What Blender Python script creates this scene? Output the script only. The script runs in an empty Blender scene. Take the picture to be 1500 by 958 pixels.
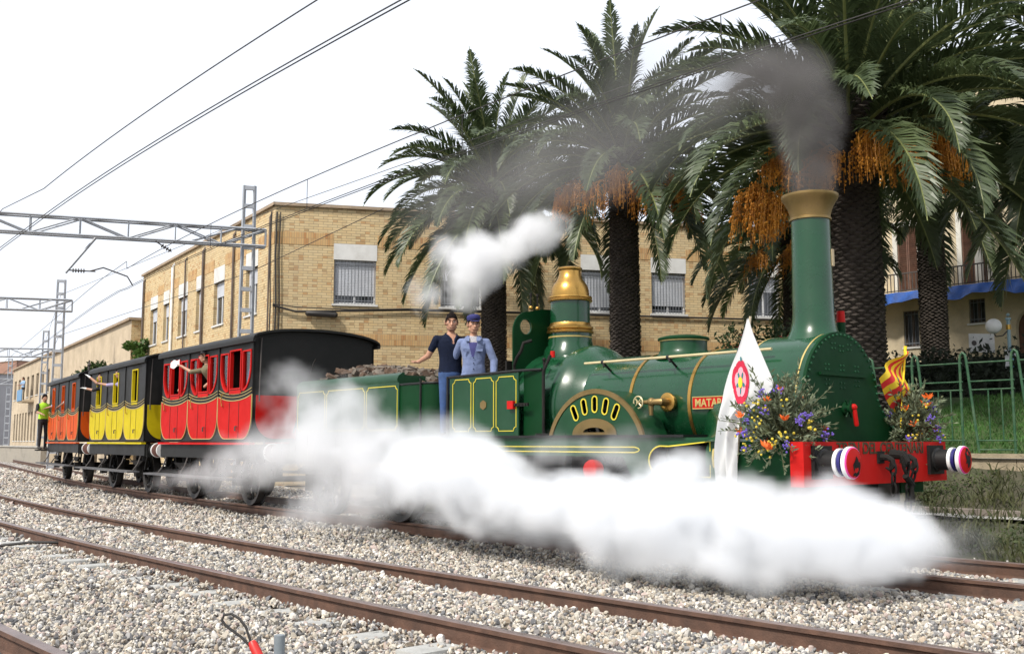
import bpy, bmesh, math, random
import numpy as np
from mathutils import Vector, Matrix
from mathutils.geometry import tessellate_polygon

S = bpy.context.scene
COL = S.collection
PI = math.pi
rnd = random.Random(11)
nrs = np.random.RandomState(5)

# ------------------------------------------------------------------ camera
cd = bpy.data.cameras.new('camera')
cam = bpy.data.objects.new('camera', cd)
COL.objects.link(cam)
cam.location = (0, 0, 1.156)
cam.rotation_euler = (PI / 2 + math.atan(167.3 / 1500), 0, 0)
cd.sensor_width = 36
cd.lens = 36.0
cd.clip_end = 3000
S.camera = cam

# ------------------------------------------------------------------ light
SUN_EL, SUN_AZ = math.radians(48), math.radians(222)     # azimuth clockwise from +Y: behind the camera's left shoulder
W = bpy.data.worlds.new('World')
S.world = W
W.use_nodes = True
wt = W.node_tree
wt.nodes.clear()
sky = wt.nodes.new('ShaderNodeTexSky')
sky.sky_type = 'NISHITA'
sky.sun_disc = False
sky.sun_elevation = SUN_EL
sky.sun_rotation = SUN_AZ
sky.air_density = 1.0
sky.dust_density = 6.0
sky.ozone_density = 1.0
ovc = wt.nodes.new('ShaderNodeMix')          # a closed, bright overcast veil over the clear sky
ovc.data_type = 'RGBA'
ovc.inputs[0].default_value = 0.82
ovc.inputs[7].default_value = (8.7, 9.1, 9.9, 1)
bg = wt.nodes.new('ShaderNodeBackground')
bg.inputs[1].default_value = 0.097
wo = wt.nodes.new('ShaderNodeOutputWorld')
wt.links.new(sky.outputs[0], ovc.inputs[6])
wt.links.new(ovc.outputs[2], bg.inputs[0])
wt.links.new(bg.outputs[0], wo.inputs[0])
sl = bpy.data.lights.new('sun', 'SUN')
sl.energy = 3.0
sl.angle = math.radians(5)
sl.color = (1.0, .95, .87)
so = bpy.data.objects.new('sun', sl)
COL.objects.link(so)
so.location = (-10, -10, 30)
sd = Vector((math.sin(SUN_AZ) * math.cos(SUN_EL), math.cos(SUN_AZ) * math.cos(SUN_EL), math.sin(SUN_EL)))
so.rotation_euler = sd.to_track_quat('Z', 'Y').to_euler()
S.view_settings.view_transform = 'Standard'
S.view_settings.look = 'None'
S.view_settings.exposure = 0.55
S.view_settings.gamma = 1.0
S.render.engine = 'CYCLES'
cy = S.cycles
cy.use_denoising = True
try:
    cy.denoiser = 'OPENIMAGEDENOISE'
    cy.denoising_input_passes = 'RGB_ALBEDO_NORMAL'
except Exception:
    pass
cy.max_bounces = 10
cy.diffuse_bounces = 3
cy.glossy_bounces = 3
cy.transmission_bounces = 6
cy.transparent_max_bounces = 12
cy.volume_bounces = 7
cy.volume_step_rate = 1.0
cy.volume_max_steps = 256
cy.caustics_reflective = False
cy.caustics_refractive = False

# ------------------------------------------------------------------ track geometry (metres; rail top is z = 0)
TX, TY, TH, TK, TS = 3.5202, 10.3358, 0.741776, 0.00690614, 31.0
SPACING = 4.5
def track(s, off=0.0):
    """point at distance s behind the front of the engine, off metres to the far side of the track; and the heading"""
    sc = min(s, TS)
    th = TH - TK * sc
    x = TX - (math.cos(th) - math.cos(TH)) / TK
    y = TY - (math.sin(th) - math.sin(TH)) / TK
    if s > TS:
        x -= math.sin(th) * (s - TS)
        y += math.cos(th) * (s - TS)
    return x + off * math.cos(th), y + off * math.sin(th), th
def vehicle_frame(sc, s0):
    """origin and z rotation of a rigid vehicle: x forward, y to the far side, tangent at sc, x = 0 at s0"""
    x, y, th = track(sc)
    fx, fy = math.sin(th), -math.cos(th)
    return (x + fx * (sc - s0), y + fy * (sc - s0), 0.0), math.atan2(fy, fx)

# ------------------------------------------------------------------ materials
MATS = {}
def nd(nt, t, **kw):
    n = nt.nodes.new(t)
    for k, v in kw.items():
        setattr(n, k, v)
    return n
def mat(name, col, rough=.5, metal=0., var=.18, vs=3., bump=0., bs=40., coat=0., spec=.5, dirt=None, damt=.35, ds=1.5, sheen=0., trans=0., hue=None):
    if name in MATS:
        return MATS[name]
    m = bpy.data.materials.new(name)
    m.use_nodes = True
    nt = m.node_tree
    b = nt.nodes['Principled BSDF']
    tc = nd(nt, 'ShaderNodeTexCoord')
    n1 = nd(nt, 'ShaderNodeTexNoise')
    n1.inputs['Scale'].default_value = vs
    n1.inputs['Detail'].default_value = 6
    n1.inputs['Roughness'].default_value = .6
    nt.links.new(tc.outputs['Object'], n1.inputs['Vector'])
    mx = nd(nt, 'ShaderNodeMix', data_type='RGBA')
    c2 = hue or tuple(min(1, c * (1 + var)) for c in col)
    mx.inputs[6].default_value = (*[c * (1 - var) for c in col], 1)
    mx.inputs[7].default_value = (*c2, 1)
    rp = nd(nt, 'ShaderNodeMapRange')
    rp.inputs[1].default_value = .3
    rp.inputs[2].default_value = .7
    nt.links.new(n1.outputs['Fac'], rp.inputs[0])
    nt.links.new(rp.outputs[0], mx.inputs[0])
    out = mx.outputs[2]
    if dirt is not None:
        n2 = nd(nt, 'ShaderNodeTexNoise')
        n2.inputs['Scale'].default_value = ds
        n2.inputs['Detail'].default_value = 9
        n2.inputs['Roughness'].default_value = .68
        nt.links.new(tc.outputs['Object'], n2.inputs['Vector'])
        r2 = nd(nt, 'ShaderNodeMapRange')
        r2.inputs[1].default_value = .45
        r2.inputs[2].default_value = .75
        r2.inputs[4].default_value = damt
        nt.links.new(n2.outputs['Fac'], r2.inputs[0])
        m2 = nd(nt, 'ShaderNodeMix', data_type='RGBA')
        nt.links.new(r2.outputs[0], m2.inputs[0])
        nt.links.new(out, m2.inputs[6])
        m2.inputs[7].default_value = (*dirt, 1)
        out = m2.outputs[2]
        rr = nd(nt, 'ShaderNodeMapRange')
        rr.inputs[3].default_value = rough
        rr.inputs[4].default_value = min(1, rough + .35)
        nt.links.new(r2.outputs[0], rr.inputs[0])
        nt.links.new(rr.outputs[0], b.inputs['Roughness'])
    else:
        b.inputs['Roughness'].default_value = rough
    nt.links.new(out, b.inputs['Base Color'])
    b.inputs['Metallic'].default_value = metal
    b.inputs['Specular IOR Level'].default_value = spec
    b.inputs['Coat Weight'].default_value = coat
    b.inputs['Coat Roughness'].default_value = .08
    if sheen:
        b.inputs['Sheen Weight'].default_value = sheen
    if bump:
        n3 = nd(nt, 'ShaderNodeTexNoise')
        n3.inputs['Scale'].default_value = bs
        n3.inputs['Detail'].default_value = 5
        nt.links.new(tc.outputs['Object'], n3.inputs['Vector'])
        bp = nd(nt, 'ShaderNodeBump')
        bp.inputs['Strength'].default_value = bump
        bp.inputs['Distance'].default_value = .02
        nt.links.new(n3.outputs['Fac'], bp.inputs['Height'])
        nt.links.new(bp.outputs[0], b.inputs['Normal'])
    if trans:
        tr = nd(nt, 'ShaderNodeBsdfTranslucent')
        nt.links.new(out, tr.inputs[0])
        ms = nd(nt, 'ShaderNodeMixShader')
        ms.inputs[0].default_value = trans
        o = nt.nodes['Material Output']
        nt.links.new(b.outputs[0], ms.inputs[1])
        nt.links.new(tr.outputs[0], ms.inputs[2])
        nt.links.new(ms.outputs[0], o.inputs[0])
    MATS[name] = m
    return m

# ------------------------------------------------------------------ mesh builder
class MB:
    def __init__(s):
        s.v, s.f, s.m = [], [], []
    def add(s, vs, fs, mi=0):
        o = len(s.v)
        s.v.extend([tuple(map(float, p)) for p in vs])
        s.f.extend([tuple(i + o for i in f) for f in fs])
        s.m.extend([mi] * len(fs))
        return s
    def bb(s, x0, x1, y0, y1, z0, z1, mi=0):
        return s.add([(x0, y0, z0), (x1, y0, z0), (x1, y1, z0), (x0, y1, z0), (x0, y0, z1), (x1, y0, z1), (x1, y1, z1), (x0, y1, z1)],
                     [(3, 2, 1, 0), (4, 5, 6, 7), (0, 1, 5, 4), (1, 2, 6, 5), (2, 3, 7, 6), (3, 0, 4, 7)], mi)
    def box(s, c, sz, mi=0, M=None):
        hx, hy, hz = [q / 2 for q in sz]
        vs = [Vector((a * hx, b * hy, d * hz)) for d in (-1, 1) for a, b in ((-1, -1), (1, -1), (1, 1), (-1, 1))]
        if M is not None:
            vs = [M @ p for p in vs]
        vs = [p + Vector(c) for p in vs]
        return s.add(vs, [(3, 2, 1, 0), (4, 5, 6, 7), (0, 1, 5, 4), (1, 2, 6, 5), (2, 3, 7, 6), (3, 0, 4, 7)], mi)
    def tube(s, pts, r, n=8, cap=True, mi=0, flat=1.0):
        pts = [Vector(p) for p in pts]
        if not hasattr(r, '__len__'):
            r = [r] * len(pts)
        vs, fs = [], []
        up = None
        for i, p in enumerate(pts):
            d = (pts[min(i + 1, len(pts) - 1)] - pts[max(i - 1, 0)])
            d = d.normalized() if d.length > 1e-9 else Vector((0, 0, 1))
            if up is None:
                up = Vector((0, 0, 1)) if abs(d.z) < .9 else Vector((1, 0, 0))
            a = d.cross(up)
            if a.length < 1e-6:
                a = d.cross(Vector((.3, 1, .1)))
            a.normalize()
            b = a.cross(d)
            up = b
            for k in range(n):
                t = 2 * PI * k / n
                vs.append(p + a * math.cos(t) * r[i] + b * math.sin(t) * r[i] * flat)
        for i in range(len(pts) - 1):
            for k in range(n):
                k2 = (k + 1) % n
                fs.append((i * n + k, i * n + k2, (i + 1) * n + k2, (i + 1) * n + k))
        if cap:
            fs.append(tuple(range(n))[::-1])
            fs.append(tuple((len(pts) - 1) * n + k for k in range(n)))
        return s.add(vs, fs, mi)
    def lathe(s, prof, n=24, o=(0, 0, 0), ax='z', mi=0, cap=True):
        vs, fs = [], []
        for (r, z) in prof:
            for k in range(n):
                t = 2 * PI * k / n
                c, q = math.cos(t) * r, math.sin(t) * r
                p = (c, q, z) if ax == 'z' else ((z, c, q) if ax == 'x' else (q, z, c))
                vs.append((p[0] + o[0], p[1] + o[1], p[2] + o[2]))
        for i in range(len(prof) - 1):
            for k in range(n):
                k2 = (k + 1) % n
                fs.append((i * n + k, i * n + k2, (i + 1) * n + k2, (i + 1) * n + k))
        if cap:
            fs.append(tuple(range(n))[::-1])
            fs.append(tuple((len(prof) - 1) * n + k for k in range(n)))
        return s.add(vs, fs, mi)
    def sphere(s, c, r, n=12, m=8, mi=0):
        if not hasattr(r, '__len__'):
            r = (r, r, r)
        vs = [(c[0], c[1], c[2] - r[2])]
        for j in range(1, m):
            ph = -PI / 2 + PI * j / m
            for k in range(n):
                t = 2 * PI * k / n
                vs.append((c[0] + r[0] * math.cos(ph) * math.cos(t), c[1] + r[1] * math.cos(ph) * math.sin(t), c[2] + r[2] * math.sin(ph)))
        vs.append((c[0], c[1], c[2] + r[2]))
        fs = [(0, 1 + (k + 1) % n, 1 + k) for k in range(n)]
        for j in range(m - 2):
            for k in range(n):
                a, b = 1 + j * n + k, 1 + j * n + (k + 1) % n
                fs.append((a, b, b + n, a + n))
        t = len(vs) - 1
        fs += [(t, 1 + (m - 2) * n + k, 1 + (m - 2) * n + (k + 1) % n) for k in range(n)]
        return s.add(vs, fs, mi)
    def plate(s, outer, holes=(), ax='y', a=0., b=.02, mi=0):
        """flat plate with holes; outline in the plane across the axis ax (y: x,z / x: y,z / z: x,y)"""
        loops = [outer] + list(holes)
        def P(q, t):
            return (q[0], t, q[1]) if ax == 'y' else ((t, q[0], q[1]) if ax == 'x' else (q[0], q[1], t))
        flat = [q for l in loops for q in l]
        tri = tessellate_polygon([[Vector((q[0], q[1], 0)) for q in l] for l in loops])
        n = len(flat)
        vs = [P(q, a) for q in flat] + [P(q, b) for q in flat]
        fs = []
        for t in tri:
            p, q, r = [flat[i] for i in t]
            ccw = (q[0] - p[0]) * (r[1] - p[1]) - (q[1] - p[1]) * (r[0] - p[0]) > 0
            t = tuple(t) if ccw else tuple(t)[::-1]
            fl = (ax == 'y') == (a < b)
            fs.append(t if fl else t[::-1])
            fs.append(tuple(i + n for i in (t[::-1] if fl else t)))
        o = 0
        for l in loops:
            k = len(l)
            for i in range(k):
                j = (i + 1) % k
                fs.append((o + i, o + j, o + j + n, o + i + n))
            o += k
        return s.add(vs, fs, mi)
    def strip(s, pts, w, ax='y', a=0., b=.01, mi=0, closed=True):
        """raised line of width w following a 2D outline"""
        n = len(pts)
        inn, out = [], []
        for i in range(n):
            p = Vector(pts[i])
            q0 = Vector(pts[i - 1] if (closed or i > 0) else pts[i])
            q1 = Vector(pts[(i + 1) % n] if (closed or i < n - 1) else pts[i])
            d = (q1 - q0)
            d = d.normalized() if d.length > 1e-9 else Vector((1, 0))
            nr = Vector((-d.y, d.x))
            inn.append(p - nr * w / 2)
            out.append(p + nr * w / 2)
        def P(q, t):
            return (q[0], t, q[1]) if ax == 'y' else ((t, q[0], q[1]) if ax == 'x' else (q[0], q[1], t))
        vs = [P(q, t) for t in (a, b) for q in (inn + out)]
        fs = []
        for i in range(n if closed else n - 1):
            j = (i + 1) % n
            N = 2 * n
            fs += [(i, j, n + j, n + i), (N + i, N + n + i, N + n + j, N + j), (i, N + i, N + j, j), (n + i, n + j, N + n + j, N + n + i)]
        return s.add(vs, fs, mi)
    def mesh(s, name, smooth=35):
        me = bpy.data.meshes.new(name)
        me.from_pydata(s.v, [], s.f)
        if any(s.m):
            me.polygons.foreach_set('material_index', s.m)
        me.validate()
        if smooth:
            me.polygons.foreach_set('use_smooth', [True] * len(me.polygons))
            bm = bmesh.new()
            bm.from_mesh(me)
            bmesh.ops.recalc_face_normals(bm, faces=bm.faces)
            bm.to_mesh(me)
            bm.free()
            me.set_sharp_from_angle(angle=math.radians(smooth))
        me.update()
        return me
    def build(s, name, mats, parent=None, loc=(0, 0, 0), rot=(0, 0, 0), smooth=35, label=None):
        me = s.mesh(name, smooth)
        return link(name, me, mats, parent, loc, rot, label)
def link(name, me, mats=None, parent=None, loc=(0, 0, 0), rot=(0, 0, 0), label=None):
    if mats is not None and not me.materials:
        for m in (mats if isinstance(mats, (list, tuple)) else [mats]):
            me.materials.append(m)
    o = bpy.data.objects.new(name, me)
    COL.objects.link(o)
    o.location = loc
    o.rotation_euler = rot
    if parent is not None:
        o.parent = parent
    if label:
        o['label'] = label
    return o
def tag(o, label, cat, group=None, kind=None):
    o['label'] = label
    o['category'] = cat
    if group:
        o['group'] = group
    if kind:
        o['kind'] = kind
    return o
def thing(name, label, cat, loc=(0, 0, 0), rz=0., group=None):
    o = bpy.data.objects.new(name, None)
    COL.objects.link(o)
    o.location = loc
    o.rotation_euler = (0, 0, rz)
    o.empty_display_size = .2
    return tag(o, label, cat, group)
def dup(root, loc=None, rz=None, label=None, parent=None):
    c = root.copy()
    COL.objects.link(c)
    if parent is not None:
        c.parent = parent
    if loc is not None:
        c.location = loc
    if rz is not None:
        c.rotation_euler = (0, 0, rz)
    if label:
        c['label'] = label
    for ch in [o for o in CHILD.get(root.name, root.children)]:
        dup(ch, parent=c)
    return c
CHILD = {}
def arc(cx, cz, r, a0, a1, n=16, rz=None):
    rz = r if rz is None else rz
    return [(cx + r * math.cos(a0 + (a1 - a0) * i / n), cz + rz * math.sin(a0 + (a1 - a0) * i / n)) for i in range(n + 1)]
def text_mesh(body, size, depth, name='lettering', xscale=1.0, spacing=1.0, bold=0.):
    c = bpy.data.curves.new(name, 'FONT')
    c.body = body
    c.size = size
    c.extrude = depth
    c.offset = bold
    c.dimensions = '2D'
    c.fill_mode = 'BOTH'
    c.align_x = 'CENTER'
    c.align_y = 'CENTER'
    c.space_character = spacing
    o = bpy.data.objects.new(name, c)
    COL.objects.link(o)
    dg = bpy.context.evaluated_depsgraph_get()
    me = bpy.data.meshes.new_from_object(o.evaluated_get(dg))
    bpy.data.objects.remove(o)
    bpy.data.curves.remove(c)
    for v in me.vertices:
        v.co.x *= xscale
    me.materials.clear()
    return me
# ------------------------------------------------------------------ setting materials
M_BRICKCOL = {}
def wall_brick(name, c1, c2, mortar, bw=.27, bh=.072, soldier=False, stain=(.34, .27, .18)):
    m = bpy.data.materials.new(name)
    m.use_nodes = True
    nt = m.node_tree
    b = nt.nodes['Principled BSDF']
    tc = nd(nt, 'ShaderNodeTexCoord')
    sp = nd(nt, 'ShaderNodeSeparateXYZ')
    cb = nd(nt, 'ShaderNodeCombineXYZ')
    nt.links.new(tc.outputs['Object'], sp.inputs[0])
    nt.links.new(sp.outputs[2 if soldier else 0], cb.inputs[0])
    nt.links.new(sp.outputs[0 if soldier else 2], cb.inputs[1])
    br = nd(nt, 'ShaderNodeTexBrick')
    br.offset = .5 if not soldier else 0
    br.inputs['Scale'].default_value = 1
    br.inputs['Brick Width'].default_value = bw
    br.inputs['Row Height'].default_value = bh
    br.inputs['Mortar Size'].default_value = .008
    br.inputs['Mortar Smooth'].default_value = .3
    br.inputs['Color1'].default_value = (*c1, 1)
    br.inputs['Color2'].default_value = (*c2, 1)
    br.inputs['Mortar'].default_value = (*mortar, 1)
    br.inputs['Bias'].default_value = -.25
    nt.links.new(cb.outputs[0], br.inputs['Vector'])
    # each brick's own tone: a noise sampled at the brick's row and column
    dv = nd(nt, 'ShaderNodeVectorMath', operation='DIVIDE')
    dv.inputs[1].default_value = (bw * .5, bh, 1)
    fl = nd(nt, 'ShaderNodeVectorMath', operation='FLOOR')
    wn = nd(nt, 'ShaderNodeTexWhiteNoise', noise_dimensions='2D')
    nt.links.new(cb.outputs[0], dv.inputs[0])
    nt.links.new(dv.outputs[0], fl.inputs[0])
    nt.links.new(fl.outputs[0], wn.inputs['Vector'])
    rp = nd(nt, 'ShaderNodeValToRGB')
    rp.color_ramp.elements[0].color = (.66, .58, .5, 1)
    rp.color_ramp.elements[1].color = (1.12, 1.06, .98, 1)
    e = rp.color_ramp.elements.new(.08)
    e.color = (.86, .62, .46, 1)
    e = rp.color_ramp.elements.new(.16)
    e.color = (.98, .97, .95, 1)
    nt.links.new(wn.outputs['Value'], rp.inputs[0])
    mu = nd(nt, 'ShaderNodeMix', data_type='RGBA', blend_type='MULTIPLY')
    mu.inputs[0].default_value = .8
    nt.links.new(br.outputs['Color'], mu.inputs[6])
    nt.links.new(rp.outputs[0], mu.inputs[7])
    n2 = nd(nt, 'ShaderNodeTexNoise')
    n2.inputs['Scale'].default_value = .55
    n2.inputs['Detail'].default_value = 9
    n2.inputs['Roughness'].default_value = .65
    mp = nd(nt, 'ShaderNodeMapping')
    mp.inputs['Scale'].default_value = (1.6, 1.6, .35)
    nt.links.new(tc.outputs['Object'], mp.inputs[0])
    nt.links.new(mp.outputs[0], n2.inputs['Vector'])
    r2 = nd(nt, 'ShaderNodeMapRange')
    r2.inputs[1].default_value = .5
    r2.inputs[2].default_value = .78
    r2.inputs[4].default_value = .62
    nt.links.new(n2.outputs['Fac'], r2.inputs[0])
    m2 = nd(nt, 'ShaderNodeMix', data_type='RGBA')
    nt.links.new(r2.outputs[0], m2.inputs[0])
    nt.links.new(mu.outputs[2], m2.inputs[6])
    m2.inputs[7].default_value = (*stain, 1)
    nt.links.new(m2.outputs[2], b.inputs['Base Color'])
    b.inputs['Roughness'].default_value = .85
    bp = nd(nt, 'ShaderNodeBump')
    bp.inputs['Strength'].default_value = .6
    bp.inputs['Distance'].default_value = .012
    bp.invert = True
    nt.links.new(br.outputs['Fac'], bp.inputs['Height'])
    nt.links.new(bp.outputs[0], b.inputs['Normal'])
    return m
M_BRICK = wall_brick('yellow_brick', (.57, .455, .265), (.50, .375, .20), (.27, .215, .135), bw=.30, bh=.085)
M_SOLDIER = wall_brick('orange_soldier_brick', (.50, .335, .155), (.43, .25, .11), (.34, .24, .13), bw=.40, bh=.075, soldier=True)
M_RENDERW = mat('pale_render', (.50, .41, .29), .9, var=.16, vs=.7, dirt=(.24, .18, .12), damt=.6, ds=.5, bump=.2, bs=30)
M_CREAM = mat('cream_stucco', (.56, .47, .32), .9, var=.16, vs=.5, dirt=(.20, .17, .13), damt=.7, ds=.6, bump=.25, bs=25)
M_CONC = mat('concrete', (.40, .385, .35), .9, var=.2, vs=4, dirt=(.2, .18, .15), damt=.5, ds=2.5, bump=.3, bs=60)
M_LINTEL = mat('white_panel', (.62, .62, .60), .8, var=.08, vs=2, dirt=(.35, .32, .28), damt=.5)
M_WFRAME = mat('white_window_frame', (.70, .71, .72), .5, var=.06, dirt=(.4, .4, .38), damt=.3)
M_BLIND = mat('window_blind', (.52, .54, .58), .6, var=.1, vs=6, dirt=(.36, .36, .36), damt=.4)
M_GLASS = mat('window_glass', (.03, .035, .04), .08, var=.3, spec=.8)
M_DARKGAP = mat('dark_opening', (.02, .018, .016), .8)
M_BARS = mat('grille_bars', (.16, .17, .19), .6, var=.2)
M_CABLE = mat('black_cable', (.025, .022, .02), .6)
M_PIPE = mat('dark_downpipe', (.10, .075, .06), .6, var=.3)
M_WPIPE = mat('white_downpipe', (.72, .72, .70), .5)
M_ROOFCAP = mat('parapet_coping', (.34, .26, .18), .85, var=.25, vs=3, dirt=(.14, .11, .09), damt=.6)
M_SHUT = mat('brown_shutter', (.13, .062, .04), .7, var=.3, vs=8, dirt=(.22, .15, .11), damt=.4)
M_IRON = mat('dark_iron', (.06, .05, .045), .6, var=.3)
M_GALV = mat('galvanised_steel', (.36, .38, .41), .55, metal=.25, var=.15, vs=3, dirt=(.22, .2, .18), damt=.5)
M_TARP = mat('blue_tarpaulin', (.010, .07, .30), .5, var=.3, vs=5, bump=.3, bs=12)
M_GREENP = mat('green_fence_paint', (.026, .082, .038), .45, spec=.3, var=.2, vs=8, dirt=(.16, .19, .12), damt=.5, ds=4)
M_RUST = mat('rail_rust', (.105, .055, .036), .75, var=.35, vs=7, dirt=(.05, .035, .028), damt=.6, ds=5, bump=.25, bs=80)
M_RAILTOP = mat('rail_head', (.20, .15, .135), .38, metal=.5, var=.25, vs=5)
M_SOIL = mat('verge_soil', (.06, .055, .034), .95, var=.35, vs=3, dirt=(.05, .07, .025), damt=.8, ds=1.6, bump=.6, bs=30)
M_LAWN = mat('lawn_ground', (.05, .085, .022), .95, var=.3, vs=2, bump=.5, bs=50)
M_GRASS = mat('grass_blades', (.055, .14, .025), .7, var=.35, vs=1.5, trans=.25)
M_WEED = mat('weed_leaves', (.045, .075, .02), .75, var=.45, vs=4, trans=.25, hue=(.115, .115, .045))
M_LEAF = mat('tree_leaves', (.035, .065, .018), .6, var=.4, vs=1.2, trans=.25)
M_HEDGE = mat('hedge_leaves', (.017, .026, .012), .7, var=.4, vs=2, trans=.1)
M_BARK = mat('bark', (.10, .075, .05), .9, var=.3, vs=9, bump=.5)

# ------------------------------------------------------------------ ground
g = MB()
g.add([(-900, -60, -.24), (900, -60, -.24), (900, 1500, -.24), (-900, 1500, -.24)], [(0, 1, 2, 3)])
o = g.build('ground', mat('ground_dirt', (.20, .175, .135), .95, var=.3, vs=.4, dirt=(.11, .1, .06), damt=.7, ds=.2), smooth=0)
tag(o, 'flat dusty railway land stretching to the horizon', 'ground', kind='structure')

def track_sheet(offs, ss, zf):
    m = MB()
    vs = []
    for s in ss:
        for f in offs:
            x, y, _ = track(s, f)
            vs.append((x, y, zf(s, f)))
    n = len(offs)
    fs = [(i * n + j, i * n + j + 1, (i + 1) * n + j + 1, (i + 1) * n + j) for i in range(len(ss) - 1) for j in range(n - 1)]
    return m.add(vs, fs)
def ballast_z(s, f):
    z = -.15 + .012 * math.sin(s * 2.1 + f * 1.3) + .012 * math.sin(f * 3.7 - s * .9)
    if f > 1.9:
        z -= min(.05, (f - 1.9) * .04)
    return z
def lin(a, b, n):
    return [a + (b - a) * i / (n - 1) for i in range(n)]
m = bpy.data.materials.new('ballast_bed')
m.use_nodes = True
nt = m.node_tree
b = nt.nodes['Principled BSDF']
tc = nd(nt, 'ShaderNodeTexCoord')
vo = nd(nt, 'ShaderNodeTexVoronoi')
vo.inputs['Scale'].default_value = 17
nt.links.new(tc.outputs['Object'], vo.inputs['Vector'])
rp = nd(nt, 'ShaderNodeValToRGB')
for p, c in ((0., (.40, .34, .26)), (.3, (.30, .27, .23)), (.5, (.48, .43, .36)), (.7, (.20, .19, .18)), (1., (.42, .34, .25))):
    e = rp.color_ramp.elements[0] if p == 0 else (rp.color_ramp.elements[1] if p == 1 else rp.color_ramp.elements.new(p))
    e.color = (*[q * .5 for q in c], 1)  # bed tones darkened: shade between the loose stones is put into the colour
sp = nd(nt, 'ShaderNodeSeparateColor')
nt.links.new(vo.outputs['Color'], sp.inputs[0])
nt.links.new(sp.outputs[0], rp.inputs[0])
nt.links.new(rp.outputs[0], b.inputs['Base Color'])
b.inputs['Roughness'].default_value = .95
bp = nd(nt, 'ShaderNodeBump')
bp.invert = True
bp.inputs['Strength'].default_value = 1
bp.inputs['Distance'].default_value = .03
nt.links.new(vo.outputs['Distance'], bp.inputs['Height'])
nt.links.new(bp.outputs[0], b.inputs['Normal'])
M_BED = m
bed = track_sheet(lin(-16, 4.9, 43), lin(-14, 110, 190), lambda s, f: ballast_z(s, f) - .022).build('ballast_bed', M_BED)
tag(bed, 'bed of crushed stone, darkened to shade the gaps, under the railway tracks', 'ballast', kind='structure')

# loose stones: one uncountable mass, instanced on points
def inv_track(x, y):
    cx, cyy = TX + math.cos(TH) / TK, TY + math.sin(TH) / TK
    dx, dy = x - cx, y - cyy
    th = np.arctan2(-dy, -dx)
    off = 1 / TK - np.hypot(dx, dy)
    s = (TH - th) / TK
    ex, ey, eth = track(TS)
    far = s > TS
    bx, by = -math.sin(eth), math.cos(eth)
    s2 = TS + (x - ex) * bx + (y - ey) * by
    o2 = (x - ex) * math.cos(eth) + (y - ey) * math.sin(eth)
    return np.where(far, s2, s), np.where(far, o2, off)
SLEEP = .62
def stone_points():
    out = []
    for d0, d1, dens, sc in ((4.6, 8.5, 1500, 1.), (8.5, 12.5, 1050, 1.15), (12.5, 20, 480, 1.5), (20, 34, 200, 2.1), (34, 50, 60, 3.2)):
        w = d1 * .56 + 1.2
        n = int(dens * (d1 - d0) * 2 * w)
        x = nrs.uniform(-w, w, n)
        y = nrs.uniform(d0, d1, n)
        k = np.abs(x) < y * .545 + 1.1
        x, y = x[k], y[k]
        s, f = inv_track(x, y)
        p = np.ones(len(x))
        p[(f > 4.4) | (s < -14)] = 0
        rt = (f > .95) & (s < 4.5)                      # weeds take over beyond the engine's track
        p[rt] *= np.clip(.30 - (f[rt] - 1.2) * .2, .02, .5)
        p[(np.abs(f) < 1.6) & (s > 0) & (s < 29)] *= .6
        p[(f > 1.6) & (s > 3) & (s < 29)] *= .25
        # clear of the rails
        for c in (.735, -.735, -SPACING + .735, -SPACING - .735, -7.49, -8.96):
            p[np.abs(f - c) < .05] = 0
        # sleeper ends swept partly bare on the near side of the second track
        ph = np.abs(((s / SLEEP) + .5) % 1 - .5) * SLEEP
        bare = (ph < .12) & (f < -SPACING - .82) & (f > -SPACING - 1.16)
        p[bare] *= .16
        k = nrs.rand(len(x)) < p
        x, y, s, f = x[k], y[k], s[k], f[k]
        z = -.15 + .012 * np.sin(s * 2.1 + f * 1.3) + .012 * np.sin(f * 3.7 - s * .9) - np.clip((f - 1.9) * .04, 0, .05)
        z += nrs.uniform(-.02, .014, len(x)) + np.where(np.abs(f + SPACING) < .95, .034, 0)
        size = sc * np.clip(nrs.lognormal(-4.22, .34, len(x)), .008, .036)
        out.append((x, y, z, size))
    return [np.concatenate(q) for q in zip(*out)]
sx, sy, sz, ssz = stone_points()
NST = len(sx)
pal = np.array([(.56, .48, .36), (.70, .64, .55), (.30, .29, .28), (.13, .13, .135), (.46, .35, .23), (.52, .39, .33), (.62, .56, .44), (.22, .20, .19), (.78, .74, .68)])
pr = np.array([.22, .16, .12, .10, .09, .06, .13, .07, .05])
ci = nrs.choice(len(pal), NST, p=pr)
scol = pal[ci] * .80 * nrs.uniform(.7, 1.25, (NST, 1))
scol = scol * .76 + scol.mean(1, keepdims=True) * .24 + .015
stone_src = []
M_STONE = bpy.data.materials.new('ballast_stone')
M_STONE.use_nodes = True
nt = M_STONE.node_tree
b = nt.nodes['Principled BSDF']
at = nd(nt, 'ShaderNodeAttribute', attribute_type='INSTANCER', attribute_name='tint')
n1 = nd(nt, 'ShaderNodeTexNoise')
n1.inputs['Scale'].default_value = 3
tc = nd(nt, 'ShaderNodeTexCoord')
nt.links.new(tc.outputs['Object'], n1.inputs['Vector'])
mr = nd(nt, 'ShaderNodeMapRange')
mr.inputs[3].default_value = .75
mr.inputs[4].default_value = 1.2
nt.links.new(n1.outputs['Fac'], mr.inputs[0])
vm = nd(nt, 'ShaderNodeVectorMath', operation='SCALE')
nt.links.new(at.outputs['Color'], vm.inputs[0])
nt.links.new(mr.outputs[0], vm.inputs['Scale'])
nt.links.new(vm.outputs[0], b.inputs['Base Color'])
b.inputs['Roughness'].default_value = .85
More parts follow.
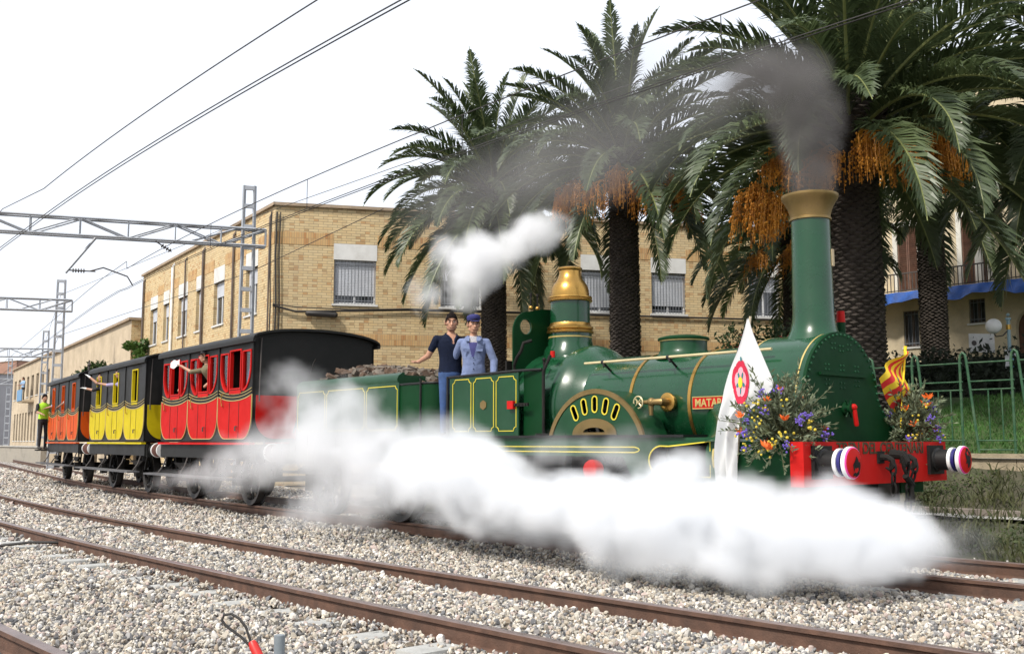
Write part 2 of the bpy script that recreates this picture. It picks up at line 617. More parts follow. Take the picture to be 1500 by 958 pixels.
for k in range(7):
    bm = bmesh.new()
    bmesh.ops.create_icosphere(bm, subdivisions=2, radius=1)
    rs = np.random.RandomState(100 + k)
    pl = rs.normal(size=(11, 3))
    pl /= np.linalg.norm(pl, axis=1)[:, None]
    dd = rs.uniform(.42, .78, 11)
    for v in bm.verts:
        c = np.array(v.co)
        for n_, d_ in zip(pl, dd):
            q = c @ n_ - d_
            if q > 0:
                c = c - n_ * q
        v.co = c * np.array([1.15, .95, .72])
    bmesh.ops.dissolve_limit(bm, angle_limit=.12, verts=bm.verts, edges=bm.edges)
    bmesh.ops.triangulate(bm, faces=bm.faces)
    me = bpy.data.meshes.new('stone')
    bm.to_mesh(me)
    bm.free()
    me.materials.append(M_STONE)
    stone_src.append(bpy.data.objects.new('stone', me))
def point_instancer(name, co, rot, scl, var, tint, sources):
    me = bpy.data.meshes.new(name)
    me.vertices.add(len(co))
    me.vertices.foreach_set('co', co.astype(np.float32).ravel())
    for nm, ty, arr, key in (('rot', 'FLOAT_VECTOR', rot, 'vector'), ('scl', 'FLOAT_VECTOR', scl, 'vector'), ('var', 'INT', var, 'value'), ('tint', 'FLOAT_COLOR', tint, 'color')):
        a = me.attributes.new(nm, ty, 'POINT')
        a.data.foreach_set(key, np.ascontiguousarray(arr).ravel())
    ob = link(name, me)
    ng = bpy.data.node_groups.new(name, 'GeometryNodeTree')
    ng.interface.new_socket('Geometry', in_out='INPUT', socket_type='NodeSocketGeometry')
    ng.interface.new_socket('Geometry', in_out='OUTPUT', socket_type='NodeSocketGeometry')
    gi, go = nd(ng, 'NodeGroupInput'), nd(ng, 'NodeGroupOutput')
    jn = nd(ng, 'GeometryNodeJoinGeometry')
    def attr(nm, ty):
        a = nd(ng, 'GeometryNodeInputNamedAttribute', data_type=ty)
        a.inputs[0].default_value = nm
        return a.outputs[0]
    ar, asc, av = attr('rot', 'FLOAT_VECTOR'), attr('scl', 'FLOAT_VECTOR'), attr('var', 'INT')
    er = nd(ng, 'FunctionNodeEulerToRotation')
    ng.links.new(ar, er.inputs[0])
    for k, src in enumerate(sources):
        oi = nd(ng, 'GeometryNodeObjectInfo')
        oi.inputs[0].default_value = src
        cp = nd(ng, 'FunctionNodeCompare', data_type='INT', operation='EQUAL')
        ng.links.new(av, cp.inputs[2])
        cp.inputs[3].default_value = k
        ip = nd(ng, 'GeometryNodeInstanceOnPoints')
        ng.links.new(gi.outputs[0], ip.inputs['Points'])
        ng.links.new(cp.outputs[0], ip.inputs['Selection'])
        ng.links.new(oi.outputs['Geometry'], ip.inputs['Instance'])
        ng.links.new(er.outputs[0], ip.inputs['Rotation'])
        ng.links.new(asc, ip.inputs['Scale'])
        ng.links.new(ip.outputs[0], jn.inputs[0])
    ng.links.new(jn.outputs[0], go.inputs[0])
    md = ob.modifiers.new('scatter', 'NODES')
    md.node_group = ng
    return ob
o = point_instancer('ballast_stones', np.stack([sx, sy, sz], 1), nrs.uniform(0, 6.28, (NST, 3)), ssz[:, None] * nrs.uniform(.8, 1.25, (NST, 3)),
                    nrs.randint(0, 7, NST).astype(np.int32), np.concatenate([scol, np.ones((NST, 1))], 1).astype(np.float32), stone_src)
tag(o, 'loose crushed stone ballast in cream, tan and grey between the rails', 'ballast', kind='stuff')

# ------------------------------------------------------------------ tracks
def rail_mesh(off, s0, s1, n):
    prof = [(-.07, -.155), (.07, -.155), (.07, -.143), (.012, -.125), (.012, -.045), (.036, -.034), (.036, -.006), (.028, 0), (-.028, 0), (-.036, -.006), (-.036, -.034), (-.012, -.045), (-.012, -.125), (-.07, -.143)]
    m = MB()
    vs, k = [], len(prof)
    for s in lin(s0, s1, n):
        x, y, th = track(s, off)
        c, q = math.cos(th), math.sin(th)
        vs += [(x + a * c, y + a * q, z) for a, z in prof]
    fs, mi = [], []
    for i in range(n - 1):
        for j in range(k):
            j2 = (j + 1) % k
            fs.append((i * k + j, i * k + j2, (i + 1) * k + j2, (i + 1) * k + j))
            mi.append(1 if j in (6, 7, 8) else 0)
    m.add(vs, fs)
    m.m = mi
    m.add([vs[i] for i in range(k)], [tuple(range(k))[::-1]])
    m.add([vs[(n - 1) * k + i] for i in range(k)], [tuple(range(k))])
    return m
slm = MB()
slm.add([(-.13, -1.18, -.24), (.13, -1.18, -.24), (.13, 1.18, -.24), (-.13, 1.18, -.24), (-.11, -1.16, -.126), (.11, -1.16, -.126), (.11, 1.16, -.126), (-.11, 1.16, -.126)],
        [(3, 2, 1, 0), (4, 5, 6, 7), (0, 1, 5, 4), (1, 2, 6, 5), (2, 3, 7, 6), (3, 0, 4, 7)])
sleeper_me = slm.mesh('sleeper', 30)
sleeper_me.materials.append(mat('sleeper_concrete', (.36, .36, .34), .9, var=.2, vs=6, dirt=(.22, .2, .17), damt=.5, bump=.3))
cl = MB()
for q in (-.735, .735):
    for d in (-.1, .1):
        cl.bb(-.045, .045, q + d - .035, q + d + .035, -.127, -.095)
clip_me = cl.mesh('rail_clip', 30)
clip_me.materials.append(M_RUST)
def make_track(center, s0, s1, label, slp, near=None):
    t = thing('railway_track', label, 'track', (0, 0, 0))
    for q in (-.735, .735):
        if near is not None and q > 0 and False:
            continue
        rail_mesh(center + q, s0, s1, int((s1 - s0) * 1.5)).build('rail', [M_RUST, M_RAILTOP], t, smooth=30)
    if slp:
        for k in range(math.ceil(slp[0] / SLEEP), int(slp[1] / SLEEP) + 1):
            s = k * SLEEP
            x, y, th = track(s, center)
            sl_ = link('sleeper', sleeper_me, None, t, (x, y, -.012 + rnd.uniform(-.008, .008)), (0, 0, th - PI / 2 + PI / 2 + rnd.uniform(-.01, .01)))
            sl_.rotation_euler.z = th - PI / 2
    return t
make_track(0, -13, 105, 'railway track that the steam train stands on', (-2.6, -1.2))
make_track(-SPACING, -8, 105, 'brown rusty railway track crossing the pale ballast before the train', (-3.5, 12))
make_track(-7.49 - .735, -4, 105, 'railway track with a shiny rail head in the lower corner of the ballast', None)

# ------------------------------------------------------------------ verge, kerb, low wall, lawn (right of the engine)
VS = lin(-16, 13, 59)
def verge_z(s, f):
    z = -.16 + .26 * max(0, min(1, (f - 1.2) / 3.6)) + .03 * math.sin(s * 3.1 + f * 4) + .025 * math.sin(s * 7.3 - f * 2.2)
    if f > 5.3:
        z = .16 + (f - 5.3) * .6 + .04 * math.sin(s * 4 + f * 3)
    return z
o = track_sheet([1.15 + .2 * i for i in range(27)], VS, verge_z).build('verge', M_SOIL)
tag(o, 'rough verge of soil and weeds beside the track', 'verge', kind='structure')
kb = MB()
for i in range(14):
    s0 = -14 + i * 1.5
    (x0, y0, th), (x1, y1, _) = track(s0, 5.2), track(s0 + 1.46, 5.2)
    P = [track(s0, 5.12)[:2], track(s0 + 1.47, 5.12)[:2], track(s0 + 1.47, 5.32)[:2], track(s0, 5.32)[:2]]
    kb.add([(*p, -.05) for p in P] + [(*p, .2) for p in P], [(3, 2, 1, 0), (4, 5, 6, 7), (0, 1, 5, 4), (1, 2, 6, 5), (2, 3, 7, 6), (3, 0, 4, 7)])
o = kb.build('kerb', mat('kerb_stone', (.24, .2, .17), .9, var=.25, vs=5, dirt=(.1, .085, .06), damt=.7, bump=.4), smooth=20)
tag(o, 'dark stone kerb running along the weedy verge', 'kerb', kind='structure')
pv = track_sheet([4.45, 4.7, 4.95], lin(-14, 4, 37), lambda s, f: .135 + .01 * math.sin(s * 5)).build('paved_strip', M_CONC)
tag(pv, 'narrow pale concrete strip below the kerb', 'path', kind='structure')
# low wall
lw = thing('garden_wall', 'low tan stone wall under the green fence', 'wall')
stn = mat('tan_stone', (.33, .27, .18), .9, var=.25, vs=4, dirt=(.14, .12, .08), damt=.7, bump=.4)
def track_block(name, f0, f1, s0, s1, z0, z1, mt, parent, n=1):
    m_ = MB()
    ss = lin(s0, s1, n + 1)
    for a, b_ in zip(ss[:-1], ss[1:]):
        P = [track(a, f0)[:2], track(b_, f0)[:2], track(b_, f1)[:2], track(a, f1)[:2]]
        m_.add([(*p, z0) for p in P] + [(*p, z1) for p in P], [(3, 2, 1, 0), (4, 5, 6, 7), (0, 1, 5, 4), (1, 2, 6, 5), (2, 3, 7, 6), (3, 0, 4, 7)])
    return m_.build(name, mt, parent, smooth=20)
for row in range(2):
    for i in range(34):
        s0 = -13 + i * .72 + row * .36
        track_block('stone', 6.28 - rnd.uniform(0, .02), 6.52, s0, s0 + .71, .3 + row * .3, .3 + row * .3 + .294, stn, lw)
track_block('coping', 6.22, 6.58, -13, 12, .905, .97, stn, lw, 24)
def lawn_z(s, f):
    return .9 + 1.15 * max(0, min(1, (f - 6.5) / 4.5)) ** .9 + .03 * math.sin(s * 1.7 + f) + max(0, min(.6, (f - 13) * .06))
o = track_sheet([6.5 + .5 * i for i in range(64)], lin(-34, 14, 60), lawn_z).build('lawn', M_LAWN)
tag(o, 'green park lawn rising behind the fence', 'lawn', kind='structure')

def blades(name, pts, hr, wr, mt, lean=.5, segs=2, seed=0):
    """narrow grass or weed blades, one mass"""
    rs = np.random.RandomState(seed)
    n = len(pts)
    h = rs.uniform(hr[0], hr[1], n)
    w = rs.uniform(wr[0], wr[1], n)
    az = rs.uniform(0, 2 * PI, n)
    ln = rs.uniform(.1, lean, n) * h
    wa = rs.uniform(0, 2 * PI, n)
    vs = np.zeros((n, 5, 3))
    d = np.stack([np.cos(az), np.sin(az)], 1)
    q = np.stack([np.cos(wa), np.sin(wa)], 1)
    vs[:, 0, :2] = pts[:, :2] - q * w[:, None]
    vs[:, 1, :2] = pts[:, :2] + q * w[:, None]
    vs[:, 0, 2] = vs[:, 1, 2] = pts[:, 2]
    mid = pts[:, :2] + d * (ln * .35)[:, None]
    vs[:, 2, :2] = mid + q * (w * .8)[:, None]
    vs[:, 3, :2] = mid - q * (w * .8)[:, None]
    vs[:, 2, 2] = vs[:, 3, 2] = pts[:, 2] + h * .6
    vs[:, 4, :2] = pts[:, :2] + d * ln[:, None]
    vs[:, 4, 2] = pts[:, 2] + h * .97
    base = np.arange(n)[:, None] * 5
    me = bpy.data.meshes.new(name)
    f4 = base + np.array([[0, 1, 2, 3]])
    f3 = base + np.array([[3, 2, 4]])
    fl = [tuple(r) for r in f4] + [tuple(r) for r in f3]
    me.from_pydata(vs.reshape(-1, 3).tolist(), [], fl)
    return link(name, me, mt)
def scatter_track(n, s0, s1, f0, f1, zf, seed, clump=0):
    rs = np.random.RandomState(seed)
    s = rs.uniform(s0, s1, n)
    f = rs.uniform(f0, f1, n)
    if clump:
        v = np.sin(s * 2.3 + 1) * np.sin(f * 3.1 + s) + .5 * np.sin(s * 5.1 - f * 4)
        k = rs.rand(n) < np.clip(.35 + clump * v, .04, 1)
        s, f = s[k], f[k]
    P = np.array([track(a, b_)[:2] + (zf(a, b_),) for a, b_ in zip(s, f)])
    return P
tag(blades('lawn_grass', scatter_track(26000, -9, 4, 6.6, 11.3, lawn_z, 1), (.04, .10), (.006, .012), M_GRASS, 1.0, seed=2),
    'short green grass of the park lawn behind the fence', 'grass', kind='stuff')
tag(blades('verge_weeds', np.concatenate([scatter_track(15000, -11, 4, 1.15, 5.1, verge_z, 3, .6), scatter_track(15000, -11, 4, 5.3, 6.3, verge_z, 4, .45)]), (.06, .26), (.006, .014), M_WEED, 1.3, seed=5),
    'rough weeds and dry grass on the verge below the low wall', 'weeds', kind='stuff')

VERGE_BUSH = [(*track(rnd.uniform(-9, 2.5), 5.35 + rnd.random() * .85)[:2], rnd.uniform(.25, .75), rnd.uniform(.2, .5), rnd.uniform(.2, .45), rnd.uniform(.12, .34)) for _ in range(46)] + [(*track(rnd.uniform(-8, 1.0), 1.5 + rnd.random() * 2.4)[:2], rnd.uniform(-.08, .05), rnd.uniform(.2, .5), rnd.uniform(.2, .5), rnd.uniform(.06, .16)) for _ in range(40)]
def leaf_cloud(name, blobs, n, size, mt, parent=None, seed=0, loc=(0, 0, 0), up=.3):
    """leaf-sized faces spread through a few uneven lobes (cx,cy,cz,rx,ry,rz)"""
    rs = np.random.RandomState(seed)
    w = np.array([b_[3] * b_[4] * b_[5] for b_ in blobs]) ** .66
    k = rs.choice(len(blobs), n, p=w / w.sum())
    B = np.array(blobs)[k]
    u = rs.normal(size=(n, 3))
    u /= np.linalg.norm(u, axis=1)[:, None]
    r = rs.uniform(.35, 1.0, n) ** .5 * (1 + .18 * rs.normal(size=n))
    c = B[:, :3] + u * r[:, None] * B[:, 3:]
    # twig clumps: pull leaves towards random twig ends
    tw = c[rs.choice(n, max(8, n // 22))]
    c = c * .4 + tw[rs.choice(len(tw), n)] * 0 + c * .6
    nrm = rs.normal(size=(n, 3)) + np.array([0, 0, up])
    nrm /= np.linalg.norm(nrm, axis=1)[:, None]
    t = np.cross(nrm, rs.normal(size=(n, 3)))
    t /= np.linalg.norm(t, axis=1)[:, None]
    bt = np.cross(nrm, t)
    sz = size * rs.uniform(.6, 1.3, n)[:, None]
    vs = np.stack([c - t * sz, c + bt * sz * .45, c + t * sz, c - bt * sz * .45], 1).reshape(-1, 3)
    me = bpy.data.meshes.new(name)
    me.from_pydata(vs.tolist(), [], [(4 * i, 4 * i + 1, 4 * i + 2, 4 * i + 3) for i in range(n)])
    return link(name, me, mt, parent, loc)
tag(leaf_cloud('verge_scrub', VERGE_BUSH, 15000, .030, mat('scrub_leaves', (.035, .065, .016), .7, var=.45, vs=3, trans=.2, hue=(.085, .11, .03)), None, 77), 'low green scrub growing on the verge below the garden wall', 'scrub', kind='stuff')
hg = thing('hedge', 'dark clipped hedge along the back of the lawn', 'hedge')
bl = []
for i in range(44):
    x, y, _ = track(-14 + i * .5, 11.9 + rnd.uniform(-.2, .2))
    bl.append((x, y, 2.45 + rnd.uniform(-.1, .1), .45, .45, .62))
leaf_cloud('foliage', bl, 26000, .07, M_HEDGE, hg, 8)
track_block('hedge_core', 11.7, 12.1, -14, 8, 1.7, 2.85, M_HEDGE, hg, 10)

# ------------------------------------------------------------------ green tubular fence
fu = thing('fence_panel', 'green tubular steel fence panel with a tall looped post on the low wall', 'fence', group='fence panels on the low wall')
pm = MB()
loop = [(0, 0, 0), (0, 0, 1.42), (.012, 0, 1.52), (.05, 0, 1.565), (.09, 0, 1.53), (.105, 0, 1.44), (.24, 0, 0.02)]
pm.tube(loop, .021, 8)
pm.build('looped_post', M_GREENP, fu)
for h, x0 in ((1.40, .11), (1.11, .14), (.98, .155), (.20, .225), (.06, .235)):
    r_ = MB()
    r_.tube([(x0, 0, h), (.82, 0, h)], .013, 6)
    r_.build('rail', M_GREENP, fu)
for x0 in (.42, .62):
    r_ = MB()
    r_.tube([(x0, 0, .99), (x0, 0, .20)], .011, 6)
    r_.build('upright', M_GREENP, fu)
for i in range(13):
    s = 3.55 - i * .82
    x, y, th = track(s, 6.4)
    rz = math.atan2(-math.cos(th), math.sin(th))
    if i == 0:
        fu.location = (x, y, .968)
        fu.rotation_euler = (0, 0, rz)
    else:
        bpy.context.view_layer.update()
        dup(fu, (x, y, .968), rz)
bp_ = MB()
bp_.tube([(0, 0, -.3), (0, 0, .32)], .06, 12)
x, y, _ = track(-.9, 5.5)
tag(bp_.build('marker_post', mat('grey_post', (.30, .33, .34), .5, var=.2), None, (x, y, .14)), 'short grey metal post standing on the kerb among weeds', 'post')

# ------------------------------------------------------------------ foreground pipe and cable sling
pp = MB()
pp.tube([(0, 0, -.15), (0, 0, .29)], .029, 16)
pp.tube([(0, 0, .29), (0, 0, .292)], .024, 16)
tag(pp.build('pipe_stub', mat('grey_pvc', (.19, .22, .24), .45, var=.12, dirt=(.3, .28, .25), damt=.3), None, (-1.215, 5.5, -.14)), 'short grey pipe standing upright in the ballast', 'pipe')
cs = thing('cable_sling', 'black wire rope loop with a red sleeve leaning over the ballast', 'cable', (-1.27, 5.55, -.15))
m_ = MB()
m_.tube([(-.06, .1, .10), (-.115, .11, .19), (-.19, .12, .26), (-.275, .13, .315), (-.30, .135, .345), (-.29, .135, .372), (-.25, .135, .378), (-.205, .13, .355), (-.165, .12, .31), (-.14, .11, .25), (-.125, .105, .205), (-.06, .1, .10)], .0075, 8)
m_.build('wire_rope', M_CABLE, cs)
m_ = MB()
m_.tube([(.03, .04, -.03), (-.02, .06, .06), (-.115, .10, .215), (-.128, .11, .235)], [.026, .026, .026, .02], 14)
m_.build('sleeve', mat('red_sleeve', (.55, .02, .015), .45, var=.15), cs)

for nm, lab, pts in (('loose_cable', 'short black cable lying between the rails of the nearer track', [(-6.3, 14.9, -.10), (-5.9, 15.0, -.07), (-5.5, 15.05, -.09), (-5.1, 14.85, -.10)]),
                     ('loose_cable', 'bent black cable lying on the ballast outside the nearer track', [(-6.3, 12.6, -.11), (-5.9, 12.75, -.07), (-5.3, 12.9, -.09), (-5.1, 13.1, -.11)])):
    m_ = MB()
    m_.tube(pts, .018, 6)
    tag(m_.build(nm, M_CABLE), lab, 'cable')
# ------------------------------------------------------------------ buildings
def local(dirv):
    return math.atan2(dirv[1], dirv[0])
def wall_with_windows(parent, name, L, z0, z1, wins, mt, rot=0., loc=(0, 0, 0), depth=.22):
    """wall in its own x,z plane, outer face at y = 0 towards -y; openings are real"""
    m_ = MB()
    m_.plate([(0, z0), (L, z0), (L, z1), (0, z1)], [[(a, c), (b_, c), (b_, d), (a, d)] for a, b_, c, d in wins], 'y', 0, depth)
    return m_.build(name, mt, parent, loc, (0, 0, rot), smooth=0)
def window(parent, a, b, c, d, blind=.75, bars=True, lintel=None, sill=True, frame=None):
    frame = frame or M_WFRAME
    w = MB()
    w.plate([(a, c), (b, c), (b, d), (a, d)], [[(a + .06, c + .07), ((a + b) / 2 - .03, c + .07), ((a + b) / 2 - .03, d - .06), (a + .06, d - .06)],
                                              [((a + b) / 2 + .03, c + .07), (b - .06, c + .07), (b - .06, d - .06), ((a + b) / 2 + .03, d - .06)]], 'y', .13, .18)
    wo_ = w.build('window', frame, parent, smooth=0)
    g_ = MB()
    g_.bb(a + .04, b - .04, .163, .170, c + .05, d - .04)
    g_.build('pane', M_GLASS, wo_, smooth=0)
    if blind:
        n = int((d - c) * blind / .055)
        b_ = MB()
        for i in range(n):
            z = d - .05 - i * .055
            b_.bb(a + .05, b - .05, .105, .128, z - .05, z)
        b_.build('roller_blind', M_BLIND, wo_, smooth=0)
    if bars:
        r_ = MB()
        n = max(3, int((b - a) / .11))
        for i in range(n + 1):
            x = a + .03 + (b - a - .06) * i / n
            r_.tube([(x, .03, c + .02), (x, .03, d - .02)], .009, 5, mi=0)
        for z in (c + .12, d - .12):
            r_.bb(a + .01, b - .01, .026, .034, z - .012, z + .012)
        r_.build('grille', M_BARS, wo_, smooth=0)
    if lintel:
        l_ = MB()
        l_.bb(a - .02, b + .02, -.012, .1, d, lintel)
        l_.build('lintel_panel', M_LINTEL, wo_, smooth=0)
    if sill:
        s_ = MB()
        s_.bb(a - .06, b + .06, -.05, .13, c - .06, c)
        s_.build('sill', M_LINTEL, wo_, smooth=0)
    return wo_
RD = (.9723873, .23337295)
LD = (-.54694858, .8371662)
bld = thing('brick_building', 'two storey yellow brick station building with barred white windows', 'building', (-7.527, 32.0, 0), 0)
ra = local(RD)
la = local((-LD[0], -LD[1]))
RW = [(1.87, 3.22, 5.52, 6.95), (5.33, 6.72, 5.52, 6.95), (10.16, 11.53, 5.52, 6.95), (12.69, 13.95, 5.52, 6.95), (16.35, 17.55, 5.52, 6.95)]
wr = wall_with_windows(bld, 'wall', 20, -.2, 8.62, RW + [(a, b_, 1.3, 3.0) for a, b_, _, _ in RW], M_BRICK, ra)
for a, b_, c, d in RW:
    window(wr, a, b_, c, d, rnd.choice((.80, .62, .86, .35)), True, 7.47)
    window(wr, a, b_, 1.3, 3.0, .5, True, 3.45)
LL = 17.0
LWt = [(1.53, 2.7), (5.03, 6.24), (7.68, 8.48), (9.68, 10.96), (12.4, 13.26), (14.27, 15.44)]
LW = [(LL - b_, LL - a, 5.33, 6.9) for a, b_ in LWt]
wl = wall_with_windows(bld, 'wall', LL, -.2, 8.62, LW, M_BRICK, la, (LD[0] * LL, LD[1] * LL, 0))
for a, b_, c, d in LW:
    window(wl, a, b_, c, d, .35, False, 7.45)
for wb, L_ in ((wr, 20), (wl, LL)):
    for z0, z1 in ((7.39, 7.79), (4.22, 4.57)):
        w_ = wb
        holes = [q for q in (RW if wb is wr else LW) if z0 < 7.47]
        xs = [0.01]
        if z0 > 7:
            for a, b_, _, _ in sorted(holes):
                xs += [a - .03, b_ + .03]
        xs.append(L_ - .01)
        for a, b_ in zip(xs[::2], xs[1::2]):
            m_ = MB()
            m_.bb(a, b_, -.012, .05, z0, z1)
            m_.build('soldier_course', M_SOLDIER, wb, smooth=0)
    m_ = MB()
    m_.bb(-.08, L_ + .08, -.09, .35, 8.62, 8.72)
    m_.build('coping', M_ROOFCAP, wb, smooth=0)
m_ = MB()
e1 = (LD[0] * LL, LD[1] * LL)
e2 = (RD[0] * 20, RD[1] * 20)
m_.add([(0.1, .25, 8.4), (e2[0], e2[1] + .2, 8.4), (e2[0] + e1[0], e2[1] + e1[1], 8.4), (e1[0] + .2, e1[1], 8.4)], [(0, 1, 2, 3)])
m_.build('roof', M_ROOFCAP, bld, smooth=0)
m_ = MB()
for p0, p1 in ((e1, (e2[0] + e1[0], e2[1] + e1[1])), (e2, (e2[0] + e1[0], e2[1] + e1[1]))):
    a, b_ = (p0[0], p0[1]), p1
    m_.add([(*a, -.2), (*b_, -.2), (*b_, 8.6), (*a, 8.6)], [(0, 1, 2, 3)])
m_.build('rear_wall', M_BRICK, bld, smooth=0)
for t, mt, r_ in ((11.75, M_WPIPE, .06), (16.6, M_PIPE, .05), (9.9, M_PIPE, .035), (7.5, M_PIPE, .05), (3.9, M_PIPE, .045), (.3, M_PIPE, .03)):
    m_ = MB()
    m_.tube([(LL - t, -.07, 0), (LL - t, -.07, 8.3), (LL - t, .02, 8.45)], r_, 8)
    m_.build('downpipe', mt, wl)
def sag_tube(m_, pts, r, n=5):
    m_.tube(pts, r, n)
m_ = MB()
m_.tube([(-.02, -.10, 5.40), (.7, -.12, 5.22), (2.5, -.1, 5.30), (4.3, -.07, 5.38), (9, -.07, 5.40), (12, -.07, 5.41), (19.9, -.07, 5.42)], .035, 6)
m_.tube([(-.02, -.13, 5.44), (.7, -.16, 5.36), (2.4, -.12, 5.33), (4.3, -.12, 5.41), (9, -.12, 5.42)], .018, 5)
m_.build('wall_cable', M_CABLE, wr)
for x0, x1, z in ((1.0, 2.0, 5.17),):
    m_ = MB()
    m_.tube([(x0, -.17, z + .02), (x0 + .06, -.17, z), (x1 - .06, -.17, z - .03), (x1, -.17, z - .03)], [.05, .095, .095, .05], 10)
    m_.build('cable_splice', M_CABLE, wr)
m_ = MB()
for dx, r_ in ((0.05, .03), (.16, .018), (-.12, .022)):
    m_.tube([(dx, -.06, 3.6), (dx + .03, -.06, 5.4), (dx - .02, -.06, 7), (dx, -.06, 8.4)], r_, 5)
m_.build('corner_cable', M_CABLE, wr)

# long low building beyond
def box_building(name, label, o, d, L, D, H, mt, base=-.2, wins=(), wmat=None, coping=True, end_mat=None):
    t = thing(name, label, 'building', (o[0], o[1], 0), 0)
    a = local((-d[0], -d[1]))
    w_ = wall_with_windows(t, 'wall', L, base, H, wins, mt, a, (d[0] * L, d[1] * L, 0))
    n = (math.cos(a + PI / 2), math.sin(a + PI / 2))
    e_ = wall_with_windows(t, 'end_wall', D, base, H, (), end_mat or mt, a + PI / 2, (0, 0, 0))
    m2 = MB()
    p = [(0, 0), (d[0] * L, d[1] * L), (d[0] * L + n[0] * D, d[1] * L + n[1] * D), (n[0] * D, n[1] * D)]
    m2.add([(*q, H - .12) for q in p], [(0, 1, 2, 3)])
    m2.add([(*p[1], base), (*p[2], base), (*p[2], H), (*p[1], H)], [(0, 1, 2, 3)])
    m2.add([(*p[3], base), (*p[2], base), (*p[2], H), (*p[3], H)], [(0, 1, 2, 3)])
    m2.build('roof', M_ROOFCAP, t, smooth=0)
    if coping:
        for w2, l2 in ((w_, L), (e_, D)):
            m2 = MB()
            m2.bb(-.1, l2 + .1, -.14, .25, H, H + .12)
            m2.build('coping', M_ROOFCAP, w2, smooth=0)
    return t, w_, e_
ld = (-.535, .845)
t, w_, e_ = box_building('low_building', 'long low building with a blank pale rendered wall and brick end', (-17.2, 46), ld, 22, 9, 6.6, M_RENDERW, end_mat=M_BRICK)
m_ = MB()
m_.bb(-.6, .25, -.03, .03, 6.78, 6.82)
m_.bb(.1, .14, -.02, .02, 6.6, 6.82)
m_.build('roof_light_bracket', M_IRON, w_)
fw = [(1.2 + i * 2.55, 2.5 + i * 2.55, 4.6, 6.2) for i in range(8)] + [(2. + i * 1.7, 2.9 + i * 1.7, 1.2, 3.4) for i in range(8)]
t, w_, e_ = box_building('terrace_building', 'distant two storey ochre building with two rows of dark windows', (-31.4, 70), ld, 22, 10, 7.2, M_RENDERW, wins=fw)
for a, b_, c, d in fw:
    window(w_, a, b_, c, d, 0, False, None, True, M_PIPE)
m_ = MB()
m_.bb(10.4, 13.4, -.8, -.003, 4.1, 4.25)
m_.bb(10.4, 13.4, -.8, -.76, 4.25, 5.0)
bal = m_.build('balcony', M_RENDERW, w_, smooth=0)
m_ = MB()
m_.bb(10.5, 13.3, -.86, -.81, 4.2, 5.05)
m_.build('blue_cloth', mat('pale_blue_cloth', (.14, .28, .45), .8), bal, smooth=0)
# apartment blocks on the skyline
def apartment(label, o, d, L, D, H, mt):
    wins = [(1.5 + i * 3.2, 3.2 + i * 3.2, 1.2 + k * 3.1, 2.9 + k * 3.1) for i in range(int(L / 3.2)) for k in range(int((H - 1) / 3.1))]
    t, w_, e_ = box_building('apartment_block', label, o, d, L, D, H, mt, wins=wins)
    for a, b_, c, dd in wins:
        window(w_, a, b_, c, dd, 0, False, None, False, M_PIPE)
    return t
apartment('far grey apartment block with a brick coloured upper storey', (-76.5, 150), (-.75, .66), 22, 12, 11, mat('grey_render', (.30, .30, .32), .9, var=.15, vs=.3))
apartment('far brick red apartment block behind the grey one', (-92, 190), (-.8, .6), 26, 14, 16, mat('red_render', (.33, .19, .14), .9, var=.15, vs=.3))

# cream building on the right with balconies and blue tarpaulin
BO, BD = (13.775, 33.0), (-.64617, .763193)
# local x runs from its near right end to the far left: x = XR - t
XR0 = 12.0
cb_ = thing('cream_building', 'old cream stucco house with brown shutters behind the palms', 'building', (BO[0] - BD[0] * XR0, BO[1] - BD[1] * XR0, 0), 0)
ca = local(BD)
# outer face must look towards the track: mirror so that the wall's -y side faces it
def cx(t):
    return 7.0 - t
ca2 = local((-BD[0], -BD[1]))
fw_loc = (BO[0] + BD[0] * 7.0 - cb_.location.x, BO[1] + BD[1] * 7.0 - cb_.location.y, 0)
low = [(cx(1.14), cx(.60), 4.25, 5.45), (cx(-1.08), cx(-1.6), 4.85, 5.62), (cx(3.6), cx(3.0), 4.3, 5.4)]
up = [(cx(1.25), cx(.55), 6.1, 8.3), (cx(-.95), cx(-1.75), 6.1, 8.3), (cx(-3.3), cx(-4.1), 6.1, 8.3), (cx(3.5), cx(2.8), 6.1, 8.3), (cx(1.25), cx(.55), 9.4, 11.2), (cx(-.95), cx(-1.75), 9.4, 11.2), (cx(-3.3), cx(-4.1), 9.4, 11.2), (cx(-5.6), cx(-6.4), 6.1, 8.3), (cx(-5.6), cx(-6.4), 9.4, 11.2)]
door = [[cx(-2.5), 2.3], [cx(-3.7), 2.3], [cx(-3.7), 4.6]] + [(cx(-3.1) + .6 * math.cos(a), 4.6 + .6 * math.sin(a)) for a in [PI * i / 10 for i in range(1, 10)]] + [[cx(-2.5), 4.6]]
m_ = MB()
m_.plate([(0, 1.5), (19, 1.5), (19, 12.6), (0, 12.6)], [[(a, c), (b_, c), (b_, d), (a, d)] for a, b_, c, d in low + up] + [door], 'y', 0, .3)
cw = m_.build('wall', M_CREAM, cb_, fw_loc, (0, 0, ca2), smooth=0)
for a, b_, c, d in low:
    w0 = window(cw, a, b_, c, d, 0, True, None, True, M_PIPE)
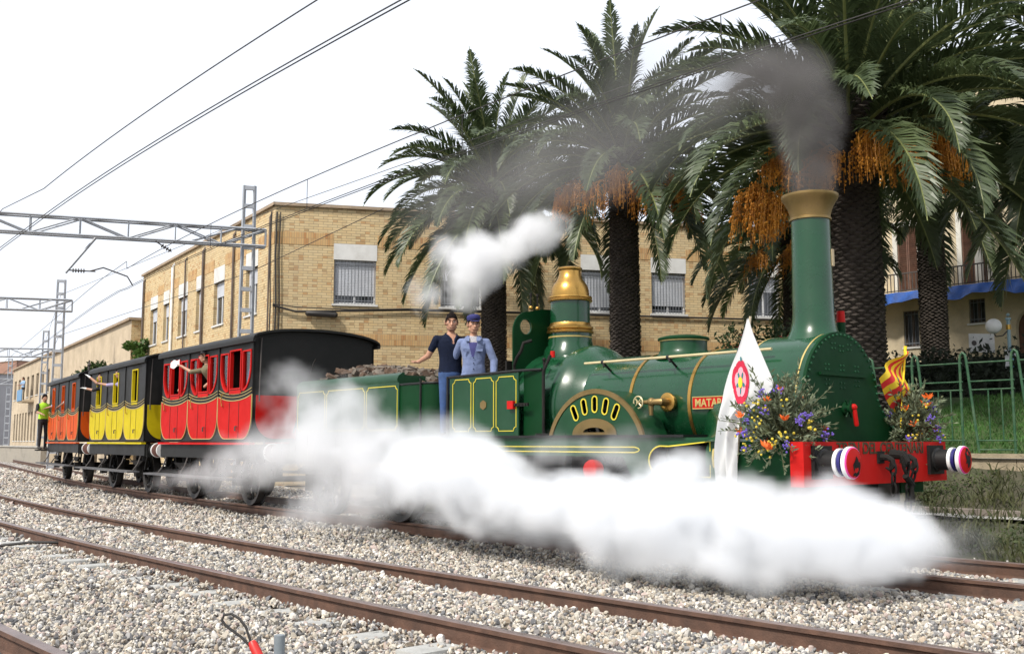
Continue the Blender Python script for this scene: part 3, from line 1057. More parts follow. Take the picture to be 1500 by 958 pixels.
for i, (a, b_, c, d) in enumerate(up):
    w0 = window(cw, a, b_, c, d, 0, False, None, False, M_PIPE)
    for x0, x1 in ((a, (a + b_) / 2 - .01), ((a + b_) / 2 + .01, b_)):
        sh = MB()
        n = int((d - c) / .07)
        for k in range(n):
            sh.box(((x0 + x1) / 2, .05, c + .035 + k * .07), (x1 - x0 - .05, .012, .07), M=Matrix.Rotation(.5, 3, 'X'))
        for q in (x0 + .02, x1 - .02):
            sh.bb(q - .02, q + .02, .03, .07, c, d)
        sh.build('shutter', M_SHUT, cw, smooth=0)
    sr = MB()
    sr.plate([(a - .16, c - .1), (b_ + .16, c - .1), (b_ + .16, d + .18), (a - .16, d + .18)], [[(a, c), (b_, c), (b_, d), (a, d)]], 'y', -.03, .05)
    sr.build('surround', mat('white_surround', (.60, .58, .52), .8, dirt=(.4, .36, .3), damt=.4), cw, smooth=0)
m_ = MB()
m_.bb(cx(-2.45), cx(-3.75), .2, .25, 2.3, 5.3)
m_.build('door', M_SHUT, cw, smooth=0)
m_ = MB()
m_.bb(0, 19, -.75, -.003, 5.88, 6.0)
m_.build('balcony_slab', M_CREAM, cw, smooth=0)
m_ = MB()
for i in range(150):
    m_.bb(.05 + i * .126, .075 + i * .126, -.72, -.70, 6.0, 6.58)
m_.bb(0, 19, -.735, -.685, 6.58, 6.62)
m_.bb(0, 19, -.73, -.69, 6.03, 6.06)
m_.build('balcony_railing', M_IRON, cw, smooth=0)['kind'] = 'stuff'
m_ = MB()
for i in range(5):
    m_.bb(.4 + i * 4, .6 + i * 4, -.12, 0.1, 6.1, 12.6)
m_.build('pilaster', mat('white_surround', (.6, .58, .52)), cw, smooth=0)
m_ = MB()
m_.bb(-.1, 19.1, -.25, .3, 12.6, 12.9)
m_.build('cornice', M_CREAM, cw, smooth=0)
bw = MB()
n = (math.cos(ca2 + PI / 2) * 8, math.sin(ca2 + PI / 2) * 8)
q0 = fw_loc[:2]
q1 = (q0[0] - BD[0] * 19, q0[1] - BD[1] * 19)
for p0, p1 in ((q0, (q0[0] + n[0], q0[1] + n[1])), (q1, (q1[0] + n[0], q1[1] + n[1])), ((q0[0] + n[0], q0[1] + n[1]), (q1[0] + n[0], q1[1] + n[1]))):
    bw.add([(*p0, 1.5), (*p1, 1.5), (*p1, 12.6), (*p0, 12.6)], [(0, 1, 2, 3)])
bw.add([(*q0, 12.5), (*q1, 12.5), (q1[0] + n[0], q1[1] + n[1], 12.5), (q0[0] + n[0], q0[1] + n[1], 12.5)], [(0, 1, 2, 3)])
bw.build('rear_walls', M_CREAM, cb_, smooth=0)
# tarpaulin hung under the balcony
rs = np.random.RandomState(3)
nx, nz = 90, 6
vs = []
for i in range(nx + 1):
    x = 19 * i / nx
    for j in range(nz + 1):
        q = j / nz
        sag = .10 * math.sin(x * 2.6) + .05 * math.sin(x * 7.1)
        vs.append((x, -.80 - .10 * q + .05 * math.sin(x * 9 + q * 3), 5.98 - q * (.36 + sag * .8)))
m_ = MB()
m_.add(vs, [(i * (nz + 1) + j, (i + 1) * (nz + 1) + j, (i + 1) * (nz + 1) + j + 1, i * (nz + 1) + j + 1) for i in range(nx) for j in range(nz)])
tp = m_.build('tarpaulin', M_TARP, None, (cb_.location.x + fw_loc[0], cb_.location.y + fw_loc[1], 0), (0, 0, ca2), smooth=60)
tag(tp, 'blue tarpaulin hung along the edge of the balcony', 'tarpaulin')

# lamp, sign and planter in the park
lp = thing('park_lamp', 'street lamp with a white globe on a pale blue post', 'lamp', (10.05, 20.6, 2.0))
m_ = MB()
m_.tube([(0, 0, -.1), (0, 0, 1.6)], .035, 10)
m_.tube([(0, 0, 1.6), (0, 0, 1.64)], [.06, .05], 10)
m_.sphere((0, 0, 1.70), .035, 8, 6)
m_.build('post', mat('pale_blue_paint', (.24, .36, .40), .5, var=.15), lp)
m_ = MB()
m_.tube([(0, 0, 1.4), (-.12, 0, 1.28), (-.26, 0, 1.26), (-.30, 0, 1.32)], .014, 6)
m_.build('arm', M_IRON, lp)
m_ = MB()
m_.sphere((-.30, 0, 1.47), .155, 16, 10)
m_.build('globe', mat('opal_globe', (.82, .82, .80), .3, var=.03), lp)
m_ = MB()
m_.tube([(0, 0, 1.40), (0, 0, 1.50)], .05, 10)
m_.build('collar', mat('brass_plain', (.45, .28, .06), .35, .8), lp)
m_ = MB()
m_.bb(-.13, .13, -.06, -.045, .62, .98)
m_.bb(-.03, .05, -.062, -.0602, .62, .98, 1)
m_.build('notice', [mat('notice_white', (.75, .75, .75), .5), mat('notice_blue', (.25, .4, .65), .5)], lp, smooth=0)
sb = thing('sign_board', 'white weathered board on a rusty post near the lamp', 'sign', (9.95, 21.6, 2.0), .1)
m_ = MB()
m_.bb(-.28, .28, -.02, .01, 1.02, 1.42)
m_.build('board', mat('white_board', (.68, .68, .66), .6, var=.1, vs=4, dirt=(.35, .34, .32), damt=.6, ds=5), sb, smooth=0)
m_ = MB()
m_.lathe([(.055, -.026), (.055, -.021)], 16, (-.18, 0, 1.22), 'y')
m_.build('emblem', M_IRON, sb)
m_ = MB()
m_.tube([(.12, .02, -.1), (.12, .02, 1.05)], .03, 8)
m_.build('post', M_RUST, sb)

# ------------------------------------------------------------------ overhead line gantries
def lattice(m_, p0, p1, w, h, n, r, side):
    """box truss from p0 to p1: four chords and diagonals; side = unit vector across"""
    p0, p1, side = Vector(p0), Vector(p1), Vector(side)
    d = (p1 - p0).normalized()
    up = side.cross(d).normalized()
    if up.z < 0:
        up = -up
    cs_ = [side * (a * w / 2) + up * (b_ * h / 2) for a, b_ in ((-1, -1), (1, -1), (1, 1), (-1, 1))]
    for c in cs_:
        m_.tube([p0 + c, p1 + c], r * 1.5, 4)
    L_ = (p1 - p0).length
    for i in range(n):
        a, b_ = p0 + d * (L_ * i / n), p0 + d * (L_ * (i + 1) / n)
        for lo, hi in ((0, 3), (1, 2)):
            u, v = (lo, hi) if i % 2 else (hi, lo)
            m_.tube([a + cs_[u], b_ + cs_[v]], r, 4)
            m_.tube([a + cs_[lo], a + cs_[hi]], r * .8, 4)
        m_.tube([a + cs_[2], b_ + cs_[3]], r * .7, 4)
def gantry(label, px, py, top, bz, ex, ey, sc=1.0, hang=True):
    t = thing('overhead_gantry', label, 'gantry', (px, py, 0))
    d = Vector((ex - px, ey - py, 0)).normalized()
    sd_ = Vector((-d.y, d.x, 0))
    m_ = MB()
    for q in (-1, 1):
        m_.tube([d * (q * .21 * sc) + Vector((0, 0, -.3)), d * (q * .15 * sc) + Vector((0, 0, top))], .055 * sc, 4)
    n = int(top / (.62 * sc))
    for i in range(n + 1):
        z = top * i / n
        wq = .21 - .06 * z / top
        m_.box((0, 0, z - .07 if i == n else z), (2 * wq * sc, .08 * sc, .12 * sc), M=Matrix.Rotation(math.atan2(d.y, d.x), 3, 'Z'))
    m_.build('post', M_GALV, t, smooth=30)
    m_ = MB()
    L_ = math.hypot(ex - px, ey - py)
    lattice(m_, tuple(-d * .5) [:2] + (bz,), tuple(d * L_)[:2] + (bz,), .3 * sc, .5 * sc, int(L_ / (1.15 * sc)), .024 * sc, sd_)
    m_.tube([d * (L_ * 0 + .2) + Vector((0, 0, bz + .3)), d * 1.6 + Vector((0, 0, bz - .2))], .03 * sc, 4)
    m_.build('lattice_beam', M_GALV, t, smooth=30)
    return t, d
g1, gd = gantry('tall grey gantry post with lattice beam rising beside the red carriage', -7.85, 30, 8.75, 7.17, -19.5, 26.0)
m_ = MB()
o1 = gd * 4.2
m_.tube([o1 + Vector((0, 0, 6.9)), o1 + gd * .75 + Vector((.0, 0, 5.85))], .04, 6)
m_.build('drop_bracket', M_GALV, g1)
m_ = MB()
q = o1 + gd * .72 + Vector((0, 0, 5.93))
ins = [q, q - gd * .15, q - gd * .3, q - gd * .45, q - gd * .6]
m_.tube([q, q - gd * .75 - Vector((0, 0, .0))], .02, 6)
for i in range(5):
    m_.tube([q - gd * (.15 + .07 * i), q - gd * (.18 + .07 * i)], .06, 8)
m_.tube([q - gd * .6, q - gd * .95 + Vector((0, 0, .12)), q - gd * 1.6 - Vector((0, 0, .1)), q - gd * 1.75 - Vector((0, 0, .35))], .022, 6)
m_.build('registration_arm', M_IRON, g1)
m_ = MB()
q2 = gd * 2.6 + Vector((0, 0, 6.9))
m_.tube([q2, q2 - gd * .45 - Vector((0, 0, .28))], .02, 6)
for i in range(4):
    m_.tube([q2 - (gd * .45 + Vector((0, 0, .28))) * (.4 + i * .15), q2 - (gd * .45 + Vector((0, 0, .28))) * (.46 + i * .15)], .06, 8)
m_.build('insulator', M_IRON, g1)
gantry('grey gantry with lattice beam behind the orange carriage', -20.9, 47, 8.6, 7.4, -31, 44, 1.05)
gantry('distant grey gantry near the ochre terrace', -31.1, 68, 8.5, 7.0, -43, 66, 1.1)
gantry('farthest small gantry near the apartment blocks', -54, 110, 10, 7.5, -66, 108, 1.2)

# overhead wires
def wire(label, pts, r, twin=0., drops=None):
    t = MB()
    t.tube(pts, r, 5)
    if twin:
        t.tube([(a + twin, b_, c - .02) for a, b_, c in pts], r, 5)
    o = t.build('overhead_wire', M_CABLE)
    if drops:
        for i, (p, q_) in enumerate(drops):
            d = MB()
            d.tube([p, q_], .006, 4)
            d.build('dropper', M_CABLE, o)
    return tag(o, label, 'wire', 'overhead wires above the tracks')
def along(off, z, s0, s1, n=30, dz=lambda s: 0):
    return [(*track(s, off)[:2], z + dz(s)) for s in lin(s0, s1, n)]
sagf = lambda s: .35 * ((((s - 23) / 45.0 + .5) % 1 - .5) * 2) ** 2 * 0
wire('upper catenary wire strung above the steam train', along(0, 6.12, -9, 24) + along(0.2, 6.5, 25, 95, 20), .0095, drops=[((*track(s, 0)[:2], 6.12), (*track(s, 0)[:2], 5.55)) for s in (1.6, 6.5, 11.5, 16.5)])
wire('lower double contact wire strung above the steam train', along(0, 5.55, -9, 24) + along(0, 5.6, 25, 95, 20), .008, .045)
wire('upper catenary wire over the nearer track', along(-4.1, 5.82, -8, 14) + along(-4.1, 6.2, 18, 90, 20), .0085)
wire('lower double contact wire over the nearer track', along(-4.1, 5.30, -8, 14) + along(-4.1, 5.35, 18, 90, 20), .008, .045)
wire('thin feeder wire running past the gantry posts on the building side', [(-31.1, 68, 7.9), (-20.9, 47, 7.9), (-7.85, 30, 7.75), (2.2, 20.5, 8.4), (12, 12, 9.0)], .009)
wire('thin lower return wire between the gantry posts', [(-31.1, 68, 5.9), (-20.9, 47, 6.0), (-7.85, 30, 6.1), (-3.2, 25, 6.9)], .010)
# ------------------------------------------------------------------ palms
M_FROND = mat('palm_leaflets', (.050, .084, .036), .42, var=.4, vs=.8, trans=.3, spec=.5, hue=(.11, .145, .06))
M_RACHIS = mat('palm_rachis', (.17, .19, .065), .5, var=.25)
M_DRYF = mat('dry_palm_leaflets', (.16, .125, .06), .7, var=.3, trans=.2)
M_TRUNK = mat('palm_trunk', (.03, .023, .018), .92, var=.4, vs=5, dirt=(.035, .028, .022), damt=.7, bump=.6, bs=40)
M_SCAR = mat('palm_leaf_scars', (.058, .046, .037), .9, var=.45, vs=3, dirt=(.03, .024, .02), damt=.6, bump=.5, bs=60)
M_FRUIT = mat('orange_dates', (.60, .20, .02), .5, var=.4, vs=3, hue=(.78, .34, .04))
def frond_mesh(seed, elev, length, droop, dry=False):
    rs = random.Random(seed)
    m = MB()
    N = 26
    pts, dirs = [Vector((.0, 0, 0))], []
    twist = rs.uniform(-.12, .12)
    for i in range(N):
        t = i / N
        a = elev - droop * (t ** 1.35) * 1.0
        az = twist * t * 1.6
        d = Vector((math.cos(a) * math.cos(az), math.cos(a) * math.sin(az), math.sin(a)))
        dirs.append(d)
        pts.append(pts[-1] + d * (length / N))
    dirs.append(dirs[-1])
    m.tube(pts, [.036 * (1 - .88 * i / N) + .003 for i in range(N + 1)], 5, mi=1)
    nl = 104
    for k in range(nl):
        t = .10 + .90 * (k + rs.random() * .7) / nl
        u = min(t, .999) * N
        i = int(u)
        p = pts[i].lerp(pts[i + 1], u - i)
        d = dirs[i]
        side = Vector((-math.sin(twist * t * 1.6), math.cos(twist * t * 1.6), 0))
        up = side.cross(d).normalized() * -1
        if up.z < 0 and abs(d.z) < .9:
            up = -up
        ll = length * .165 * (math.sin(PI * min(1, .16 + t * .86)) ** .6) * rs.uniform(.82, 1.1) * (.55 + .45 * min(1, t * 4))
        for sgn in (-1, 1):
            fw = math.radians(38 + 16 * (1 - t) + rs.uniform(-9, 9))
            vv = math.radians(26 + rs.uniform(-16, 16))
            q = (d * math.cos(fw) + (side * sgn * math.cos(vv) + up * math.sin(vv)) * math.sin(fw)).normalized()
            wv = q.cross(up * .8 + d * .5)
            wv = (wv.normalized() if wv.length > 1e-4 else side) * (.021 * rs.uniform(.8, 1.2))
            e1 = p + q * (ll * .55)
            e2 = p + q * ll + Vector((0, 0, -ll * rs.uniform(.10, .36)))
            m.add([p - wv * .6, p + wv * .6, e1 + wv, e1 - wv, e2], [(0, 1, 2, 3), (3, 2, 4)], 0)
    me = m.mesh('frond', 0)
    me.materials.append(M_DRYF if dry else M_FROND)
    me.materials.append(M_RACHIS)
    return me
CLASSES = [(84, 20), (68, 45), (54, 62), (40, 76), (24, 84), (8, 84), (-10, 72), (-32, 48), (-52, 28)]
FRONDS = {}
for ci_, (el, dr) in enumerate(CLASSES):
    FRONDS[ci_] = [frond_mesh(50 + ci_ * 7 + k, math.radians(el + (k - 1) * 4), 3.75, math.radians(dr + (k - 1) * 10)) for k in range(3)]
DRYFR = [frond_mesh(300 + k, math.radians(-58 + 5 * k), 2.6, math.radians(28), True) for k in range(2)]
def fruit_mesh(seed):
    rs = random.Random(seed)
    m = MB()
    st = [(0, 0, 0), (.3, 0, .17), (.62, 0, .2), (.88, 0, .08), (1.0, 0, -.12)]
    m.tube(st, [.04, .036, .033, .028, .02], 6, flat=.5)
    for k in range(70):
        b0 = Vector((.84 + rs.uniform(0, .15), rs.uniform(-.03, .03), .0 + rs.uniform(-.1, .08)))
        az = rs.uniform(0, 2 * PI)
        sp_ = rs.uniform(.06, .34)
        e = b0 + Vector((math.cos(az) * sp_ + .08, math.sin(az) * sp_, -rs.uniform(.35, .68)))
        mid = b0.lerp(e, .45) + Vector((math.cos(az) * sp_ * .5, math.sin(az) * sp_ * .5, .1))
        m.tube([b0, mid, e], [.006, .005, .004], 3, cap=False)
        for j in range(7):
            t = .35 + .65 * rs.random()
            c = (b0.lerp(mid, t / .45) if t < .45 else mid.lerp(e, (t - .45) / .55)) + Vector((rs.uniform(-.03, .03), rs.uniform(-.03, .03), rs.uniform(-.03, .03)))
            r = rs.uniform(.012, .02)
            m.add([c + Vector((r, 0, 0)), c + Vector((-r, 0, 0)), c + Vector((0, r, 0)), c + Vector((0, -r, 0)), c + Vector((0, 0, r * 1.3)), c + Vector((0, 0, -r * 1.3))],
                  [(0, 2, 4), (2, 1, 4), (1, 3, 4), (3, 0, 4), (2, 0, 5), (1, 2, 5), (3, 1, 5), (0, 3, 5)])
    me = m.mesh('fruit_cluster', 0)
    me.materials.append(M_FRUIT)
    return me
FRUITS = [fruit_mesh(1), fruit_mesh(2), fruit_mesh(3)]
def palm(label, x, y, z0, crown_z, r, scale, fruits, counts, seed, spin=0., fruit_scale=1.0):
    rs = random.Random(seed)
    H = crown_z - z0
    t = thing('palm_tree', label, 'palm tree', (x, y, z0), 0, 'date palms behind the train')
    m = MB()
    prof = [(r * 1.25, -.3), (r * 1.12, .3), (r * 1.0, 1.0)] + [(r * (.97 + .03 * math.sin(i)), 1.0 + (H - 1.0 - .9 * scale) * i / 6) for i in range(1, 7)]
    zt = prof[-1][1]
    prof += [(r * 1.12, zt + .25 * scale), (r * 1.32, zt + .6 * scale), (r * 1.30, zt + .95 * scale), (r * .9, zt + 1.3 * scale), (r * .3, zt + 1.5 * scale)]
    m.lathe([(a * .93, b) for a, b in prof], 22)
    m.build('trunk', M_TRUNK, t)
    # overlapping leaf scars in a spiral
    def rad(z):
        for (a0, b0), (a1, b1) in zip(prof[:-1], prof[1:]):
            if b0 <= z <= b1:
                return a0 + (a1 - a0) * (z - b0) / (b1 - b0)
        return r
    m = MB()
    dz = .058 * max(.8, r / .42)
    per = 14
    rows = int((zt + 1.1 * scale) / dz)
    for i in range(rows):
        z = i * dz
        R_ = rad(z)
        big = 1.0 if z < zt else 1.0 + .9 * (z - zt) / scale
        for k in range(per):
            a = 2 * PI * (k + .5 * (i % 2)) / per + rs.uniform(-.05, .05)
            hw = PI / per * .98
            out = R_ * (1.06 + .07 * (big - 1)) + rs.uniform(-.01, .02)
            zz = z + rs.uniform(-.012, .012)
            def P(da, rr, h):
                return (math.cos(a + da) * rr, math.sin(a + da) * rr, zz + h)
            m.add([P(-hw, R_ * .93, dz * .1), P(0, R_ * .95, -dz * .55), P(hw, R_ * .93, dz * .1), P(-hw * .7, out * .985, dz * .75 * big), P(0, out, dz * .42 * big), P(hw * .7, out * .985, dz * .75 * big), P(0, R_ * .92, dz * 1.25 * big)],
                  [(0, 1, 4, 3), (1, 2, 5, 4), (3, 4, 5, 6)])
    sc = m.build('leaf_scars', M_SCAR, t, smooth=0)
    sc['kind'] = 'stuff'
    ga = 2.39996
    k = 0
    for c, n in enumerate(counts):
        for i in range(n):
            a = spin + k * ga + rs.uniform(-.15, .15)
            k += 1
            hz = H - (.0 + .075 * c) * scale
            rr = r * (.15 + .10 * min(c, 6))
            o = link('frond', FRONDS[c][rs.randrange(3)], None, t, (math.cos(a) * rr, math.sin(a) * rr, hz), (rs.uniform(-.5, .5) * .35, rs.uniform(-.06, .06), a))
            f = scale * rs.uniform(.9, 1.1)
            o.scale = (f, f, f)
    for (a, dzf, fs) in fruits:
        o = link('fruit_cluster', FRUITS[rs.randrange(3)], None, t, (math.cos(a) * r * .7, math.sin(a) * r * .7, H - (.75 + dzf) * scale), (0, 0, a))
        o.scale = (fs * fruit_scale,) * 3
    return t
A = math.radians
palm('big date palm with orange fruit stalks above the engine chimney', 6.32, 18.6, 1.6, 7.25, .47, 1.1,
     [(A(200), .0, 1.25), (A(232), .25, 1.2), (A(262), .05, 1.25), (A(292), .15, 1.1), (A(318), -.1, 1.35), (A(338), .0, 1.3), (A(178), .55, 1.5), (A(188), .75, 1.3)],
     (7, 11, 13, 14, 14, 11, 7, 3, 0), 1, .5, 1.0)
palm('date palm with orange fruit rising behind the dome', 2.69, 24.2, 0.9, 8.1, .355, .95,
     [(A(205), .2, 1.3), (A(232), .45, 1.3), (A(258), .1, 1.4), (A(282), .35, 1.4), (A(308), .2, 1.5), (A(330), .5, 1.3), (A(180), .3, 1.2)],
     (6, 8, 10, 10, 10, 9, 8, 5, 2), 2, 1.3, .95)
palm('date palm without fruit behind the two enginemen', -.52, 29.0, .3, 8.5, .36, 1.0, [], (5, 7, 9, 10, 10, 10, 9, 8, 5), 3, 2.1)
palm('slender date palm standing before the cream house', 11.2, 27.0, 2.2, 9.6, .345, 1.05, [(A(250), .3, 1.2)], (4, 6, 8, 9, 9, 8, 7, 6, 4), 4, .2)
palm('short date palm with drooping fronds behind the chimney', 7.75, 28.0, 1.8, 7.0, .26, .85, [(A(215), .2, 1.2), (A(255), .1, 1.2)], (3, 5, 7, 8, 8, 8, 7, 6, 4), 5, .9)
palm('date palm at the lamp post end of the lawn with hanging fronds', 12.0, 19.6, 2.0, 7.9, .4, 1.12, [(A(200), .2, 1.2)], (5, 8, 10, 11, 11, 9, 8, 5, 2), 6, 1.7)

# small trees and shrub
def leafy_tree(name, label, loc, h, blobs, n, size, mt, seed, trunk=.1):
    t = thing(name, label, 'tree', loc)
    m = MB()
    m.tube([(0, 0, -.3), (.05, 0, h * .4), (0, .05, h * .75)], [trunk, trunk * .8, trunk * .5], 8)
    rs = random.Random(seed)
    for b_ in blobs:
        m.tube([(0, 0, h * .45), (b_[0] * .5, b_[1] * .5, (h * .45 + b_[2]) / 2), (b_[0], b_[1], b_[2])], [trunk * .5, trunk * .35, trunk * .12], 5)
    m.build('trunk', M_BARK, t)
    leaf_cloud('crown', blobs, n, size, mt, t, seed)
    return t
leafy_tree('street_tree', 'small dark leafy tree before the blank rendered wall', (-17.6, 43.5, 0), 4.3, [(-.5, 0, 3.9, .5, .5, .35), (.0, 0, 4.15, .45, .5, .4), (.45, 0, 3.85, .5, .5, .3), (.95, 0, 3.75, .35, .35, .2), (0, 0, 3.4, .7, .6, .5)], 1500, .12, M_LEAF, 21)
leafy_tree('street_tree', 'loose bright green tree at the corner of the brick building', (-16.4, 44.9, 0), 5.4, [(0, 0, 5.0, .28, .35, .35), (.15, 0, 4.4, .3, .3, .35), (-.4, 0, 5.35, .35, .3, .2), (.2, 0, 5.4, .2, .25, .3)], 420, .15, mat('bright_leaves', (.07, .14, .025), .6, var=.4, vs=1.2, trans=.3), 22)
sh_ = thing('flowering_shrub', 'climbing shrub with red flowers against the brick wall', 'shrub', (5.6, 22.6, .6))
leaf_cloud('foliage', [(-.6, 0, 2.6, .45, .4, .6), (0, 0, 2.4, .6, .4, .8), (.6, 0, 2.7, .6, .4, .5), (.2, .1, 1.4, .9, .5, 1.0)], 3200, .06, M_LEAF, sh_, 31)
leaf_cloud('red_flowers', [(-.5, -.2, 2.5, .4, .3, .5), (.5, -.2, 2.5, .5, .3, .4)], 110, .055, mat('crimson_petals', (.30, .012, .03), .6), sh_, 32)
m_ = MB()
for q in (-.4, 0, .45):
    m_.tube([(q * .3, 0, 0), (q * .6, .05, 1.2), (q, 0, 2.5)], [.04, .03, .01], 6)
m_.build('stems', M_BARK, sh_)
# ------------------------------------------------------------------ engine materials
M_GREEN = mat('locomotive_green', (.0035, .044, .0135), .34, var=.22, vs=1.5, coat=.10, spec=.3, dirt=(.03, .075, .045), damt=.35, ds=2.2)
M_GREEND = mat('smokebox_green', (.0025, .034, .0095), .5, var=.15, vs=2.5, spec=.12, dirt=(.006, .03, .010), damt=.5, ds=3)
M_GREENB = mat('boiler_green', (.004, .048, .016), .24, var=.22, vs=1.5, coat=.4, spec=.4, dirt=(.012, .055, .026), damt=.4, ds=2.2, bump=.03, bs=5)
M_YEL = mat('yellow_lining', (.62, .50, .035), .5, var=.1)
M_BRASS = mat('brass', (.50, .29, .075), .26, metal=.95, var=.22, vs=5, dirt=(.20, .12, .045), damt=.55, ds=5)
M_BRASSD = mat('aged_brass', (.26, .18, .07), .42, metal=.8, var=.3, vs=6, dirt=(.13, .085, .045), damt=.7, ds=6)
M_GOLD = mat('gold_line', (.52, .40, .14), .4, metal=.3, var=.15)
M_RED = mat('signal_red', (.46, .010, .008), .5, spec=.15, var=.12, vs=3, dirt=(.36, .02, .015), damt=.5, ds=3)
M_BLACK = mat('black_paint', (.009, .009, .009), .5, var=.3, vs=6, spec=.3, dirt=(.022, .019, .016), damt=.4, ds=4)
M_SOOT = mat('sooty_black', (.010, .009, .008), .8, var=.4, vs=6, spec=.25, dirt=(.028, .023, .018), damt=.5, ds=5)
M_WHITE = mat('white_paint', (.78, .78, .76), .4, var=.06)
M_BLUE = mat('blue_paint', (.02, .016, .13), .4)
M_MAG = mat('pink_rim_paint', (.75, .06, .32), .4)
M_STEEL = mat('worn_steel', (.30, .29, .28), .4, metal=.8, var=.3, vs=8)
def mirror(poly):
    return [(-a, b) for a, b in poly][::-1]
def capsule2d(cx_, cz_, l, w, ang, n=6):
    r = w / 2
    h = l / 2 - r
    p = [(h + r * math.cos(a), r * math.sin(a)) for a in [-PI / 2 + PI * i / n for i in range(n + 1)]] + [(-h + r * math.cos(a), r * math.sin(a)) for a in [PI / 2 + PI * i / n for i in range(n + 1)]]
    c, s = math.cos(ang), math.sin(ang)
    return [(cx_ + a * c - b * s, cz_ + a * s + b * c) for a, b in p]
def notched(x0, x1, z0, z1, r=.05, n=5):
    o = []
    for (cx_, cz_, a0) in ((x1, z0, PI), (x1, z1, 3 * PI / 2), (x0, z1, 2 * PI), (x0, z0, PI / 2)):
        a1 = a0 - PI / 2
        o += [(cx_ + r * math.cos(a0 + (a1 - a0) * i / n), cz_ + r * math.sin(a0 + (a1 - a0) * i / n)) for i in range(n + 1)]
    return o
def wheel(parent, x, y, r, spokes, name='wheel'):
    sg = -1 if y < 0 else 1
    m = MB()
    m.lathe([(r - .09, y - .05), (r - .02, y - .055), (r, y - .05 + .02 * sg), (r, y + .05), (r - .09, y + .055), (r - .09, y - .05)], 36, (x, 0, r), 'y', cap=False)
    m.lathe([(r + .03, y - sg * .055), (r + .03, y - sg * .085), (r - .07, y - sg * .085), (r - .07, y - sg * .055)], 36, (x, 0, r), 'y', cap=False)
    wh = m.build(name, mat('wheel_tyre', (.03, .027, .025), .6, metal=.2, var=.3, vs=8), parent)
    s = MB()
    for i in range(spokes):
        a = 2 * PI * i / spokes
        s.tube([(x + .06 * math.cos(a), y, r + .06 * math.sin(a)), (x + (r - .08) * math.cos(a), y, r + (r - .08) * math.sin(a))], [.032, .022], 6)
    s.lathe([(.10, y - .08), (.12, y - .06), (.12, y + .06), (.10, y + .08)], 16, (x, 0, r), 'y')
    s.build('spokes', M_BLACK, wh)
    return wh
def text_on(parent, body, size, mt, loc, facing, xs=1.0, depth=.004, sp=1.0, name='lettering'):
    me = text_mesh(body, size, depth, name, xs, sp, size * .022)
    me.materials.append(mt)
    ob = link(name, me, None, parent, loc)
    cols = {'+x': ((0, 1, 0), (0, 0, 1), (1, 0, 0)), '-y': ((1, 0, 0), (0, 0, 1), (0, -1, 0)), '+y': ((-1, 0, 0), (0, 0, 1), (0, 1, 0))}[facing]
    ob.rotation_euler = Matrix(cols).transposed().to_euler()
    return ob
def buffer(parent, x, y, z, d, plain=False, r=.145):
    """d = +1 points forward, -1 backward"""
    m = MB()
    if d > 0 and not plain:
        m.bb(x, x + .035, y - .15, y + .15, z - .15, z + .15)
    m.lathe([(.125, x), (.125, x + d * .05), (.11, x + d * .06), (.105, x + d * .2), (.05, x + d * .21), (.05, x + d * .30)], 20, (0, y, z), 'x')
    b = m.build('buffer', M_BLACK, parent)
    if not plain:
        q = MB()
        q.lathe([(.10, x + d * .19), (.128, x + d * .192), (.128, x + d * .225), (.10, x + d * .227)], 24, (0, y, z), 'x')
        q.build('white_collar', M_WHITE, b)
        q = MB()
        q.lathe([(.10, x + d * .228), (.118, x + d * .229), (.118, x + d * .26), (.09, x + d * .262)], 24, (0, y, z), 'x')
        q.build('blue_collar', M_BLUE, b)
    q = MB()
    q.lathe([(.06, x + d * .285), (r, x + d * .29), (r, x + d * .325), (r * .95, x + d * .328)], 28, (0, y, z), 'x')
    q.build('rim', M_WHITE, b)
    q = MB()
    if not plain:
        q.lathe([(r * .965, x + d * .326), (r * .97, x + d * .334), (r * .90, x + d * .340)], 28, (0, y, z), 'x')
        q.build('pink_ring', M_MAG, b)
    q = MB()
    q.lathe([(r * .92, x + d * .33), (r * .9, x + d * .341), (r * .5, x + d * .352), (.001, x + d * .356)], 28, (0, y, z), 'x')
    hd = q.build('head', M_RED if not plain else mat('buffer_face_brown', (.20, .10, .08), .5, var=.3), b)
    if not plain:
        rs = random.Random(int(y * 100))
        q = MB()
        pts = []
        for i in range(18):
            a = 2 * PI * i / 18
            rr = r * rs.uniform(.42, .8)
            pts.append((y + .028 + rr * .75 * math.cos(a), z - .005 * 0 + (.03 if y > 0 else -.05) + rr * math.sin(a)))
        pts = [(y + (p[0] - y) * min(1, .86 * r / math.hypot(p[0] - y, p[1] - z)), z + (p[1] - z) * min(1, .86 * r / math.hypot(p[0] - y, p[1] - z))) for p in pts]
        q.add([(x + d * (.3595 - .0165 * (math.hypot(p[0] - y, p[1] - z) / (.9 * r)) ** 2), p[0], p[1]) for p in pts] + [(x + d * .3585, y + .02, z)], [(i, (i + 1) % 18, 18) for i in range(18)])
        q.build('worn_patch', M_SOOT, hd)
    return b

LLOC, LRZ = vehicle_frame(2.5, 0)
loco = thing('steam_locomotive', 'green steam locomotive with tall brass capped chimney and red buffer beam', 'locomotive', LLOC, LRZ)
BZ = 1.57
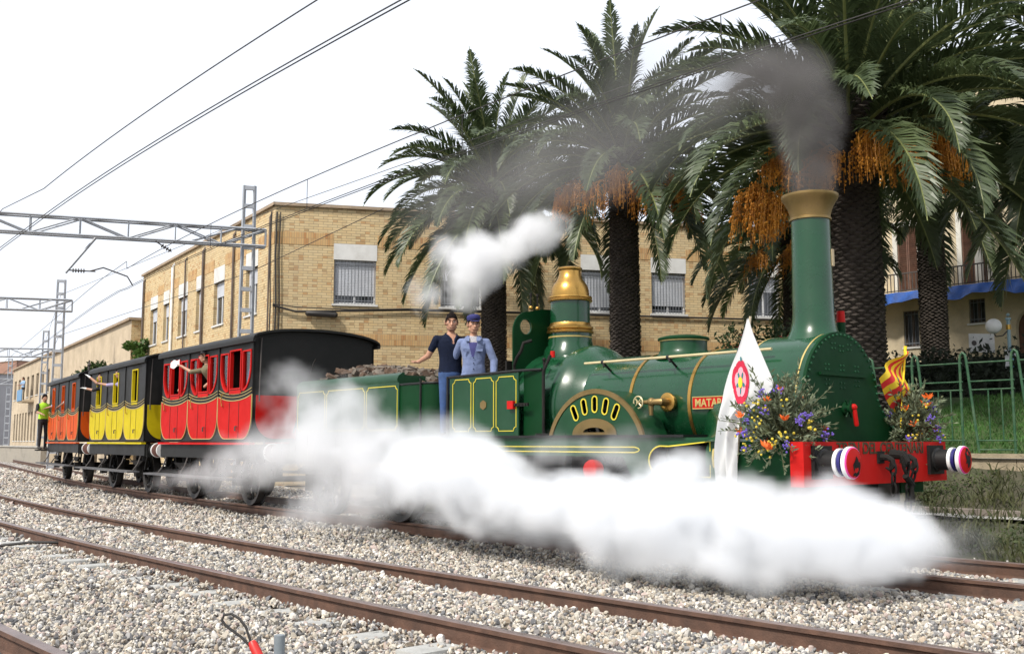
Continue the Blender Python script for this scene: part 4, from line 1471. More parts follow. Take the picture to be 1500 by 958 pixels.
# --- running gear and frames
m = MB()
m.bb(-5.55, .06, -.60, -.54, .55, 1.15)
m.bb(-5.55, .06, .54, .60, .55, 1.15)
for xx in (-5.5, -4.3, -3.6, -1.8, -.2):
    m.bb(xx, xx + .06, -.54, .54, .6, 1.1)
m.build('main_frame', M_SOOT, loco, smooth=20)
for s in (-1, 1):
    wheel(loco, -2.74, s * .735, .80, 16, 'driving_wheel')
    wheel(loco, -.95, s * .735, .48, 10, 'carrying_wheel')
    wheel(loco, -4.75, s * .735, .48, 10, 'carrying_wheel')
for xx, r in ((-2.74, .80), (-.95, .48), (-4.75, .48)):
    m = MB()
    m.tube([(xx, -1.1, r), (xx, 1.1, r)], .06, 12)
    m.build('axle', M_SOOT, loco)
m = MB()
m.bb(-5.6, -4.46, -1.0, 1.0, 1.14, 1.19)
m.build('cab_floor', M_SOOT, loco, smooth=0)
for s in (-1, 1):
    m = MB()
    m.bb(-5.6, -1.3, s * 1.2 if s < 0 else .62, -.62 if s < 0 else 1.2, 1.197, 1.225)
    m.build('running_plate', M_BLACK, loco, smooth=20)
    y0, y1 = s * 1.165, s * 1.15
    m = MB()
    m.bb(-5.6, -2.16, min(y0, y1), max(y0, y1), .99, 1.196)
    v = m.build('valance', M_GREEN, loco, smooth=20)
    m = MB()
    ln = [(-5.52, 1.038), (-2.0 - .22, 1.038), (-1.97 - .2, 1.05), (-1.95 - .2, 1.066), (-1.97 - .2, 1.083), (-2.0 - .22, 1.095), (-5.52, 1.095)]
    ln = [(a + .23 if a > -3 else a, b) for a, b in ln]
    m.strip(ln, .012, 'y', s * 1.170, s * 1.160)
    m.build('lining', M_YEL, v, smooth=0)
    # front outside frame with slot
    slot = [(-.99, .80), (-.985, 1.155)] + [(-1.30, 1.125), (-1.52, 1.105)] + arc(-1.61, .955, .18, PI * .55, PI * 1.42, 10, .155)
    out = [(-2.16, .99), (-2.05, .80), (-1.98, .52), (-.3, .52), (-.3, 1.196), (-2.16, 1.196)]
    m = MB()
    m.plate(out, [slot], 'y', y0, y1)
    fr = m.build('outside_frame', M_GREEN, loco, smooth=20)
    m = MB()
    m.strip([(a * 1.0, b) for a, b in slot], .014, 'y', s * 1.171, s * 1.160)
    m.build('slot_lining', M_YEL, fr, smooth=0)
    # axle box cover
    m = MB()
    m.lathe([(.02, s * 1.195), (.10, s * 1.19), (.115, s * 1.16), (.115, s * 1.08)], 20, (-2.64, 0, .84), 'y')
    m.build('axle_cover', M_RED, loco)
    # splasher
    cxs, czs, Rs = -2.74, .966, .78
    a0 = math.asin((1.226 - czs) / Rs)
    sl = []
    for (px, pz) in ((-3.055, 1.482), (-2.899, 1.55), (-2.732, 1.576), (-2.565, 1.548), (-2.412, 1.482)):
        sl.append(capsule2d(px, pz, .185, .078, math.atan2(pz - (czs - .15), px - cxs)))
    lens = arc(cxs, 1.258, .17, 0, PI, 10, .055)
    m = MB()
    m.plate(arc(cxs, czs, Rs, a0, PI - a0, 36), sl + [lens], 'y', s * 1.0, s * .985)
    sp_ = m.build('splasher', M_GREEN, loco, smooth=20)
    m = MB()
    m.plate(arc(cxs, czs, Rs + .005, a0, PI - a0, 36) + arc(cxs, czs, Rs - .05, PI - a0 * 1.04, a0 * 1.04, 36), (), 'y', s * 1.012, s * .98)
    m.build('brass_rim', M_BRASSD, sp_, smooth=20)
    for q in sl:
        m = MB()
        m.strip(q, .014, 'y', s * 1.008, s * .998)
        m.build('slot_lining', M_YEL, sp_, smooth=0)
    m = MB()
    m.plate(arc(cxs, 1.229, .345, 0, PI, 20, .185), [lens], 'y', s * 1.014, s * 1.0005)
    m.build('brass_quadrant', M_BRASSD, sp_, smooth=20)
    m = MB()
    ap = arc(cxs, czs, Rs - .004, a0, PI - a0, 30)
    m.add([(a, s * .99, b) for a, b in ap] + [(a, s * .60, b) for a, b in ap], [(i, i + 1, 32 + i, 31 + i) for i in range(30)])
    m.build('splasher_top', M_GREEN, sp_, smooth=60)
    m = MB()
    for i in range(8):
        m.sphere((-3.4 + i * .19, s * 1.002, 1.243), .009, 6, 4)
    m.build('rivets', M_GREEN, sp_)['kind'] = 'stuff'
    # cylinder and casing
    m = MB()
    m.lathe([(.20, -1.05), (.25, -1.04), (.25, -.72)], 24, (0, s * .93, .99), 'x')
    cyl = m.build('cylinder', M_GREEN, loco)
    for xx in (-.955, -.84):
        m = MB()
        m.lathe([(.245, xx), (.256, xx), (.256, xx + .022), (.245, xx + .022)], 24, (0, s * .93, .99), 'x', cap=False)
        m.build('brass_band', M_GOLD, cyl)
    m = MB()
    m.bb(-.72, .0, s * 1.23 if s < 0 else .75, -.75 if s < 0 else 1.23, .62, 1.15)
    m.build('cylinder_casing', M_GREEND, loco, smooth=20)
    # cab side
    yc = s * .98
    m = MB()
    side = [(-5.44, 1.226), (-4.06, 1.226), (-4.06, 2.02), (-5.44, 2.0)]
    m.plate(side, (), 'y', yc, s * .96)
    cs_ = m.build('cab_side', M_GREEN, loco, smooth=20)
    for a, b in ((-5.37, -4.985), (-4.935, -4.53), (-4.48, -4.10)):
        m = MB()
        m.strip(notched(a, b, 1.285, 1.965, .05), .010, 'y', s * .986, s * .978)
        m.build('panel_lining', M_YEL, cs_, smooth=0)
    m = MB()
    m.plate(capsule2d(-4.735, 1.62, .135, .12, 0, 3), (), 'y', s * .988, s * .979)
    m.build('maker_plate', M_BRASSD, cs_, smooth=0)
    m = MB()
    m.tube([(-5.45, yc, 2.006), (-4.06, yc, 2.027), (-3.72, s * .90, 2.03)], .018, 8)
    m.build('cab_rim', M_BLACK, cs_)
    m = MB()
    m.bb(-4.05, -3.72, min(s * .90, s * .885), max(s * .90, s * .885), 1.226, 2.02)
    m.build('cab_front_quarter', M_GREEND, loco, smooth=20)
    m = MB()
    m.bb(-4.22, -4.11, min(yc - s * 0, s * 1.03), max(yc, s * 1.03), 1.555, 1.655)
    m.build('red_stop_block', M_RED, cs_, smooth=20)
    m = MB()
    m.bb(-4.11, -3.86, min(s * .985, s * 1.01), max(s * .985, s * 1.01), 1.585, 1.625)
    for i in range(4):
        m.tube([(-4.08 + i * .06, s * 1.005, 1.605), (-4.08 + i * .06, s * 1.022, 1.605)], .012, 6)
    m.build('lever_quadrant', M_SOOT, cs_, smooth=20)
    m = MB()
    m.tube([(-3.66, s * .93, 1.226), (-3.66, s * .93, 2.0), (-3.62, s * .85, 2.2)], .02, 8)
    m.tube([(-3.66, s * .93, 1.226), (-3.66, s * .93, 1.25)], .10, 14)
    m.build('upright_pipe', M_SOOT, loco)
    m = MB()
    m.tube([(-5.50, s * .97, 1.19), (-5.50, s * .97, 2.02)], .017, 8)
    m.build('grab_pole', M_BLACK, loco)
    # boiler handrail
    m = MB()
    m.tube([(-3.28, s * .60, 2.09), (-.62, s * .60, 2.09)], .016, 8)
    hr = m.build('handrail', mat('cream_rod', (.55, .46, .26), .4, .3), loco)
    for xx in (-2.98, -1.98, -1.02):
        m = MB()
        m.tube([(xx, s * .44, 1.98), (xx, s * .60, 2.09)], .014, 6)
        m.sphere((xx, s * .60, 2.09), .026, 8, 6)
        m.tube([(xx, s * .60, 2.09), (xx + .06, s * .64, 2.03)], .012, 6)
        m.build('stanchion', M_BLACK, hr)
    # nameplate
    m = MB()
    m.bb(-1.62, -1.10, min(s * .638, s * .60), max(s * .638, s * .60), 1.50, 1.635)
    npl = m.build('nameplate', M_RED, loco, smooth=0)
    m = MB()
    m.strip([(-1.615, 1.505), (-1.105, 1.505), (-1.105, 1.63), (-1.615, 1.63)], .010, 'y', s * .642, s * .637)
    m.build('nameplate_border', M_GOLD, npl, smooth=0)
    text_on(npl, 'MATARÓ', .118, M_GOLD, (-1.36, s * .639, 1.562), '-y' if s < 0 else '+y', .92, .003)
    # feed valve
    m = MB()
    m.lathe([(.075, s * .60), (.105, s * .66), (.105, s * .69), (.085, s * .70), (.06, s * .70)], 20, (-1.93, 0, 1.585), 'y')
    fl = m.build('feed_valve', M_BRASS, loco)
    m = MB()
    m.tube([(-1.93, s * .69, 1.585), (-1.93, s * .80, 1.585), (-1.99, s * .83, 1.585), (-2.16, s * .83, 1.585)], [.045, .04, .035, .02], 10)
    m.tube([(-2.04, s * .83, 1.60), (-2.04, s * .83, 1.44)], [.035, .022], 8)
    m.sphere((-2.03, s * .83, 1.585), .05, 10, 8)
    m.build('valve_body', M_BRASSD, fl)
    m = MB()
    m.tube([(-2.2 + .066 * math.cos(a), s * .86, 1.585 + .066 * math.sin(a)) for a in [2 * PI * i / 20 for i in range(21)]], .0095, 6, cap=False)
    for i in range(4):
        a = PI / 4 + PI / 2 * i
        m.tube([(-2.2, s * .86, 1.585), (-2.2 + .066 * math.cos(a), s * .86, 1.585 + .066 * math.sin(a))], .007, 5)
    m.tube([(-2.2, s * .80, 1.585), (-2.2, s * .88, 1.585)], .014, 8)
    m.build('handwheel', mat('cream_rod', (.55, .46, .26)), fl)
# --- boiler, firebox
m = MB()
m.lathe([(.60, -3.62), (.62, -3.5), (.62, -.98)], 48, (0, 0, BZ), 'x')
boil = m.build('boiler', M_GREENB, loco)
for xx in (-3.42, -2.56, -1.70):
    m = MB()
    m.lathe([(.618, xx), (.628, xx + .002), (.628, xx + .043), (.618, xx + .045)], 48, (0, 0, BZ), 'x', cap=False)
    m.build('boiler_band', M_BRASS, boil)
m = MB()
fb = [(-.74, 1.19)] + [(-a, b) for a, b in arc(0, BZ, .74, 0, PI, 28)][0:0] + arc(0, BZ, .74, PI, 0, 28) + [(.74, 1.19)]
m.plate(fb, (), 'x', -4.62, -3.70)
m.build('firebox', M_GREENB, loco, smooth=30)
m = MB()
m.lathe([(.61, -3.30), (.64, -3.36), (.70, -3.44), (.775, -3.55), (.80, -3.63), (.80, -3.70), (.745, -3.75)], 56, (0, 0, BZ), 'x')
m.build('firebox_collar', M_GREENB, loco)
m = MB()
m.bb(-4.63, -4.60, -.70, .70, 1.2, 2.2)
m.build('backhead', M_SOOT, loco, smooth=20)
# --- dome
m = MB()
m.lathe([(.36, 2.2), (.345, 2.34), (.30, 2.40), (.285, 2.50), (.285, 2.56)], 32, (-4.13, 0, 0))
m.lathe([(.262, 2.56), (.262, 3.02)], 32, (-4.13, 0, 0))
dome = m.build('dome', M_GREENB, loco)
m = MB()
m.lathe([(.28, 2.555), (.308, 2.562), (.312, 2.585), (.296, 2.60), (.288, 2.607), (.302, 2.615), (.304, 2.64), (.275, 2.665), (.26, 2.70)], 36, (-4.13, 0, 0), cap=False)
m.build('brass_base_ring', M_BRASS, dome)
m = MB()
m.lathe([(.288, 2.495), (.291, 2.50), (.291, 2.51), (.286, 2.515)], 36, (-4.13, 0, 0), cap=False)
m.build('gold_line', M_GOLD, dome)
m = MB()
m.lathe([(.25, 2.975), (.292, 2.98), (.297, 3.0), (.285, 3.015), (.293, 3.025), (.29, 3.045), (.252, 3.05), (.254, 3.09), (.248, 3.14), (.232, 3.19), (.205, 3.235), (.175, 3.275), (.153, 3.32), (.143, 3.36), (.142, 3.39), (.150, 3.40), (.163, 3.415), (.163, 3.43), (.145, 3.44), (.12, 3.435), (.115, 3.38)], 40, (-4.13, 0, 0))
m.build('brass_bell', M_BRASS, dome)
# --- weatherboard
brd = [(-.72, 1.24)] + [(-.72, 2.55)] + arc(-.44, 2.57, .28, PI, PI / 2, 8) + [(-.2, 2.90), (0, 2.91), (.2, 2.90)] + arc(.44, 2.57, .28, PI / 2, 0, 8) + [(.72, 2.55), (.72, 1.24)]
wh = [arc(q, 2.645, .105, 0, 2 * PI, 24)[:-1] for q in (-.50, .50)]
m = MB()
m.plate(brd, wh, 'x', -4.47, -4.45)
wb_ = m.build('weatherboard', M_GREEND, loco, smooth=20)
for q in wh:
    m = MB()
    m.strip(q, .014, 'x', -4.446, -4.474)
    m.build('porthole_rim', M_GREEN, wb_, smooth=20)
for q in (-.40, -.28):
    m = MB()
    m.sphere((-4.46, q, 2.905), .028, 10, 8)
    wq_ = m.build('whistle', M_BRASS, loco)
    m = MB()
    m.tube([(-4.46, q, 2.92), (-4.46, q, 3.08)], .011, 6)
    m.tube([(-4.46, q, 3.06), (-4.46, q, 3.10)], .018, 8)
    m.build('stem', M_SOOT, wq_)
m = MB()
m.tube([(-4.40, -.74, 2.05), (-4.40, -.75, 2.12), (-4.33, -.76, 2.22), (-4.25, -.76, 2.30), (-4.23, -.74, 2.40), (-4.16, -.66, 2.43)], .022, 8)
m.build('injector_pipe', M_SOOT, loco)
m = MB()
m.tube([(-3.84, -.60, 2.2), (-3.84, -.60, 2.28)], .03, 8)
m.build('oil_cup', M_RED, loco)
m = MB()
m.tube([(-3.9, -.69, 1.99), (-3.9, -.69, 2.16)], .016, 8)
m.sphere((-3.9, -.69, 2.17), .026, 8, 6)
m.build('lubricator', M_SOOT, loco)
# --- sand box on boiler
m = MB()
m.lathe([(.36, 2.10), (.30, 2.17), (.275, 2.22), (.275, 2.335)], 32, (-2.24, 0, 0))
sb_ = m.build('sandbox', M_GREEN, loco)
m = MB()
m.lathe([(.278, 2.328), (.302, 2.335), (.304, 2.35), (.29, 2.365), (.20, 2.385), (.001, 2.395)], 32, (-2.24, 0, 0))
m.build('lid', M_GREEND, sb_)
m = MB()
m.lathe([(.276, 2.316), (.284, 2.318), (.284, 2.33), (.276, 2.332)], 32, (-2.24, 0, 0), cap=False)
m.build('brass_line', M_GOLD, sb_)
# --- smokebox with flared skirt
def smoke_section(fl, r=.695):
    z0 = 1.155
    b0 = r - .03
    right = [(b0 + (1.235 - b0) * fl, z0), (b0 + (1.06 - b0) * fl, z0 + .075), (b0 + .01 + (.92 - b0 - .01) * fl, z0 + .175), (b0 + .02 + (.81 - b0 - .02) * fl, z0 + .295), (r - .004 + (.735 - r + .004) * fl, z0 + .385)]
    a = arc(0, BZ, r, math.radians(4), math.radians(176), 30)
    return right + a + [(-p, q) for p, q in right[::-1]]
m = MB()
secs = [(-.21, 1, .695), (-.93, 1, .695), (-.95, 1, .66), (-1.0, .98, .60), (-1.15, .78, .59), (-1.3, .45, .585), (-1.45, .15, .58), (-1.55, 0., .56)]
vs, fs = [], []
for xx, fl, sc_ in secs:
    vs += [(xx, a, b) for (a, b) in smoke_section(fl, sc_)]
n = len(smoke_section(1))
for i in range(len(secs) - 1):
    for j in range(n - 1):
        fs.append((i * n + j, i * n + j + 1, (i + 1) * n + j + 1, (i + 1) * n + j))
m.add(vs, fs)
m.add(vs[(len(secs) - 1) * n:], [tuple(range(n))])
smk = m.build('smokebox', M_GREENB, loco, smooth=40)
fo = smoke_section(1)
fo = [(a * 1.012, BZ + (b - BZ) * 1.012 if b > BZ else b) for a, b in fo]
m = MB()
m.plate(fo[::-1], (), 'x', -.225, -.19)
fp = m.build('front_plate', M_GREEND, smk, smooth=20)
m = MB()
for xx in (-.30, -.95):
    sec = [(a * 1.004, BZ + (b - BZ) * 1.004) for a, b in arc(0, BZ, .695, math.radians(4), math.radians(176), 30)]
    vs = [(xx, a, b) for a, b in sec] + [(xx + .02, a, b) for a, b in sec]
    m.add(vs, [(i, i + 1, len(sec) + i + 1, len(sec) + i) for i in range(len(sec) - 1)])
m.build('gold_bands', M_GOLD, smk)
m = MB()
def resample(pts, step):
    o, acc = [pts[0]], 0
    for p, q in zip(pts[:-1], pts[1:]):
        L_ = math.hypot(q[0] - p[0], q[1] - p[1])
        d = step - acc
        while d < L_:
            o.append((p[0] + (q[0] - p[0]) * d / L_, p[1] + (q[1] - p[1]) * d / L_))
            d += step
        acc = L_ - (d - step)
    return o
for (a, b) in resample([(q * .955, 1.57 + (z - 1.57) * .955 if z > 1.57 else z + .01) for q, z in fo], .075):
    m.sphere((-.187, a, b), .0145, 6, 4)
for cy_, cz_ in ((0, 2.1), (0, 1.90), (-.28, 1.90), (.28, 1.90), (-.28, 1.75), (.28, 1.75), (0, 1.72), (-.15, 2.12), (.15, 2.12)):
    for a, b in ((-.03, .025), (.03, .025), (-.03, -.025), (.03, -.025)):
        m.sphere((-.188, cy_ + a, cz_ + b), .010, 6, 4)
m.build('rivets', mat('rivet_green', (.008, .062, .024), .35), fp)['kind'] = 'stuff'
m = MB()
m.bb(-.186, -.160, -.44, .44, 1.815, 1.845)
m.build('door_bar', M_GREEND, fp, smooth=20)
m = MB()
m.lathe([(.07, -.189), (.07, -.17), (.045, -.15), (.045, -.12), (.001, -.115)], 16, (0, 0.03, 1.485), 'x')
for i in range(6):
    a = PI / 3 * i
    m.tube([(-.15, .03, 1.485), (-.15, .03 + .10 * math.cos(a), 1.485 + .10 * math.sin(a))], .010, 5)
m.build('door_hub', M_GREEND, fp)
m = MB()
m.sphere((-.115, .07, 1.50), .036, 10, 8)
m.tube([(-.11, .07, 1.50), (-.10, .085, 1.33), (-.10, .088, 1.31)], [.022, .024, .018], 8)
m.build('red_handle', M_RED, fp)
# --- chimney
m = MB()
m.lathe([(.30, 2.20), (.268, 2.255), (.240, 2.31), (.222, 2.39), (.213, 2.50), (.205, 3.00), (.200, 3.49)], 40, (-.50, 0, 0))
ch = m.build('chimney', M_GREENB, loco)
m = MB()
m.lathe([(.20, 3.475), (.216, 3.48), (.216, 3.50), (.205, 3.51), (.212, 3.55), (.235, 3.62), (.268, 3.68), (.292, 3.715), (.296, 3.73), (.296, 3.75), (.27, 3.752), (.24, 3.70), (.19, 3.60), (.18, 3.4)], 44, (-.50, 0, 0))
m.build('brass_cap', M_BRASSD, ch)
m = MB()
m.lathe([(.183, 3.395), (.05, 3.39)], 24, (-.50, 0, 0))
m.build('flue_opening', M_SOOT, ch)
m = MB()
m.bb(-.312, -.292, .06, .10, 2.98, 3.16)
m.build('number_tab', mat('cream_tab', (.45, .36, .22), .6), ch, smooth=0)
m = MB()
m.tube([(-.42, .40, 2.10), (-.42, .40, 2.42)], .045, 12)
lm = m.build('front_lamp_socket', M_GREEND, loco)
m = MB()
m.tube([(-.42, .40, 2.42), (-.42, .40, 2.54)], [.046, .04], 12)
m.build('red_cap', M_RED, lm)
# --- beam, buffers, coupling
m = MB()
m.bb(.06, .2, -1.36, 1.36, .745, 1.152)
bm_ = m.build('buffer_beam', M_RED, loco, smooth=20)
text_on(bm_, 'TREN DEL CENTENARI', .155, mat('dark_gilt', (.05, .026, .006), .5, var=.3), (.2035, .03, 1.085), '+x', 1.06, .0025, 1.0)
for s in (-1, 1):
    buffer(bm_, .2, s * 1.09, .965, 1)
for q, z in ((-.02, 1.0), (.42, 1.0)):
    m = MB()
    m.tube([(.2, q, z), (.28, q, z), (.33, q, z - .03), (.34, q, z - .08), (.30, q, z - .12), (.26, q, z - .10)], [.035, .032, .028, .026, .02, .012], 8)
    m.bb(.2, .215, q - .06, q + .06, z - .06, z + .06)
    m.build('coupling_hook', M_SOOT, bm_)
def chain(parent, pts, lw, r, name='chain'):
    m = MB()
    for i, (p, q) in enumerate(zip(pts[:-1], pts[1:])):
        p, q = Vector(p), Vector(q)
        d = (q - p)
        L_ = d.length * .62
        c = (p + q) / 2
        d.normalize()
        a = d.cross(Vector((1, 0, 0)) if i % 2 else Vector((0, 1, 0)))
        a = a.normalized() if a.length > .01 else Vector((0, 1, 0))
        ring = []
        for k in range(13):
            t = 2 * PI * k / 12
            ring.append(c + d * math.cos(t) * L_ + a * math.sin(t) * lw)
        m.tube(ring, r, 5, cap=False)
    return m.build(name, M_SOOT, parent)
chain(bm_, [(.33, -.02, .95), (.33, -.01, .84), (.32, 0, .74), (.31, 0, .64)], .03, .012)
chain(bm_, [(.33, .42, .95), (.33, .41, .85), (.32, .36, .76), (.31, .30, .68), (.31, .29, .58), (.31, .29, .48)], .032, .012)
m = MB()
m.tube([(.21, .18, 1.03), (.34, .18, 1.02), (.37, .18, .96), (.34, .18, .90)], [.05, .045, .04, .02], 8)
m.tube([(.35, .12, 1.02), (.36, .14, .90), (.36, .20, .80), (.36, .24, .92), (.35, .24, 1.02)], .018, 8)
m.tube([(.36, .16, .82), (.36, .30, .72)], .03, 8)
m.tube([(.36, .26, .80), (.37, .28, .56)], .022, 8)
m.build('screw_coupling', M_SOOT, bm_)

# ------------------------------------------------------------------ tender
TLOC, TRZ = vehicle_frame(7.5, 0)
tn = thing('tender', 'green locomotive tender with yellow lined panels coupled behind the engine', 'tender', TLOC, TRZ)
m = MB()
m.bb(-9.75, -6.66, -.98, .98, 1.19, 2.0)
tk_ = m.build('tank', M_GREEN, tn, smooth=20)
m = MB()
sec = [(-.98, 2.001), (-.99, 2.04), (-.965, 2.10), (-.90, 2.145), (-.86, 2.15), (-.86, 2.11), (.86, 2.11), (.86, 2.15), (.90, 2.145), (.965, 2.10), (.99, 2.04), (.98, 2.001)]
m.plate(sec, (), 'x', -9.75, -6.70)
m.build('tank_coving', M_GREEN, tn, smooth=50)
for s in (-1, 1):
    for a, b in ((-9.70, -8.80), (-8.74, -7.60), (-7.54, -6.70)):
        m = MB()
        m.strip(notched(a, b, 1.32, 1.95, .05), .011, 'y', s * .986, s * .978)
        m.build('panel_lining', M_YEL, tk_, smooth=0)
    m = MB()
    wing = []
    for i in range(9):
        t = PI / 2 * i / 8
        wing.append((-6.06 + .20 * math.sin(t), s * (.76 + .20 * math.cos(t))))
    pts = [(-6.66, s * .96)] + wing
    m.add([(a, b, 1.19) for a, b in pts] + [(a, b, 1.955) for a, b in pts], [(i, i + 1, len(pts) + i + 1, len(pts) + i) for i in range(len(pts) - 1)])
    wg = m.build('coal_wing', M_GREEND, tn, smooth=60)
    m = MB()
    m.tube([(a, b, 1.965) for a, b in pts], .017, 6)
    m.build('wing_rim', M_BLACK, wg)
    m = MB()
    m.tube([(-5.85, s * .80, 1.15), (-5.85, s * .80, 2.1)], .016, 8)
    m.tube([(-6.12, s * .98, 1.19), (-6.12, s * .98, 2.03)], .014, 8)
    m.build('grab_pole', M_BLACK, tn)
    m = MB()
    for i in range(26):
        m.sphere((-6.6 + .03 * i, s * .962, 1.42), .007, 5, 4)
    for z in [1.3 + .05 * i for i in range(14)]:
        m.sphere((-7.0, s * .982, z), .007, 5, 4)
    m.build('rivets', M_GREEN, tk_)['kind'] = 'stuff'
    m = MB()
    m.bb(-9.85, -5.6, min(s * 1.05, s * .95), max(s * 1.05, s * .95), .86, 1.185)
    m.build('side_frame', M_GREEND, tn, smooth=20)
    for xx in (-9.0, -6.9):
        wheel(tn, xx, s * .735, .5, 10)
        m = MB()
        m.bb(xx - .13, xx + .13, min(s * 1.0, s * 1.12), max(s * 1.0, s * 1.12), .38, .64)
        m.build('axle_box', M_SOOT, tn, smooth=20)
        m = MB()
        for k in range(5):
            m.bb(xx - .48 + k * .08, xx + .48 - k * .08, min(s * 1.06, s * 1.12), max(s * 1.06, s * 1.12), .66 + k * .028, .685 + k * .028)
        m.build('leaf_spring', M_SOOT, tn, smooth=20)
m = MB()
m.bb(-9.9, -5.56, -1.1, 1.1, 1.15, 1.186)
m.build('footplate', M_BLACK, tn, smooth=20)
m = MB()
m.bb(-10.0, -9.86, -1.2, 1.2, .78, 1.12)
m.build('rear_beam', M_BLACK, tn, smooth=20)
for xx in (-9.0, -6.9):
    m = MB()
    m.tube([(xx, -1.0, .5), (xx, 1.0, .5)], .05, 10)
    m.build('axle', M_SOOT, tn)
# fuel heap
def heap(name, label, parent_loc, rz, spots, mt, seed):
    rs = np.random.RandomState(seed)
    m = MB()
    for (cx_, cy_, cz_, sx_, sy_, sz_, n) in spots:
        for i in range(n):
            u = rs.uniform(-1, 1, 2)
            x, y = cx_ + u[0] * sx_, cy_ + u[1] * sy_
            z = cz_ + sz_ * max(0, 1 - (u[0] ** 2 + u[1] ** 2) * .6) * rs.uniform(.55, 1)
            sz = np.array([rs.uniform(.05, .15), rs.uniform(.035, .08), rs.uniform(.02, .05)])
            M_ = Matrix.Rotation(rs.uniform(0, 6.28), 3, 'Z') @ Matrix.Rotation(rs.uniform(-.6, .6), 3, 'X') @ Matrix.Rotation(rs.uniform(-.5, .5), 3, 'Y')
            v = []
            for a in (-1, 1):
                for b, c in ((-1, -1), (1, -1), (1.0, .6), (.2, 1), (-.9, .8)):
                    v.append(M_ @ Vector(np.array([a * sz[0] * rs.uniform(.8, 1.1), b * sz[1] * rs.uniform(.8, 1.1), c * sz[2] * rs.uniform(.8, 1.1)])) + Vector((x, y, z)))
            m.add(v, [(0, 1, 2, 3, 4), (9, 8, 7, 6, 5)] + [(k, k + 5, (k + 1) % 5 + 5, (k + 1) % 5) for k in range(5)], rs.randint(0, 2))
    o = m.build(name, mt, None, parent_loc, (0, 0, rz), smooth=0)
    return tag(o, label, 'fuel', kind='stuff')
M_COAL1 = mat('dusty_fuel', (.15, .125, .10), .9, var=.4, vs=5, dirt=(.06, .05, .04), damt=.6, bump=.5)
M_COAL2 = mat('brown_fuel', (.10, .062, .04), .9, var=.4, vs=5, dirt=(.04, .03, .025), damt=.6, bump=.5)
heap('fuel_heap', 'heap of dusty grey brown fuel lumps piled on the tender', TLOC, TRZ, [(-8.6, -.1, 2.10, .95, .66, .27, 330), (-7.7, 0, 2.10, .5, .6, .18, 150)], [M_COAL1, M_COAL2], 5)
heap('fuel_heap', 'small heap of brown fuel lumps at the front of the tender', TLOC, TRZ, [(-6.45, -.1, 1.85, .2, .7, .22, 70)], [M_COAL2, M_COAL1], 6)
m = MB()
m.bb(-6.66, -6.2, -.94, .94, 1.19, 1.86)
m.build('coal_space', M_SOOT, tn, smooth=0)
ir = MB()
ir.tube([(-9.9, -.95, 1.3), (-9.86, -.62, 2.48), (-9.85, -.58, 2.55)], .012, 6)
tag(ir.build('fire_iron', M_SOOT, None, TLOC, (0, 0, TRZ)), 'long thin fire iron leaning on the back of the tender', 'tool')
# ------------------------------------------------------------------ carriages
M_CBLACK = mat('carriage_black', (.013, .013, .012), .5, var=.25, vs=2, spec=.25, dirt=(.025, .022, .02), damt=.4, ds=2)
M_CGLASS = bpy.data.materials.new('carriage_glass')
M_CGLASS.use_nodes = True
_n = M_CGLASS.node_tree
_b = _n.nodes['Principled BSDF']
_tr = nd(_n, 'ShaderNodeBsdfTransparent')
_gl = nd(_n, 'ShaderNodeBsdfGlossy')
_gl.inputs['Roughness'].default_value = .04
_tr.inputs[0].default_value = (.8, .82, .8, 1)
_ms = nd(_n, 'ShaderNodeMixShader')
_ms.inputs[0].default_value = .12
_n.links.new(_tr.outputs[0], _ms.inputs[1])
_n.links.new(_gl.outputs[0], _ms.inputs[2])
_n.links.new(_ms.outputs[0], _n.nodes['Material Output'].inputs[0])
M_SEAT = mat('seat_leather', (.05, .028, .02), .6, var=.3)
CW = 1.2
